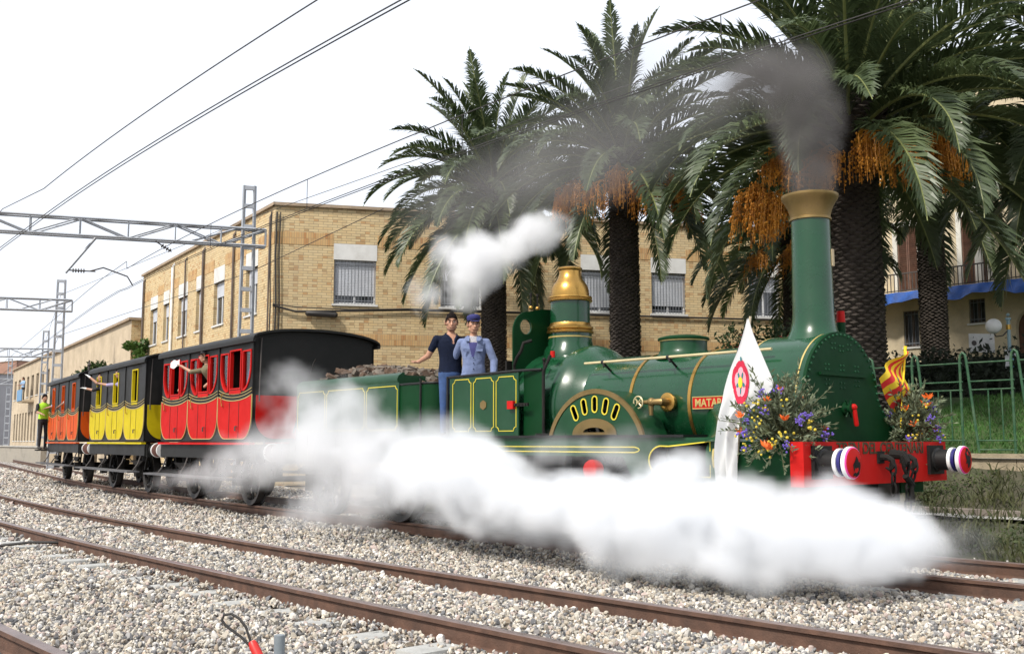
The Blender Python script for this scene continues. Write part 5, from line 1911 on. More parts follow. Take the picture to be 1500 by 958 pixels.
def carriage(label, col, colname, s_front, L, style):
    loc, rz = vehicle_frame(s_front + L / 2, s_front + L / 2)
    t = thing('passenger_carriage', label, 'carriage', loc, rz, 'stagecoach style carriages of the train')
    dk = tuple(c * .55 for c in col)
    MC = mat('carriage_' + colname, col, .55, var=.1, vs=2, spec=.12, dirt=dk, damt=.3, ds=2.5)
    h = L / 2
    bw = L / 3
    ZF, ZR = 1.16, 2.95
    for s in (-1, 1):
        holes, frames = [], []
        for i in range(3):
            c = -h + bw * (i + .5)
            if style == 'triple':
                dw = .25
                holes.append([(c - dw, 2.10), (c + dw, 2.10), (c + dw, 2.80), (c - dw, 2.80)])
                for q in (-1, 1):
                    a, b = c + q * (dw + .085), c + q * (bw / 2 - .10)
                    qp = [(a, 2.76), (a, 2.06)] + [(a + (b - a) * math.sin(k / 7 * PI / 2), 2.06 + .42 * (1 - math.cos(k / 7 * PI / 2))) for k in range(1, 8)] + [(b, 2.76)]
                    holes.append(qp if q < 0 else qp[::-1])
            else:
                dw = .225
                holes.append([(c - dw, 2.06), (c + dw, 2.06), (c + dw, 2.78), (c - dw, 2.78)])
        m = MB()
        m.plate([(-h, ZF), (h, ZF), (h, ZR), (-h, ZR)], holes, 'y', s * CW, s * (CW - .045))
        sd_ = m.build('side', M_CBLACK, t, smooth=20)
        for q in holes:
            m = MB()
            m.strip(q, .045 if style == 'triple' else .05, 'y', s * (CW + .016), s * (CW - .05))
            fr = m.build('window_frame', MC, sd_, smooth=20)
            if style == 'triple' and len(q) > 4:
                g_ = MB()
                g_.plate(q, (), 'y', s * (CW - .026), s * (CW - .02))
                g_.build('pane', M_CGLASS, fr, smooth=0)
        for i in range(3):
            c = -h + bw * (i + .5)
            # coloured lower panel with rounded foot and dipped top edge
            hb = bw / 2 - .012
            top = [(c + hb * k / 8, 1.885 + .095 * (abs(k) / 8) ** 2.2) for k in range(8, -9, -1)]
            foot_l = [(c - hb + (hb * .46) * (1 - math.cos(k / 8 * PI / 2)), 1.60 - .40 * math.sin(k / 8 * PI / 2)) for k in range(0, 9)]
            foot_r = [(2 * c - a, b) for a, b in foot_l[::-1]]
            pl = top + foot_l + foot_r
            m = MB()
            m.plate(pl[::-1], (), 'y', s * (CW + .014), s * (CW + .001))
            pn = m.build('panel', MC, sd_, smooth=20)
            m = MB()
            m.strip(pl, .014, 'y', s * (CW + .020), s * (CW + .002))
            m.build('beading', M_GOLD, pn, smooth=20)
            # door edges and handle
            for q in (-.22, .22):
                m = MB()
                m.bb(c + q - .006, c + q + .006, min(s * (CW + .019), s * (CW + .010)), max(s * (CW + .019), s * (CW + .010)), 1.215, 1.86)
                m.build('door_edge', M_CBLACK, pn, smooth=0)
            m = MB()
            m.tube([(c + .15, s * (CW + .012), 1.42), (c + .15, s * (CW + .05), 1.42), (c + .15, s * (CW + .05), 1.34)], .014, 6)
            m.build('door_handle', M_IRON, pn)
            # curved waist mouldings above the panel
            for dz_ in (.06, .115):
                m = MB()
                m.strip([(c + hb * k / 8 * .97, 1.885 + dz_ + .095 * (abs(k) / 8) ** 2.2) for k in range(-8, 9)], .010, 'y', s * (CW + .012), s * (CW + .001), closed=False)
                m.build('waist_beading', M_GOLD, sd_, smooth=20)
            m = MB()
            x0 = c - hb * .62
            m.tube([(x0 - .03, s * (CW + .004), 2.02), (x0 - .03, s * (CW + .05), 2.02), (x0 - .05, s * (CW + .055), 1.92), (x0 - .02, s * (CW + .05), 1.80), (x0 - .02, s * (CW + .004), 1.79)], .011, 6)
            m.build('grab_handle', M_BRASS, sd_)
            m = MB()
            dw = .25 if style == 'triple' else .225
            m.bb(c - dw - .02, c + dw + .02, min(s * (CW + .012), s * CW), max(s * (CW + .012), s * CW), 2.0 if style == 'triple' else 1.985, 2.075 if style == 'triple' else 2.03)
            m.build('drop_light', MC, sd_, smooth=0)
        for i in range(1, 3):
            m = MB()
            x0 = -h + bw * i
            m.bb(x0 - .02, x0 + .02, min(s * (CW + .02), s * CW), max(s * (CW + .02), s * CW), 1.99, 2.93)
            m.build('pillar', M_CBLACK, sd_, smooth=20)
        m = MB()
        m.bb(-h - .02, h + .02, min(s * (CW + .05), s * (CW - .05)), max(s * (CW + .05), s * (CW - .05)), 1.095, 1.135)
        m.build('sill_strip', MC, t, smooth=20)
        m = MB()
        m.bb(-h - .03, h + .03, min(s * (CW - .02), s * (CW - .16)), max(s * (CW - .02), s * (CW - .16)), .84, 1.09)
        m.build('solebar', M_CBLACK, t, smooth=20)
        m = MB()
        m.bb(-h - .05, h + .0, min(s * (CW + .06), s * (CW + .32)), max(s * (CW + .06), s * (CW + .32)), .475, .51)
        fb_ = m.build('footboard', mat('footboard_wood', (.085, .085, .09), .7, var=.3, vs=5, dirt=(.17, .16, .15), damt=.5), t, smooth=20)
        for xx in (-h + .3, -h * .35, h * .35, h - .3):
            m = MB()
            m.tube([(xx, s * (CW - .05), .88), (xx, s * (CW + .02), .66), (xx, s * (CW + .15), .475)], .016, 6)
            m.build('footboard_bracket', M_IRON, fb_)
        for xx in (-h + .95, h - .95):
            wheel(t, xx, s * .735, .46, 8)
            m = MB()
            m.plate([(xx - .30, .86), (xx - .12, .40), (xx + .12, .40), (xx + .30, .86)], [[(xx - .12, .80), (xx - .06, .60), (xx + .06, .60), (xx + .12, .80)]], 'y', s * .97, s * .95)
            m.build('axle_guard', M_SOOT, t, smooth=20)
            m = MB()
            m.bb(xx - .10, xx + .10, min(s * .96, s * 1.10), max(s * .96, s * 1.10), .36, .58)
            m.build('axle_box', M_SOOT, t, smooth=20)
            m = MB()
            for k in range(5):
                m.bb(xx - .46 + k * .08, xx + .46 - k * .08, min(s * 1.0, s * 1.07), max(s * 1.0, s * 1.07), .70 - k * .026 - .0, .724 - k * .026)
            m.build('leaf_spring', M_SOOT, t, smooth=20)
    for xx in (-h + .95, h - .95):
        m = MB()
        m.tube([(xx, -.95, .46), (xx, .95, .46)], .05, 10)
        m.build('axle', M_SOOT, t)
    # ends
    for e in (-1, 1):
        x0, x1 = e * h, e * (h - .045)
        m = MB()
        m.plate([(-CW, ZF), (CW, ZF), (CW, ZR)] + [(CW * math.cos(a), ZR + .20 * math.sin(a)) for a in [PI * k / 16 for k in range(1, 16)]] + [(-CW, ZR)], (), 'x', x0, x1)
        en = m.build('end', M_CBLACK, t, smooth=20)
        for q in (-1, 1):
            a0, a1 = q * .03, q * (CW - .06)
            foot = [(a0 + (a1 - a0) * (1 - math.cos(k / 8 * PI / 2)) * .55, 1.56 - .36 * math.sin(k / 8 * PI / 2)) for k in range(9)]
            foot2 = [(a1 - (a1 - a0) * .30 * (1 - math.cos(k / 8 * PI / 2)), 1.56 - .36 * math.sin(k / 8 * PI / 2)) for k in range(8, -1, -1)]
            foot = [(a0, 1.56)] + [(a0 + (a1 - a0) * .30 * (1 - math.cos(k / 8 * PI / 2)), 1.56 - .36 * math.sin(k / 8 * PI / 2)) for k in range(1, 9)]
            pl = [(a1, 1.96), (a0, 1.96)] + foot + foot2
            m = MB()
            m.plate(pl, (), 'x', x0 + e * .014, x0 + e * .001)
            m.build('end_panel', MC, en, smooth=20)
        m = MB()
        m.bb(min(x0, x0 + e * .10), max(x0, x0 + e * .10), -1.14, 1.14, .82, 1.09)
        m.build('headstock', M_CBLACK, t, smooth=20)
        for q in (-1, 1):
            buffer(t, x0 + e * .10, q * .99, .965, e, True, .16)
        m = MB()
        m.tube([(x0 + e * .1, 0, .95), (x0 + e * .38, 0, .94), (x0 + e * .5, 0, .90)], .03, 8)
        m.build('drawhook', M_SOOT, t)
        m = MB()
        m.tube([(x0 + e * .05, -CW + .12, ZR + .02), (x0 + e * .05, -CW + .1, 2.0), (x0 + e * .06, -CW + .1, 1.85)], .013, 6)
        m.build('end_handrail', M_IRON, en)
    # roof
    m = MB()
    ro, ri = [], []
    for k in range(17):
        a = PI - PI * k / 16
        ro.append(((CW + .07) * math.cos(a), ZR + .015 + .215 * math.sin(a)))
        ri.append(((CW + .07) * math.cos(a), ZR - .02 + .205 * math.sin(a)))
    m.plate(ro[::-1] + ri, (), 'x', -h - .13, h + .13)
    rf = m.build('roof', M_CBLACK, t, smooth=40)
    m = MB()
    for s in (-1, 1):
        m.bb(-h - .12, h + .12, min(s * (CW + .075), s * (CW + .02)), max(s * (CW + .075), s * (CW + .02)), ZR - .055, ZR + .0)
        m.build('gutter', M_CBLACK, rf, smooth=20)
        m = MB()
    # floor, partitions and benches
    m = MB()
    m.bb(-h + .05, h - .05, -CW + .05, CW - .05, 1.14, 1.20)
    m.build('floor', M_SEAT, t, smooth=0)
    for i in range(1, 3):
        m = MB()
        x0 = -h + bw * i
        m.bb(x0 - .02, x0 + .02, -CW + .05, CW - .05, 1.2, 2.9)
        m.build('partition', M_SEAT, t, smooth=0)
        for q in (-1, 1):
            m = MB()
            m.bb(min(x0 + q * .03, x0 + q * .42), max(x0 + q * .03, x0 + q * .42), -CW + .06, CW - .06, 1.55, 1.66)
            m.build('bench', M_SEAT, t, smooth=20)
    return t, loc, rz
CAR = {}
CAR['red'] = carriage('red and black carriage with triple windows coupled behind the tender', (.48, .008, .006), 'red', 10.95, 4.75, 'triple')
CAR['yellow'] = carriage('yellow and black carriage coupled between the red and orange ones', (.52, .41, .006), 'yellow', 16.85, 5.1, 'single')
CAR['orange'] = carriage('orange and black carriage at the tail of the train', (.55, .075, .006), 'orange', 23.4, 5.4, 'single')
for k_, (a, b) in enumerate((('', 'lamp'),)):
    loc, rz = CAR['orange'][1:]
    m = MB()
    m.tube([(2.75, -1.0, 3.0), (2.75, -1.0, 3.22)], .03, 8)
    m.sphere((2.75, -1.0, 3.25), .05, 10, 8)
    m.tube([(2.75, -1.0, 3.30), (2.75, -1.0, 3.38)], .02, 6)
    m.build('signal_bell', M_IRON, CAR['orange'][0])
# ------------------------------------------------------------------ people
M_SKIN = mat('skin', (.42, .22, .14), .5, var=.12, vs=8)
M_HAIR = mat('dark_hair', (.010, .007, .006), .8, var=.3, vs=30, bump=.4, bs=120, spec=.08)
M_BEARD = mat('stubble_skin', (.20, .11, .075), .6, var=.2, vs=20)
M_NAVY = mat('navy_polo', (.006, .010, .026), .9, var=.25, vs=6, bump=.6, bs=11, spec=.2)
M_JEAN = mat('blue_jeans', (.035, .075, .19), .9, var=.3, vs=7, bump=.35, bs=18)
M_JACK = mat('blue_work_jacket', (.135, .175, .31), .85, var=.22, vs=5, bump=.9, bs=10, sheen=.2)
M_SHIRTD = mat('purple_shirt', (.045, .045, .16), .85, var=.2)
M_PLAID = mat('pale_collar', (.32, .31, .33), .85, var=.3, vs=60)
M_CAP = mat('navy_cap', (.022, .024, .12), .85, var=.2, vs=8)
M_GLOVE = mat('black_glove', (.015, .014, .013), .8)
M_SHOE = mat('black_shoe', (.015, .012, .01), .6)
class Body:
    """one continuous figure: volumes fused by a voxel remesh, coloured by the nearest volume"""
    def __init__(s):
        s.m = MB()
        s.tags = []          # (p0, p1, r0, r1, material index)
    def limb(s, p0, p1, r0, r1, mi, n=14):
        p0, p1 = Vector(p0), Vector(p1)
        d = p1 - p0
        L = d.length
        k = 5
        s.m.tube([p0 + d * (i / k) for i in range(k + 1)], [r0 + (r1 - r0) * i / k for i in range(k + 1)], n)
        s.m.sphere(p0, r0, n, 8)
        s.m.sphere(p1, r1, n, 8)
        s.tags.append((np.array(p0), np.array(p1), r0, r1, mi))
    def ell(s, c, r, mi, n=18, m=12):
        s.m.sphere(c, r, n, m)
        e = sum(r) / 3
        lo = max(r) - min(r)
        ax = np.zeros(3)
        ax[int(np.argmax(r))] = max(0, max(r) - e)
        s.tags.append((np.array(c) - ax, np.array(c) + ax, e, e, mi))
    def finish(s, name, mats, vox, parent=None, paint=None, smooth=3):
        me = s.m.mesh(name, 0)
        ob = bpy.data.objects.new(name, me)
        COL.objects.link(ob)
        md = ob.modifiers.new('r', 'REMESH')
        md.mode = 'VOXEL'
        md.voxel_size = vox
        md.use_smooth_shade = True
        sm = ob.modifiers.new('s', 'SMOOTH')
        sm.iterations = smooth
        sm.factor = .5
        dg = bpy.context.evaluated_depsgraph_get()
        out = bpy.data.meshes.new_from_object(ob.evaluated_get(dg))
        bpy.data.objects.remove(ob)
        n = len(out.polygons)
        c = np.zeros(n * 3)
        out.polygons.foreach_get('center', c)
        c = c.reshape(-1, 3)
        best = np.full(n, 1e9)
        mi = np.zeros(n, int)
        for p0, p1, r0, r1, k in s.tags:
            d = p1 - p0
            L2 = max(d @ d, 1e-9)
            t = np.clip((c - p0) @ d / L2, 0, 1)
            q = np.linalg.norm(c - (p0 + t[:, None] * d), axis=1) - (r0 + (r1 - r0) * t)
            u = q < best
            best[u] = q[u]
            mi[u] = k
        if paint is not None:
            mi = paint(c, mi)
        out.materials.clear()
        for q in mats:
            out.materials.append(q)
        out.polygons.foreach_set('material_index', mi.astype(np.int32))
        out.polygons.foreach_set('use_smooth', [True] * n)
        out.name = name
        return link(name, out, None, parent)
def hand(B, wrist, fwd, up, mi, curl=.25, size=1.0, fingers=True):
    """palm, four unequal fingers and a thumb leaving the side of the palm; up = back of the hand"""
    f = Vector(fwd).normalized()
    u = Vector(up)
    u = (u - f * u.dot(f)).normalized()
    sd_ = f.cross(u)
    w = Vector(wrist)
    z = size
    B.limb(w, w + f * .03 * z, .026 * z, .028 * z, mi, 10)
    for q in (-.024, -.008, .008, .024):
        B.limb(w + f * .03 * z + sd_ * q * z * .8, w + f * .085 * z + sd_ * q * z * 1.1, .0165 * z, .0135 * z, mi, 8)
    if not fingers:
        return
    for q, L in ((-.030, .058), (-.010, .072), (.010, .078), (.030, .070)):
        b = w + f * .088 * z + sd_ * q * z
        m1 = b + (f * math.cos(curl) - u * math.sin(curl)) * L * .5 * z
        e = m1 + (f * math.cos(curl * 2.2) - u * math.sin(curl * 2.2)) * L * .5 * z
        B.limb(b, m1, .0100 * z, .0092 * z, mi, 8)
        B.limb(m1, e, .0092 * z, .0080 * z, mi, 8)
    b = w + f * .03 * z + sd_ * .030 * z
    m1 = b + (f * .75 + sd_ * .65 - u * .2).normalized() * .042 * z
    e = m1 + (f * .95 + sd_ * .25 - u * .25).normalized() * .034 * z
    B.limb(b, m1, .0125 * z, .011 * z, mi, 8)
    B.limb(m1, e, .011 * z, .009 * z, mi, 8)
def head(B, c, yaw, tilt=0., skin=0, sc=1.0, beard=None):
    """head centred at c looking along yaw (0 = +x of the figure)"""
    R_ = Matrix.Rotation(yaw, 3, 'Z') @ Matrix.Rotation(tilt, 3, 'Y')
    c = Vector(c)
    def P(x, y, z):
        return c + R_ @ Vector((x * sc, y * sc, z * sc))
    B.ell(P(-.012, 0, .030), (.096 * sc, .077 * sc, .094 * sc), skin)
    B.ell(P(.028, 0, -.03), (.062 * sc, .060 * sc, .078 * sc), skin)
    B.limb(P(.045, -.016, -.088), P(.045, .016, -.088), .026 * sc, .026 * sc, beard if beard is not None else skin, 10)    # chin
    B.limb(P(.0, -.05, -.06), P(.05, -.018, -.09), .022 * sc, .022 * sc, beard if beard is not None else skin, 10)        # jaw
    B.limb(P(.0, .05, -.06), P(.05, .018, -.09), .022 * sc, .022 * sc, beard if beard is not None else skin, 10)
    B.limb(P(.086, 0, .012), P(.108, 0, -.032), .010 * sc, .015 * sc, skin, 8)                                           # nose
    B.limb(P(.082, -.036, .030), P(.084, .036, .030), .013 * sc, .013 * sc, skin, 8)                                      # brow
    B.limb(P(.080, -.018, -.062), P(.080, .018, -.062), .011 * sc, .011 * sc, beard if beard is not None else skin, 8)    # lips
    for q in (-1, 1):
        B.limb(P(.058, q * .048, -.012), P(.050, q * .052, -.02), .02 * sc, .02 * sc, skin, 8)                           # cheeks
        B.limb(P(-.012, q * .078, .018), P(-.008, q * .080, -.025), .014 * sc, .011 * sc, skin, 8)                        # ears
    return P
def eyes(parent, P, sc=1.0):
    for q in (-1, 1):
        m = MB()
        m.sphere(P(.083, q * .032, .008), (.010 * sc, .0125 * sc, .0075 * sc), 10, 6)
        m.build('eye', mat('eye_white', (.5, .48, .45), .3), parent)
        m = MB()
        m.sphere(P(.091, q * .032, .008), (.004 * sc, .006 * sc, .0065 * sc), 8, 6)
        m.build('iris', M_HAIR, parent)
        m = MB()
        m.tube([P(.094, q * .016, .030), P(.098, q * .034, .036), P(.086, q * .052, .030)], .005 * sc, 5)
        m.build('eyebrow', M_HAIR, parent)
def hair(parent, P, mt, sc=1.0, seed=0, low=-.035):
    """cap of hair over the skull with an uneven edge"""
    rs = random.Random(seed)
    m = MB()
    n, k = 28, 9
    vs = []
    for j in range(k + 1):
        ph = PI / 2 * (1 - j / k) - (0 if j < k else 0)
        for i in range(n):
            a = 2 * PI * i / n
            back = (1 - math.cos(a)) / 2            # 0 in front, 1 behind
            low_ = .062 - (.062 - low) * min(1, back * 1.7)
            x = -.014 + (.104 + rs.uniform(-.002, .003)) * math.cos(ph) * math.cos(a)
            y = (.084 + rs.uniform(-.002, .003)) * math.cos(ph) * math.sin(a)
            z = low_ + (.136 - low_) * math.sin(ph) + rs.uniform(-.003, .003)
            vs.append(P(x, y, z))
    fs = [(j * n + i, j * n + (i + 1) % n, (j + 1) * n + (i + 1) % n, (j + 1) * n + i) for j in range(k) for i in range(n)]
    m.add(vs, fs)
    return m.build('hair', mt, parent, smooth=80)
def cap(parent, P, mt, sc=1.0):
    m = MB()
    n = 24
    rings = [(.094, .080, .046), (.099, .085, .060), (.106, .092, .088), (.100, .088, .112), (.07, .06, .126), (.01, .01, .130)]
    vs = [P(-.010 + rx * math.cos(2 * PI * i / n), ry * math.sin(2 * PI * i / n), z + .012 * math.cos(2 * PI * i / n)) for rx, ry, z in rings for i in range(n)]
    fs = [(j * n + i, j * n + (i + 1) % n, (j + 1) * n + (i + 1) % n, (j + 1) * n + i) for j in range(len(rings) - 1) for i in range(n)]
    m.add(vs, fs)
    c_ = m.build('cap', mt, parent, smooth=60)
    m = MB()
    pk = []
    for lay in (.056, .050):
        pk += [P(.070, -.066, lay)] + [P(.070 + .075 * math.sin(t), -.066 * math.cos(t), lay - .016 * math.sin(t)) for t in [PI * i / 10 for i in range(1, 10)]] + [P(.070, .066, lay)]
    q = len(pk) // 2
    m.add(pk, [tuple(range(q)), tuple(range(q, 2 * q))[::-1]] + [(i, (i + 1) % q, q + (i + 1) % q, q + i) for i in range(q)])
    m.build('peak', mt, c_, smooth=60)
    return c_
def torso(B, mi, hipmi, lean=0., w=1.0, neck_mi=0, hx=0.):
    """upper body of a standing figure, feet at z = 0, facing +x: one lofted trunk"""
    secs = [(.84, .115, .150, 0), (.90, .125, .168, 0), (.98, .122, .165, .05), (1.06, .116, .155, .2), (1.14, .116, .156, .4), (1.22, .122, .168, .6), (1.30, .128, .182, .8), (1.37, .122, .190, .95), (1.42, .100, .170, 1), (1.46, .078, .115, 1), (1.49, .06, .07, 1)]
    n = 22
    vs = []
    for z, rx, ry, k in secs:
        for i in range(n):
            a = 2 * PI * i / n
            vs.append((hx + lean * k + rx * w * math.cos(a), ry * w * math.sin(a), z))
    fs = [(j * n + i, j * n + (i + 1) % n, (j + 1) * n + (i + 1) % n, (j + 1) * n + i) for j in range(len(secs) - 1) for i in range(n)]
    fs += [tuple(range(n))[::-1], tuple((len(secs) - 1) * n + i for i in range(n))]
    B.m.add(vs, fs)
    for q in (-.07, 0, .07):
        B.tags.append((np.array((hx, q, .86)), np.array((hx, q, .97)), .11, .11, hipmi))
        B.tags.append((np.array((hx, q, 1.0)), np.array((hx + lean, q, 1.38)), .115, .115, mi))
    B.limb((hx + lean, -.15 * w, 1.395), (hx + lean, .15 * w, 1.395), .062, .062, mi)
    B.limb((hx + lean, 0, 1.42), (hx + lean + .02, 0, 1.53), .056, .052, neck_mi)
def legs(B, mi, shoe, hx=0., stance=.10, lift=0.):
    for q in (-1, 1):
        B.limb((hx, q * .085, .93), (hx + .02, q * (stance + .0), .50), .092, .062, mi)
        B.limb((hx + .02, q * stance, .50), (hx, q * stance, .10), .060, .046, mi)
        B.limb((hx - .02, q * stance, .05), (hx + .15, q * (stance + .015), .035), .045, .036, shoe)
# --- man in navy polo, arm held out behind, standing on the fall plate between tender and engine
def place_on(frame, x, y, z, yaw):
    loc, rz = frame
    c, s = math.cos(rz), math.sin(rz)
    return (loc[0] + x * c - y * s, loc[1] + x * s + y * c, z), rz + yaw
B = Body()
legs(B, 2, 3)
torso(B, 1, 2, .0, 1.06)
P = head(B, (.035, 0, 1.645), -.28, .08, 0, 1.1, 4)
# right arm (towards the camera side) held back and out, palm up
sh = Vector((-.01, -.205, 1.40))
el = Vector((-.10, -.30, 1.17))
wr_ = Vector((-.27, -.38, 1.10))
B.limb(sh, sh.lerp(el, .62), .062, .052, 1)
B.limb(sh.lerp(el, .6), el, .047, .042, 0)
B.limb(el, wr_, .042, .028, 0)
hand(B, wr_, (-.92, -.35, -.1), (0, 0, -1), 0, .22)
sh = Vector((.0, .205, 1.40))
el = Vector((.05, .27, 1.14))
wr_ = Vector((.22, .20, 1.02))
B.limb(sh, sh.lerp(el, .62), .062, .052, 1)
B.limb(sh.lerp(el, .6), el, .047, .042, 0)
B.limb(el, wr_, .042, .028, 0)
hand(B, wr_, (.9, -.2, -.25), (.2, .2, .9), 0, .35)
def paint(c, mi):
    k = (c[:, 2] > .93) & (c[:, 2] < 1.06) & (mi == 2)
    mi[k] = 1
    v = (mi == 1) & (c[:, 0] > .03) & (c[:, 2] > 1.33) & (np.abs(c[:, 1]) < (c[:, 2] - 1.31) * .42)
    mi[v] = 0
    return mi
loc, rz = place_on((LLOC, LRZ), -5.76, -.72, 1.19, -.35)
man1 = thing('person', 'dark haired person in navy polo shirt and jeans holding an arm out behind', 'person', loc, rz)
bd = B.finish('body', [M_SKIN, M_NAVY, M_JEAN, M_SHOE, M_BEARD], .0075, man1, paint)

man1.scale = (.975,) * 3
hair(man1, P, M_HAIR, seed=3)
eyes(bd, P)
m = MB()
m.tube([(.03, -.085, 1.475), (.085, -.065, 1.45), (.118, -.03, 1.40), (.13, -.012, 1.355)], [.012, .018, .018, .008], 6, flat=.5)
m.tube([(.03, .085, 1.475), (.085, .065, 1.45), (.118, .03, 1.40), (.13, .012, 1.355)], [.012, .018, .018, .008], 6, flat=.5)
m.tube([(.03, -.085, 1.475), (-.05, -.06, 1.49), (-.065, 0, 1.495), (-.05, .06, 1.49), (.03, .085, 1.475)], .014, 6)
m.build('collar', M_NAVY, man1)
# --- man in blue jacket and cap, gloved hand on the cab rim
B = Body()
legs(B, 2, 3)
torso(B, 1, 1, .0, 1.05)
B.limb((0, -.07, .88), (0, .07, .88), .125, .125, 1)
P = head(B, (.04, 0, 1.65), .30, .05, 0, 1.1)
sh = Vector((.0, -.185, 1.395))
el = Vector((-.14, -.30, 1.17))
wr_ = Vector((-.14, -.42, .945))
B.limb(sh, el, .060, .056, 1)
B.limb(el, wr_, .058, .050, 1)
hand(B, wr_, (-.1, -.3, -.95), (-.9, -.3, .2), 4, .5, 1.15)
sh = Vector((.0, .185, 1.395))
el = Vector((.03, .30, 1.12))
wr_ = Vector((.12, .30, .90))
B.limb(sh, el, .060, .056, 1)
B.limb(el, wr_, .058, .050, 1)
hand(B, wr_, (.2, -.05, -.95), (.3, .9, 0), 0, .3)
def paint2(c, mi):
    v = (mi == 1) & (c[:, 0] > .02) & (c[:, 2] > 1.17) & (np.abs(c[:, 1]) < .015 + (c[:, 2] - 1.17) * .23)
    mi[v] = 5
    w = (c[:, 0] > .02) & (c[:, 2] > 1.385) & (c[:, 2] < 1.50) & (np.abs(c[:, 1]) < .055) & ((mi == 5) | (mi == 1))
    mi[w] = 6
    return mi
loc, rz = place_on((LLOC, LRZ), -5.40, -.60, 1.19, -.78)
man2 = thing('person', 'person in blue work jacket and navy cap with a gloved hand on the cab side', 'person', loc, rz)
bd = B.finish('body', [M_SKIN, M_JACK, M_JEAN, M_SHOE, M_GLOVE, M_SHIRTD, M_PLAID], .0075, man2, paint2)
man2.scale = (.94,) * 3
hair(man2, P, M_HAIR, seed=5, low=-.03)
cap(man2, P, M_CAP)
eyes(bd, P)
for q in (-1, 1):
    m = MB()
    m.add([(.02, q * .085, 1.495), (.10, q * .052, 1.46), (.145, q * .05, 1.40), (.142, q * .105, 1.405), (.09, q * .125, 1.455), (.0, q * .11, 1.485)], [(0, 1, 2, 3, 4, 5)])
    m.build('lapel', M_JACK, man2, smooth=60)
    m = MB()
    m.box((.142, q * .10, 1.27), (.012, .10, .035), M=Matrix.Rotation(q * -.35, 3, 'Z'))
    m.build('pocket_flap', M_JACK, man2, smooth=0)
m = MB()
for z in (1.16, 1.08, 1.0):
    m.sphere((.142 if z > 1.1 else .135, .012, z), .009, 6, 5)
m.build('buttons', M_NAVY, man2)
# --- passengers leaning from the carriage windows
def passenger(car, x, label, cols, lean, arm=None, hat=None, yaw=0., hold=None, zoff=.0, shade=False):
    """figure standing inside at a near-side window: local +x looks out of the carriage (towards -y of the carriage)"""
    (t, loc, rz) = CAR[car]
    B = Body()
    o = lean
    B.ell((-.08, 0, .97), (.12, .16, .12), 2)
    for q in (-1, 1):
        B.limb((-.08, q * .085, .93), (-.02, q * .1, .50), .09, .06, 2, 10)
        B.limb((-.02, q * .1, .50), (-.05, q * .1, .06), .058, .05, 2, 10)
    B.limb((-.08, 0, 1.0), (-.03 + o * .5, 0, 1.2), .13, .14, 1)
    B.limb((-.03 + o * .5, 0, 1.2), (o, 0, 1.33), .14, .12, 1)
    B.limb((o, -.12, 1.36), (o, .12, 1.36), .065, .065, 1)
    B.limb((o, 0, 1.38), (o + .03, 0, 1.50), .05, .05, 0)
    P = head(B, (o + .06, 0, 1.585), yaw, 0, 0)
    for q in (-1, 1):
        a = (arm or {}).get(q)
        if a:
            e, w = a
            B.limb((o, q * .18, 1.34), e, .055, .045, 1, 10)
            B.limb(e, w, .040, .028, 0, 10)
            d = Vector(w) - Vector(e)
            hand(B, w, d, (0, 0, 1), 3 if hold == 'glove' else 0, .2, 1.1)
        else:
            B.limb((o, q * .18, 1.34), (o - .02, q * .22, 1.12), .055, .048, 1, 10)
            B.limb((o - .02, q * .22, 1.12), (o + .1, q * .14, 1.0), .044, .03, 0, 10)
    c, s = math.cos(rz), math.sin(rz)
    y = -.93
    wl_ = (loc[0] + x * c - y * s, loc[1] + x * s + y * c, 1.2 + zoff)
    pr = thing('person', label, 'person', wl_, rz - PI / 2)
    B.finish('body', [M_SKIN, cols[0], cols[1], M_WHITE], .014, pr)
    hair(pr, P, M_HAIR, seed=int(x * 10))
    if hat:
        m = MB()
        q = P(-.012, 0, .06)
        m.lathe([(.15, q.z - .005), (.155, q.z), (.098, q.z + .012), (.094, q.z + .09), (.05, q.z + .105), (.001, q.z + .107)], 20, (q.x, q.y, 0))
        hh = m.build('hat', hat, pr)
    if hold == 'cloth':
        w = Vector(arm[-1][1])
        m = MB()
        vs = []
        for i in range(7):
            for j in range(4):
                vs.append((w.x + .06 + i * .010, w.y - .05 - i * .055, w.z + .02 + j * .045 - i * .006 + .02 * math.sin(i * 1.3 + j)))
        m.add(vs, [(i * 4 + j, (i + 1) * 4 + j, (i + 1) * 4 + j + 1, i * 4 + j + 1) for i in range(6) for j in range(3)])
        m.build('white_handkerchief', M_WHITE, pr, smooth=60)
    return pr
M_DKCOAT = mat('dark_coat', (.02, .018, .02), .85, var=.2)
M_LIL = mat('lilac_blouse', (.32, .28, .44), .85, var=.2)
M_LBLUE = mat('light_blue_shirt', (.26, .40, .58), .85, var=.2)
M_WSHIRT = mat('white_shirt', (.72, .71, .69), .85, var=.08)
M_OLIVE = mat('olive_sleeve', (.17, .14, .08), .85, var=.2)
M_BROWN = mat('brown_trousers', (.06, .045, .035), .85)
rb = 4.75 / 3
passenger('red', -rb, 'passenger in dark coat and hat looking from the rear window of the red carriage', (M_DKCOAT, M_BROWN), .05, hat=M_DKCOAT, yaw=.1)
passenger('red', 0, 'passenger with dark hat leaning from the red carriage waving a white handkerchief', (M_OLIVE, M_BROWN), .20, {-1: ((.42, -.28, 1.30), (.52, -.46, 1.40))}, hat=M_DKCOAT, yaw=-.5, hold='cloth')
passenger('red', rb, 'passenger in dark purple coat standing inside the front window of the red carriage', (M_SHIRTD, M_BROWN), -.16)
yb = 5.1 / 3
passenger('yellow', -yb, 'passenger in dark coat with white gloves leaning from the yellow carriage', (M_DKCOAT, M_BROWN), .16, {-1: ((.36, -.24, 1.26), (.50, -.36, 1.30)), 1: ((.30, -.05, 1.42), (.46, -.20, 1.58))}, hold='glove', yaw=-.6)
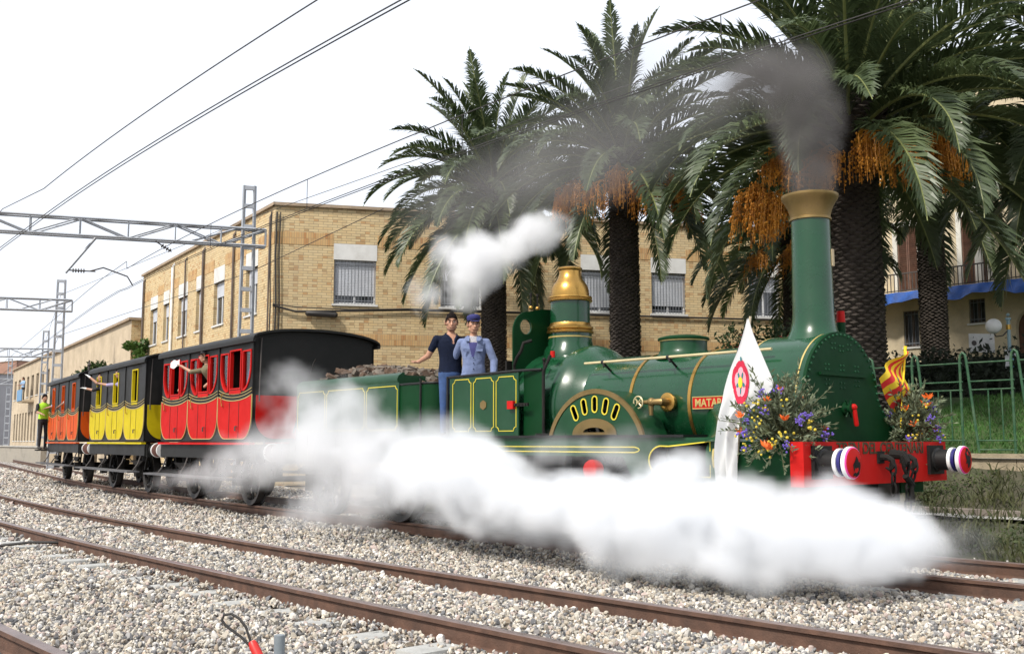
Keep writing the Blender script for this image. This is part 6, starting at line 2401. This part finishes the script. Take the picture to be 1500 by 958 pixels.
passenger('yellow', 0, 'passenger in lilac blouse stretching an arm out of the yellow carriage', (M_LIL, M_BROWN), .14, {-1: ((.38, -.36, 1.32), (.48, -.62, 1.36))}, yaw=-.7)
passenger('yellow', yb, 'passenger in white shirt low at the front window of the yellow carriage', (M_WSHIRT, M_BROWN), .02, zoff=-.32)
ob = 5.4 / 3
passenger('orange', -ob, 'passenger in light blue shirt at the rear window of the orange carriage', (M_LBLUE, M_BROWN), .12, {-1: ((.26, -.30, 1.05), (.40, -.36, 1.0))}, yaw=-.4)
passenger('orange', 0, 'passenger in white shirt at the middle window of the orange carriage', (M_WSHIRT, M_BROWN), .10, {1: ((.24, .05, 1.10), (.36, -.02, 1.0))})
# --- track worker in a high visibility vest on the loading bank, figure on the far balcony
M_HIVIS = mat('high_visibility_vest', (.42, .75, .03), .7, var=.1)
def bystander(label, loc, rz, cols, pose=0):
    B = Body()
    legs(B, 2, 3)
    torso(B, 1, 2)
    P = head(B, (.03, 0, 1.63), 0)
    for q in (-1, 1):
        e = Vector((.1, q * .28, 1.18)) if q < 0 or not pose else Vector((.30, .24, 1.32))
        w = Vector((.30, q * .22, 1.12)) if q < 0 or not pose else Vector((.55, .2, 1.28))
        B.limb((0, q * .2, 1.4), e, .058, .046, 4, 10)
        B.limb(e, w, .042, .03, 0, 10)
        hand(B, w, w - e, (0, 0, 1), 0, .3)
    pr = thing('person', label, 'person', loc, rz)
    B.finish('body', [M_SKIN, cols[0], cols[1], M_SHOE, cols[2]], .016, pr)
    hair(pr, P, M_HAIR, seed=9)
    return pr
oc, oloc, orz = CAR['orange']
m = MB()
m.bb(-3.2, -2.75, -1.5, -.45, .86, .90)
m.build('rear_step', M_SOOT, oc, smooth=20)
c_, s_ = math.cos(orz), math.sin(orz)
bystander('track worker in a yellow green vest riding on the rear step of the orange carriage', (oloc[0] + -2.98 * c_ + 1.32 * s_, oloc[1] + -2.98 * s_ - 1.32 * c_, .90), orz + .35, (M_HIVIS, M_DKCOAT, M_DKCOAT), 1)
rw = thing('retaining_wall', 'low grey stone wall beyond the tail of the train', 'wall', (-27.2, 60, 0), math.atan2(16, -12))
m = MB()
m.bb(0, 22, -.2, .2, -.25, .80)
m.build('masonry', mat('grey_masonry', (.34, .31, .26), .9, var=.3, vs=1.5, dirt=(.12, .1, .07), damt=.6, bump=.5, bs=9), rw, smooth=0)
m = MB()
m.bb(-.1, 22.1, -.27, .27, 0.80, .88)
m.build('coping', M_CONC, rw, smooth=0)
bystander('far person in blue leaning on the balcony of the ochre building', (-37.5, 78.6, 4.3), -2.2, (M_LBLUE, M_DKCOAT, M_LBLUE))
# ------------------------------------------------------------------ flags and flowers on the engine
M_FLAG = mat('white_flag_cloth', (.80, .80, .80), .85, var=.04, trans=.3)
M_FRED = mat('flag_red', (.62, .02, .02), .8, var=.08)
M_FYEL = mat('flag_yellow', (.78, .55, .02), .8, var=.08)
M_CRIM = mat('rose_crimson', (.50, .012, .045), .8)
M_PINK = mat('rose_pink', (.75, .33, .38), .8)
M_TEAL = mat('rose_sepal', (.02, .16, .17), .8)
fl = thing('white_flag', 'white flag with a crimson and pink rose hanging beside the smokebox', 'flag', LLOC, LRZ)
rows = [(2.315, -.392, -.366), (2.2, -.435, -.335), (2.1, -.475, -.295), (2.0, -.52, -.25), (1.9, -.575, -.205), (1.8, -.62, -.155), (1.69, -.66, -.105), (1.62, -.68, -.17), (1.55, -.69, -.27), (1.47, -.71, -.40), (1.39, -.72, -.52), (1.25, -.73, -.55), (1.1, -.755, -.56), (.95, -.77, -.57), (.75, -.765, -.575)]
def cloth_y(u, z):
    t = (2.32 - z)
    return -1.33 - .055 * (.25 + .75 * min(1, (abs(z - 1.70) / .38) ** 2)) * math.sin(u * 9 + z * 1.5) * min(1, t * 1.6) - .02 * min(1, (abs(z - 1.70) / .3) ** 2) * math.sin(u * 19 - z * 4) * min(1, t)
NU = 18
vs = []
for z, x0, x1 in rows:
    for i in range(NU + 1):
        u = i / NU
        vs.append((x0 + (x1 - x0) * u, cloth_y(u, z), z + .012 * math.sin(u * 11)))
m = MB()
m.add(vs, [(j * (NU + 1) + i, j * (NU + 1) + i + 1, (j + 1) * (NU + 1) + i + 1, (j + 1) * (NU + 1) + i) for j in range(len(rows) - 1) for i in range(NU)])
ob_ = m.build('cloth', M_FLAG, fl, smooth=70)
sd2 = ob_.modifiers.new('subdivide', 'SUBSURF')
sd2.levels = sd2.render_levels = 2
m = MB()
m.tube([(-.372, -1.30, 2.345), (-.40, -1.295, 2.2), (-.62, -1.24, .95)], [.012, .012, .014], 8)
m.build('staff', mat('pale_wood', (.5, .42, .3), .6), fl)
def on_cloth(x, z, lift=.012):
    for (z0, a0, b0), (z1, a1, b1) in zip(rows[:-1], rows[1:]):
        if z1 <= z <= z0:
            t = (z0 - z) / (z0 - z1)
            a, b = a0 + (a1 - a0) * t, b0 + (b1 - b0) * t
            u = (x - a) / max(b - a, .01)
            return (x, cloth_y(u, z) - lift, z)
    return (x, -1.35, z)
RC = (-.475, 1.715)
def petal(name, ang, r0, r1, w, mt, lift):
    m = MB()
    ca_, sa_ = math.cos(ang), math.sin(ang)
    pts = []
    for k in range(12):
        t = 2 * PI * k / 12
        a, b = (r0 + r1) / 2 + (r1 - r0) / 2 * math.cos(t), w * math.sin(t)
        pts.append(on_cloth(RC[0] + (a * ca_ - b * sa_) * .50, RC[1] + (a * sa_ + b * ca_), lift))
    c = on_cloth(RC[0] + (r0 + r1) / 2 * ca_ * .5, RC[1] + (r0 + r1) / 2 * sa_, lift + .003)
    m.add(pts + [c], [(k, (k + 1) % 12, 12) for k in range(12)])
    m.build(name, mt, fl, smooth=70)
for k in range(5):
    a = PI / 2 + 2 * PI * k / 5
    petal('outer_petal', a, .06, .215, .125, M_CRIM, .010)
for k in range(5):
    a = PI / 2 + 2 * PI * k / 5
    petal('inner_petal', a, .03, .150, .075, M_PINK, .015)
for k in range(5):
    a = PI / 2 + 2 * PI * (k + .5) / 5
    petal('sepal', a, .05, .115, .022, M_TEAL, .020)
petal('sepal', PI / 2, .20, .25, .018, M_TEAL, .014)
petal('rose_heart', 0, -.055, .055, .055, M_FYEL, .025)
# striped flag on the far side
f2 = thing('striped_flag', 'red and yellow wavy striped flag on the far side of the smokebox', 'flag', LLOC, LRZ)
NB, NV = 7, 14
def fp2(u, v):
    """u: 0 at the tip to 1 at the hanging end, v: across"""
    tip = Vector((-.12, 1.185, 2.13))
    end = Vector((-.14, .78, 1.66))
    ax = end - tip
    wv = Vector((0, .62, -.52)).normalized()
    wd = (.05 + .56 * min(1, u * 1.35))
    p = tip + ax * u + wv * (v - .35) * wd
    p.x += .05 * math.sin(u * 9 + v * 3)
    return p
for b in range(NB):
    m = MB()
    vs = []
    for e in (0, 1):
        for j in range(NV + 1):
            v = j / NV
            w_ = (b + e) / NB + .05 * math.sin(v * 11 + .5)
            vs.append(fp2(v, w_))
    m.add(vs, [(j, j + 1, NV + 2 + j, NV + 1 + j) for j in range(NV)])
    m.build('stripe', M_FYEL if b % 2 == 0 else M_FRED, f2, smooth=70)
m = MB()
m.tube([(-.12, 1.20, 2.19), (-.12, 1.18, 2.10), (-.10, .98, 1.3)], [.02, .012, .009], 8)
m.build('staff', M_FYEL, f2)
# bouquets
M_OLIVE_L = mat('olive_leaves', (.075, .10, .05), .6, var=.4, vs=6, trans=.2, hue=(.22, .26, .15))
M_STEM = mat('stems', (.075, .085, .035), .7, var=.3)
M_ORF = mat('orange_petals', (.75, .14, .015), .5, var=.2)
M_PUR = mat('violet_petals', (.14, .09, .42), .6, var=.25)
M_YBUD = mat('yellow_buds', (.55, .42, .03), .5, var=.3, vs=9)
def bouquet(label, c, rx, ry, rz_, nst, seed, no, npu, ny, droop=.35):
    rs = random.Random(seed)
    t = thing('flower_bouquet', label, 'flowers', LLOC, LRZ)
    m = MB()
    c = Vector(c)
    tips = []
    for i in range(nst):
        a = rs.uniform(0, 2 * PI)
        el_ = rs.uniform(-.75, 1.45)
        rr = rs.uniform(.6, 1.0) if rs.random() < .8 else rs.uniform(1.0, 1.3)
        e = c + Vector((math.cos(a) * math.cos(el_) * rx * rr, math.sin(a) * math.cos(el_) * ry * rr, math.sin(el_) * rz_ * rr))
        b = c + Vector((rs.uniform(-.06, .06), rs.uniform(-.06, .06), -.1))
        mid = b.lerp(e, .55) + Vector((0, 0, .05))
        m.tube([b, mid, e], [.006, .005, .002], 4, cap=False, mi=1)
        tips.append(e)
        nl = rs.randint(14, 22)
        for k in range(nl):
            tt = .3 + .7 * k / nl
            p = (b.lerp(mid, tt / .55) if tt < .55 else mid.lerp(e, (tt - .55) / .45))
            dr = (e - b).normalized()
            q = Vector((rs.uniform(-1, 1), rs.uniform(-1, 1), rs.uniform(-.6, 1)))
            d = (dr * .7 + q).normalized()
            w = d.cross(Vector((rs.uniform(-1, 1), rs.uniform(-1, 1), rs.uniform(-1, 1)))).normalized() * rs.uniform(.008, .013)
            L = rs.uniform(.045, .085)
            m.add([p, p + d * L * .5 + w, p + d * L, p + d * L * .5 - w], [(0, 1, 2, 3)], 0)
    m.build('foliage', [M_OLIVE_L, M_STEM], t, smooth=0)['kind'] = 'stuff'
    def spot(lo=.55, hi=.98):
        a = rs.uniform(0, 2 * PI)
        if rs.random() < .75:
            a = rs.uniform(-2.8, -.3) + 0 if c.y < 0 else rs.uniform(-1.4, 1.0)
        el_ = rs.uniform(-.6, .9)
        rr = rs.uniform(lo, hi)
        return c + Vector((math.cos(a) * math.cos(el_) * rx * rr, math.sin(a) * math.cos(el_) * ry * rr, math.sin(el_) * rz_ * rr))
    for i in range(no):
        p = spot(.65, .9)
        m = MB()
        up = Vector((rs.uniform(-.5, .5), rs.uniform(-.5, .5), 1)).normalized()
        for k in range(9):
            d = (up * .8 + Vector((rs.uniform(-1, 1), rs.uniform(-1, 1), rs.uniform(-.2, .6)))).normalized()
            w = d.cross(Vector((rs.uniform(-1, 1), rs.uniform(-1, 1), .3))).normalized() * .014
            L = rs.uniform(.06, .10)
            m.add([p, p + d * L * .45 + w, p + d * L, p + d * L * .45 - w], [(0, 1, 2, 3)])
        m.build('orange_flower', M_ORF, t, smooth=0)
    for i in range(npu):
        p = spot(.65, .92)
        m = MB()
        for k in range(16):
            q = p + Vector((rs.gauss(0, .022), rs.gauss(0, .022), rs.gauss(0, .022)))
            m.sphere(q, rs.uniform(.006, .012), 5, 4)
        m.build('violet_flower', M_PUR, t)
    for i in range(ny):
        p = spot(.55, .85)
        m = MB()
        for k in range(rs.randint(2, 4)):
            m.sphere(p + Vector((rs.gauss(0, .025), rs.gauss(0, .025), rs.gauss(0, .025))), rs.uniform(.009, .015), 7, 5)
        m.build('yellow_flower', M_YBUD, t)
    return t
bouquet('large bouquet of olive sprigs with orange and violet flowers below the white flag', (-.13, -1.17, 1.27), .48, .52, .54, 190, 3, 10, 16, 26)
bouquet('smaller bouquet of olive sprigs with orange and violet flowers below the striped flag', (-.08, 1.16, 1.30), .36, .44, .48, 150, 4, 7, 9, 12)
# ------------------------------------------------------------------ steam and smoke (voxel volumes)
def engine_to_world(p):
    c, s = math.cos(LRZ), math.sin(LRZ)
    return (LLOC[0] + p[0] * c - p[1] * s, LLOC[1] + p[0] * s + p[1] * c, p[2])
def cloud(name, label, cat, blobs, voxel, nscale, namp, thresh, gain, color, dens, aniso=0., distort=.0, absorb=None):
    """blobs: (x, y, z, r, weight) in the engine's frame, r a radius or (horizontal, vertical) radii"""
    B_ = []
    for x, y, z, r, w in blobs:
        rh, rv = r if hasattr(r, '__len__') else (r, r)
        B_.append((*engine_to_world((x, y, z)), rh, rv, w))
    A_ = np.array(B_)
    lo = (A_[:, :3] - np.stack([A_[:, 3], A_[:, 3], A_[:, 4]], 1) * 1.25).min(0)
    hi = (A_[:, :3] + np.stack([A_[:, 3], A_[:, 3], A_[:, 4]], 1) * 1.25).max(0)
    ng = bpy.data.node_groups.new(name, 'GeometryNodeTree')
    ng.interface.new_socket('Geometry', in_out='INPUT', socket_type='NodeSocketGeometry')
    ng.interface.new_socket('Geometry', in_out='OUTPUT', socket_type='NodeSocketGeometry')
    go = nd(ng, 'NodeGroupOutput')
    nd(ng, 'NodeGroupInput')
    pos = nd(ng, 'GeometryNodeInputPosition').outputs[0]
    # large-scale warping makes the billows
    nw = nd(ng, 'ShaderNodeTexNoise')
    nw.inputs['Scale'].default_value = nscale * .55
    nw.inputs['Detail'].default_value = 2
    ng.links.new(pos, nw.inputs['Vector'])
    sb1 = nd(ng, 'ShaderNodeVectorMath', operation='SUBTRACT')
    sb1.inputs[1].default_value = (.5, .5, .5)
    ng.links.new(nw.outputs['Color'], sb1.inputs[0])
    sc1 = nd(ng, 'ShaderNodeVectorMath', operation='SCALE')
    sc1.inputs['Scale'].default_value = distort
    ng.links.new(sb1.outputs[0], sc1.inputs[0])
    ad1 = nd(ng, 'ShaderNodeVectorMath', operation='ADD')
    ng.links.new(pos, ad1.inputs[0])
    ng.links.new(sc1.outputs[0], ad1.inputs[1])
    wp = ad1.outputs[0]
    tot = None
    for x, y, z, rh, rv, w in B_:
        s1 = nd(ng, 'ShaderNodeVectorMath', operation='SUBTRACT')
        s1.inputs[1].default_value = (x, y, z)
        ng.links.new(wp, s1.inputs[0])
        d1 = nd(ng, 'ShaderNodeVectorMath', operation='DIVIDE')
        d1.inputs[1].default_value = (rh, rh, rv)
        ng.links.new(s1.outputs[0], d1.inputs[0])
        l1 = nd(ng, 'ShaderNodeVectorMath', operation='LENGTH')
        ng.links.new(d1.outputs[0], l1.inputs[0])
        mr_ = nd(ng, 'ShaderNodeMapRange', interpolation_type='SMOOTHSTEP')
        mr_.inputs['From Min'].default_value = 1.0
        mr_.inputs['From Max'].default_value = 0.0
        mr_.inputs['To Min'].default_value = 0.0
        mr_.inputs['To Max'].default_value = w
        ng.links.new(l1.outputs['Value'], mr_.inputs['Value'])
        if tot is None:
            tot = mr_.outputs[0]
        else:
            a1 = nd(ng, 'ShaderNodeMath', operation='ADD')
            ng.links.new(tot, a1.inputs[0])
            ng.links.new(mr_.outputs[0], a1.inputs[1])
            tot = a1.outputs[0]
    n1 = nd(ng, 'ShaderNodeTexNoise')
    n1.inputs['Scale'].default_value = nscale
    n1.inputs['Detail'].default_value = 6
    n1.inputs['Roughness'].default_value = .58
    ng.links.new(wp, n1.inputs['Vector'])
    # density = blobs * (1 + amp*(noise - .5)) - threshold
    m1 = nd(ng, 'ShaderNodeMath', operation='MULTIPLY_ADD')
    m1.inputs[1].default_value = namp
    m1.inputs[2].default_value = 1 - namp * .5
    ng.links.new(n1.outputs['Fac'], m1.inputs[0])
    m2 = nd(ng, 'ShaderNodeMath', operation='MULTIPLY')
    ng.links.new(tot, m2.inputs[0])
    ng.links.new(m1.outputs[0], m2.inputs[1])
    m3 = nd(ng, 'ShaderNodeMath', operation='SUBTRACT')
    m3.inputs[1].default_value = thresh
    ng.links.new(m2.outputs[0], m3.inputs[0])
    m4 = nd(ng, 'ShaderNodeMath', operation='MULTIPLY', use_clamp=True)
    m4.inputs[1].default_value = gain
    ng.links.new(m3.outputs[0], m4.inputs[0])
    vc = nd(ng, 'GeometryNodeVolumeCube')
    ng.links.new(m4.outputs[0], vc.inputs['Density'])
    vc.inputs['Min'].default_value = tuple(lo)
    vc.inputs['Max'].default_value = tuple(hi)
    for k, ax in enumerate('XYZ'):
        vc.inputs['Resolution ' + ax].default_value = max(8, int((hi[k] - lo[k]) / voxel))
    sm = nd(ng, 'GeometryNodeSetMaterial')
    mt = bpy.data.materials.new(name)
    mt.use_nodes = True
    mt.node_tree.nodes.clear()
    pv = nd(mt.node_tree, 'ShaderNodeVolumePrincipled')
    pv.inputs['Color'].default_value = (*color, 1)
    pv.inputs['Density'].default_value = dens
    pv.inputs['Density Attribute'].default_value = 'density'
    pv.inputs['Anisotropy'].default_value = aniso
    mo = nd(mt.node_tree, 'ShaderNodeOutputMaterial')
    mt.node_tree.links.new(pv.outputs[0], mo.inputs['Volume'])
    sm.inputs['Material'].default_value = mt
    ng.links.new(vc.outputs[0], sm.inputs['Geometry'])
    ng.links.new(sm.outputs[0], go.inputs[0])
    me = bpy.data.meshes.new(name)
    ob = link(name, me)
    me.materials.append(mt)
    md = ob.modifiers.new('cloud', 'NODES')
    md.node_group = ng
    return tag(ob, label, cat, kind='stuff')
cloud('steam_cloud', 'thick white steam billowing over the ballast in front of the engine wheels', 'steam',
      [(.50, -1.50, .38, (.95, .66), 1.25), (1.05, -1.35, .34, (.74, .58), 1.05), (-.20, -1.75, .38, (.95, .62), 1.25), (-.95, -1.95, .46, (.95, .70), 1.2),
       (-.95, -1.62, .86, (.56, .46), .95), (-1.7, -2.05, .44, (.95, .66), 1.1), (-2.5, -2.05, .48, (.95, .66), 1.05), (-3.4, -1.95, .62, (1.05, .82), 1.1), (-4.2, -1.85, .76, (1.05, .88), 1.0),
       (-4.9, -1.8, .92, (.8, .7), .75), (-5.5, -1.8, .70, (.9, .7), .55),
       (.35, -2.15, .26, (.85, .54), 1.1), (-.4, -2.35, .30, (.85, .56), 1.1), (-1.2, -2.3, .32, (.8, .55), .9), (.95, -1.75, .24, (.6, .45), .8)],
      .042, 2.0, 4.6, .30, .95, (.945, .958, .975), 8.5, 0., .70)
cloud('steam_veil', 'thin torn veil of steam trailing past the tender and the red carriage', 'steam',
      [(-5.2, -1.8, .85, (1.1, .9), .8), (-6.1, -1.75, .95, (1.2, .95), .8), (-7.1, -1.65, 1.05, (1.2, 1.0), .8), (-8.2, -1.6, 1.05, (1.3, 1.0), .75), (-9.4, -1.6, .85, (1.3, .9), .65), (-10.8, -1.6, .6, (1.4, .7), .5), (-7.5, -1.40, 1.75, (1.2, .7), .6), (-9.2, -1.2, 1.95, (1.1, .7), .55), (-6.4, -2.3, .3, (1.4, .5), .7), (-4.6, -1.5, 1.2, (.9, .5), .5),
       (-2.6, -1.6, 1.0, (1.1, .4), .5), (-1.6, -1.5, 1.05, (.9, .4), .5), (1.5, -1.2, .35, (.6, .5), .6), (-12.2, -1.6, .5, (1.2, .5), .35)],
      .05, 2.2, 4.6, .22, 1.0, (.93, .935, .95), 2.3, 0., .8)
cloud('steam_puff', 'loose white puff of steam drifting over the two enginemen', 'steam',
      [(-5.0, 0, 4.0, (.66, .46), 1.15), (-5.6, 0, 3.90, (.68, .54), 1.25), (-6.15, .05, 3.74, (.68, .58), 1.2), (-6.7, .1, 3.98, (.62, .58), .95), (-6.35, .1, 3.36, (.60, .5), .85), (-4.4, 0, 4.03, (.55, .34), .7), (-7.3, .1, 3.4, (.9, .6), .5)],
      .032, 2.6, 4.4, .26, 1.0, (.95, .955, .965), 5.5, 0., .50)
cloud('chimney_smoke', 'dark grey column of smoke rising from the chimney', 'smoke',
      [(-.50, 0, 3.74, (.29, .24), 1.2), (-.50, 0, 3.95, (.36, .30), 1.2), (-.50, 0, 4.22, (.45, .36), 1.15), (-.50, 0, 4.5, (.54, .42), 1.05), (-.55, .02, 4.8, (.62, .46), .85), (-.72, .05, 5.1, (.75, .52), .6), (-1.1, .08, 5.3, (.85, .55), .38), (-1.6, .1, 5.2, (.9, .6), .28)],
      .042, 2.6, 3.4, .14, 1.1, (.24, .23, .225), 4.8, 0., .34)
cloud('smoke_haze', 'faint grey smoke haze drifting back from the chimney across the palms', 'smoke',
      [(-1.6, .1, 5.2, (1.0, .8), .7), (-2.7, .2, 5.1, (1.3, 1.0), .7), (-3.9, .3, 5.1, (1.5, 1.1), .7), (-5.1, .4, 5.0, (1.6, 1.1), .7), (-6.4, .5, 4.9, (1.7, 1.1), .6), (-7.8, .6, 4.8, (1.6, 1.0), .4), (-3.0, .2, 6.0, (1.5, .8), .4)],
      .08, 1.2, 2.6, .10, 1.0, (.42, .41, .405), .48, 0., .35)
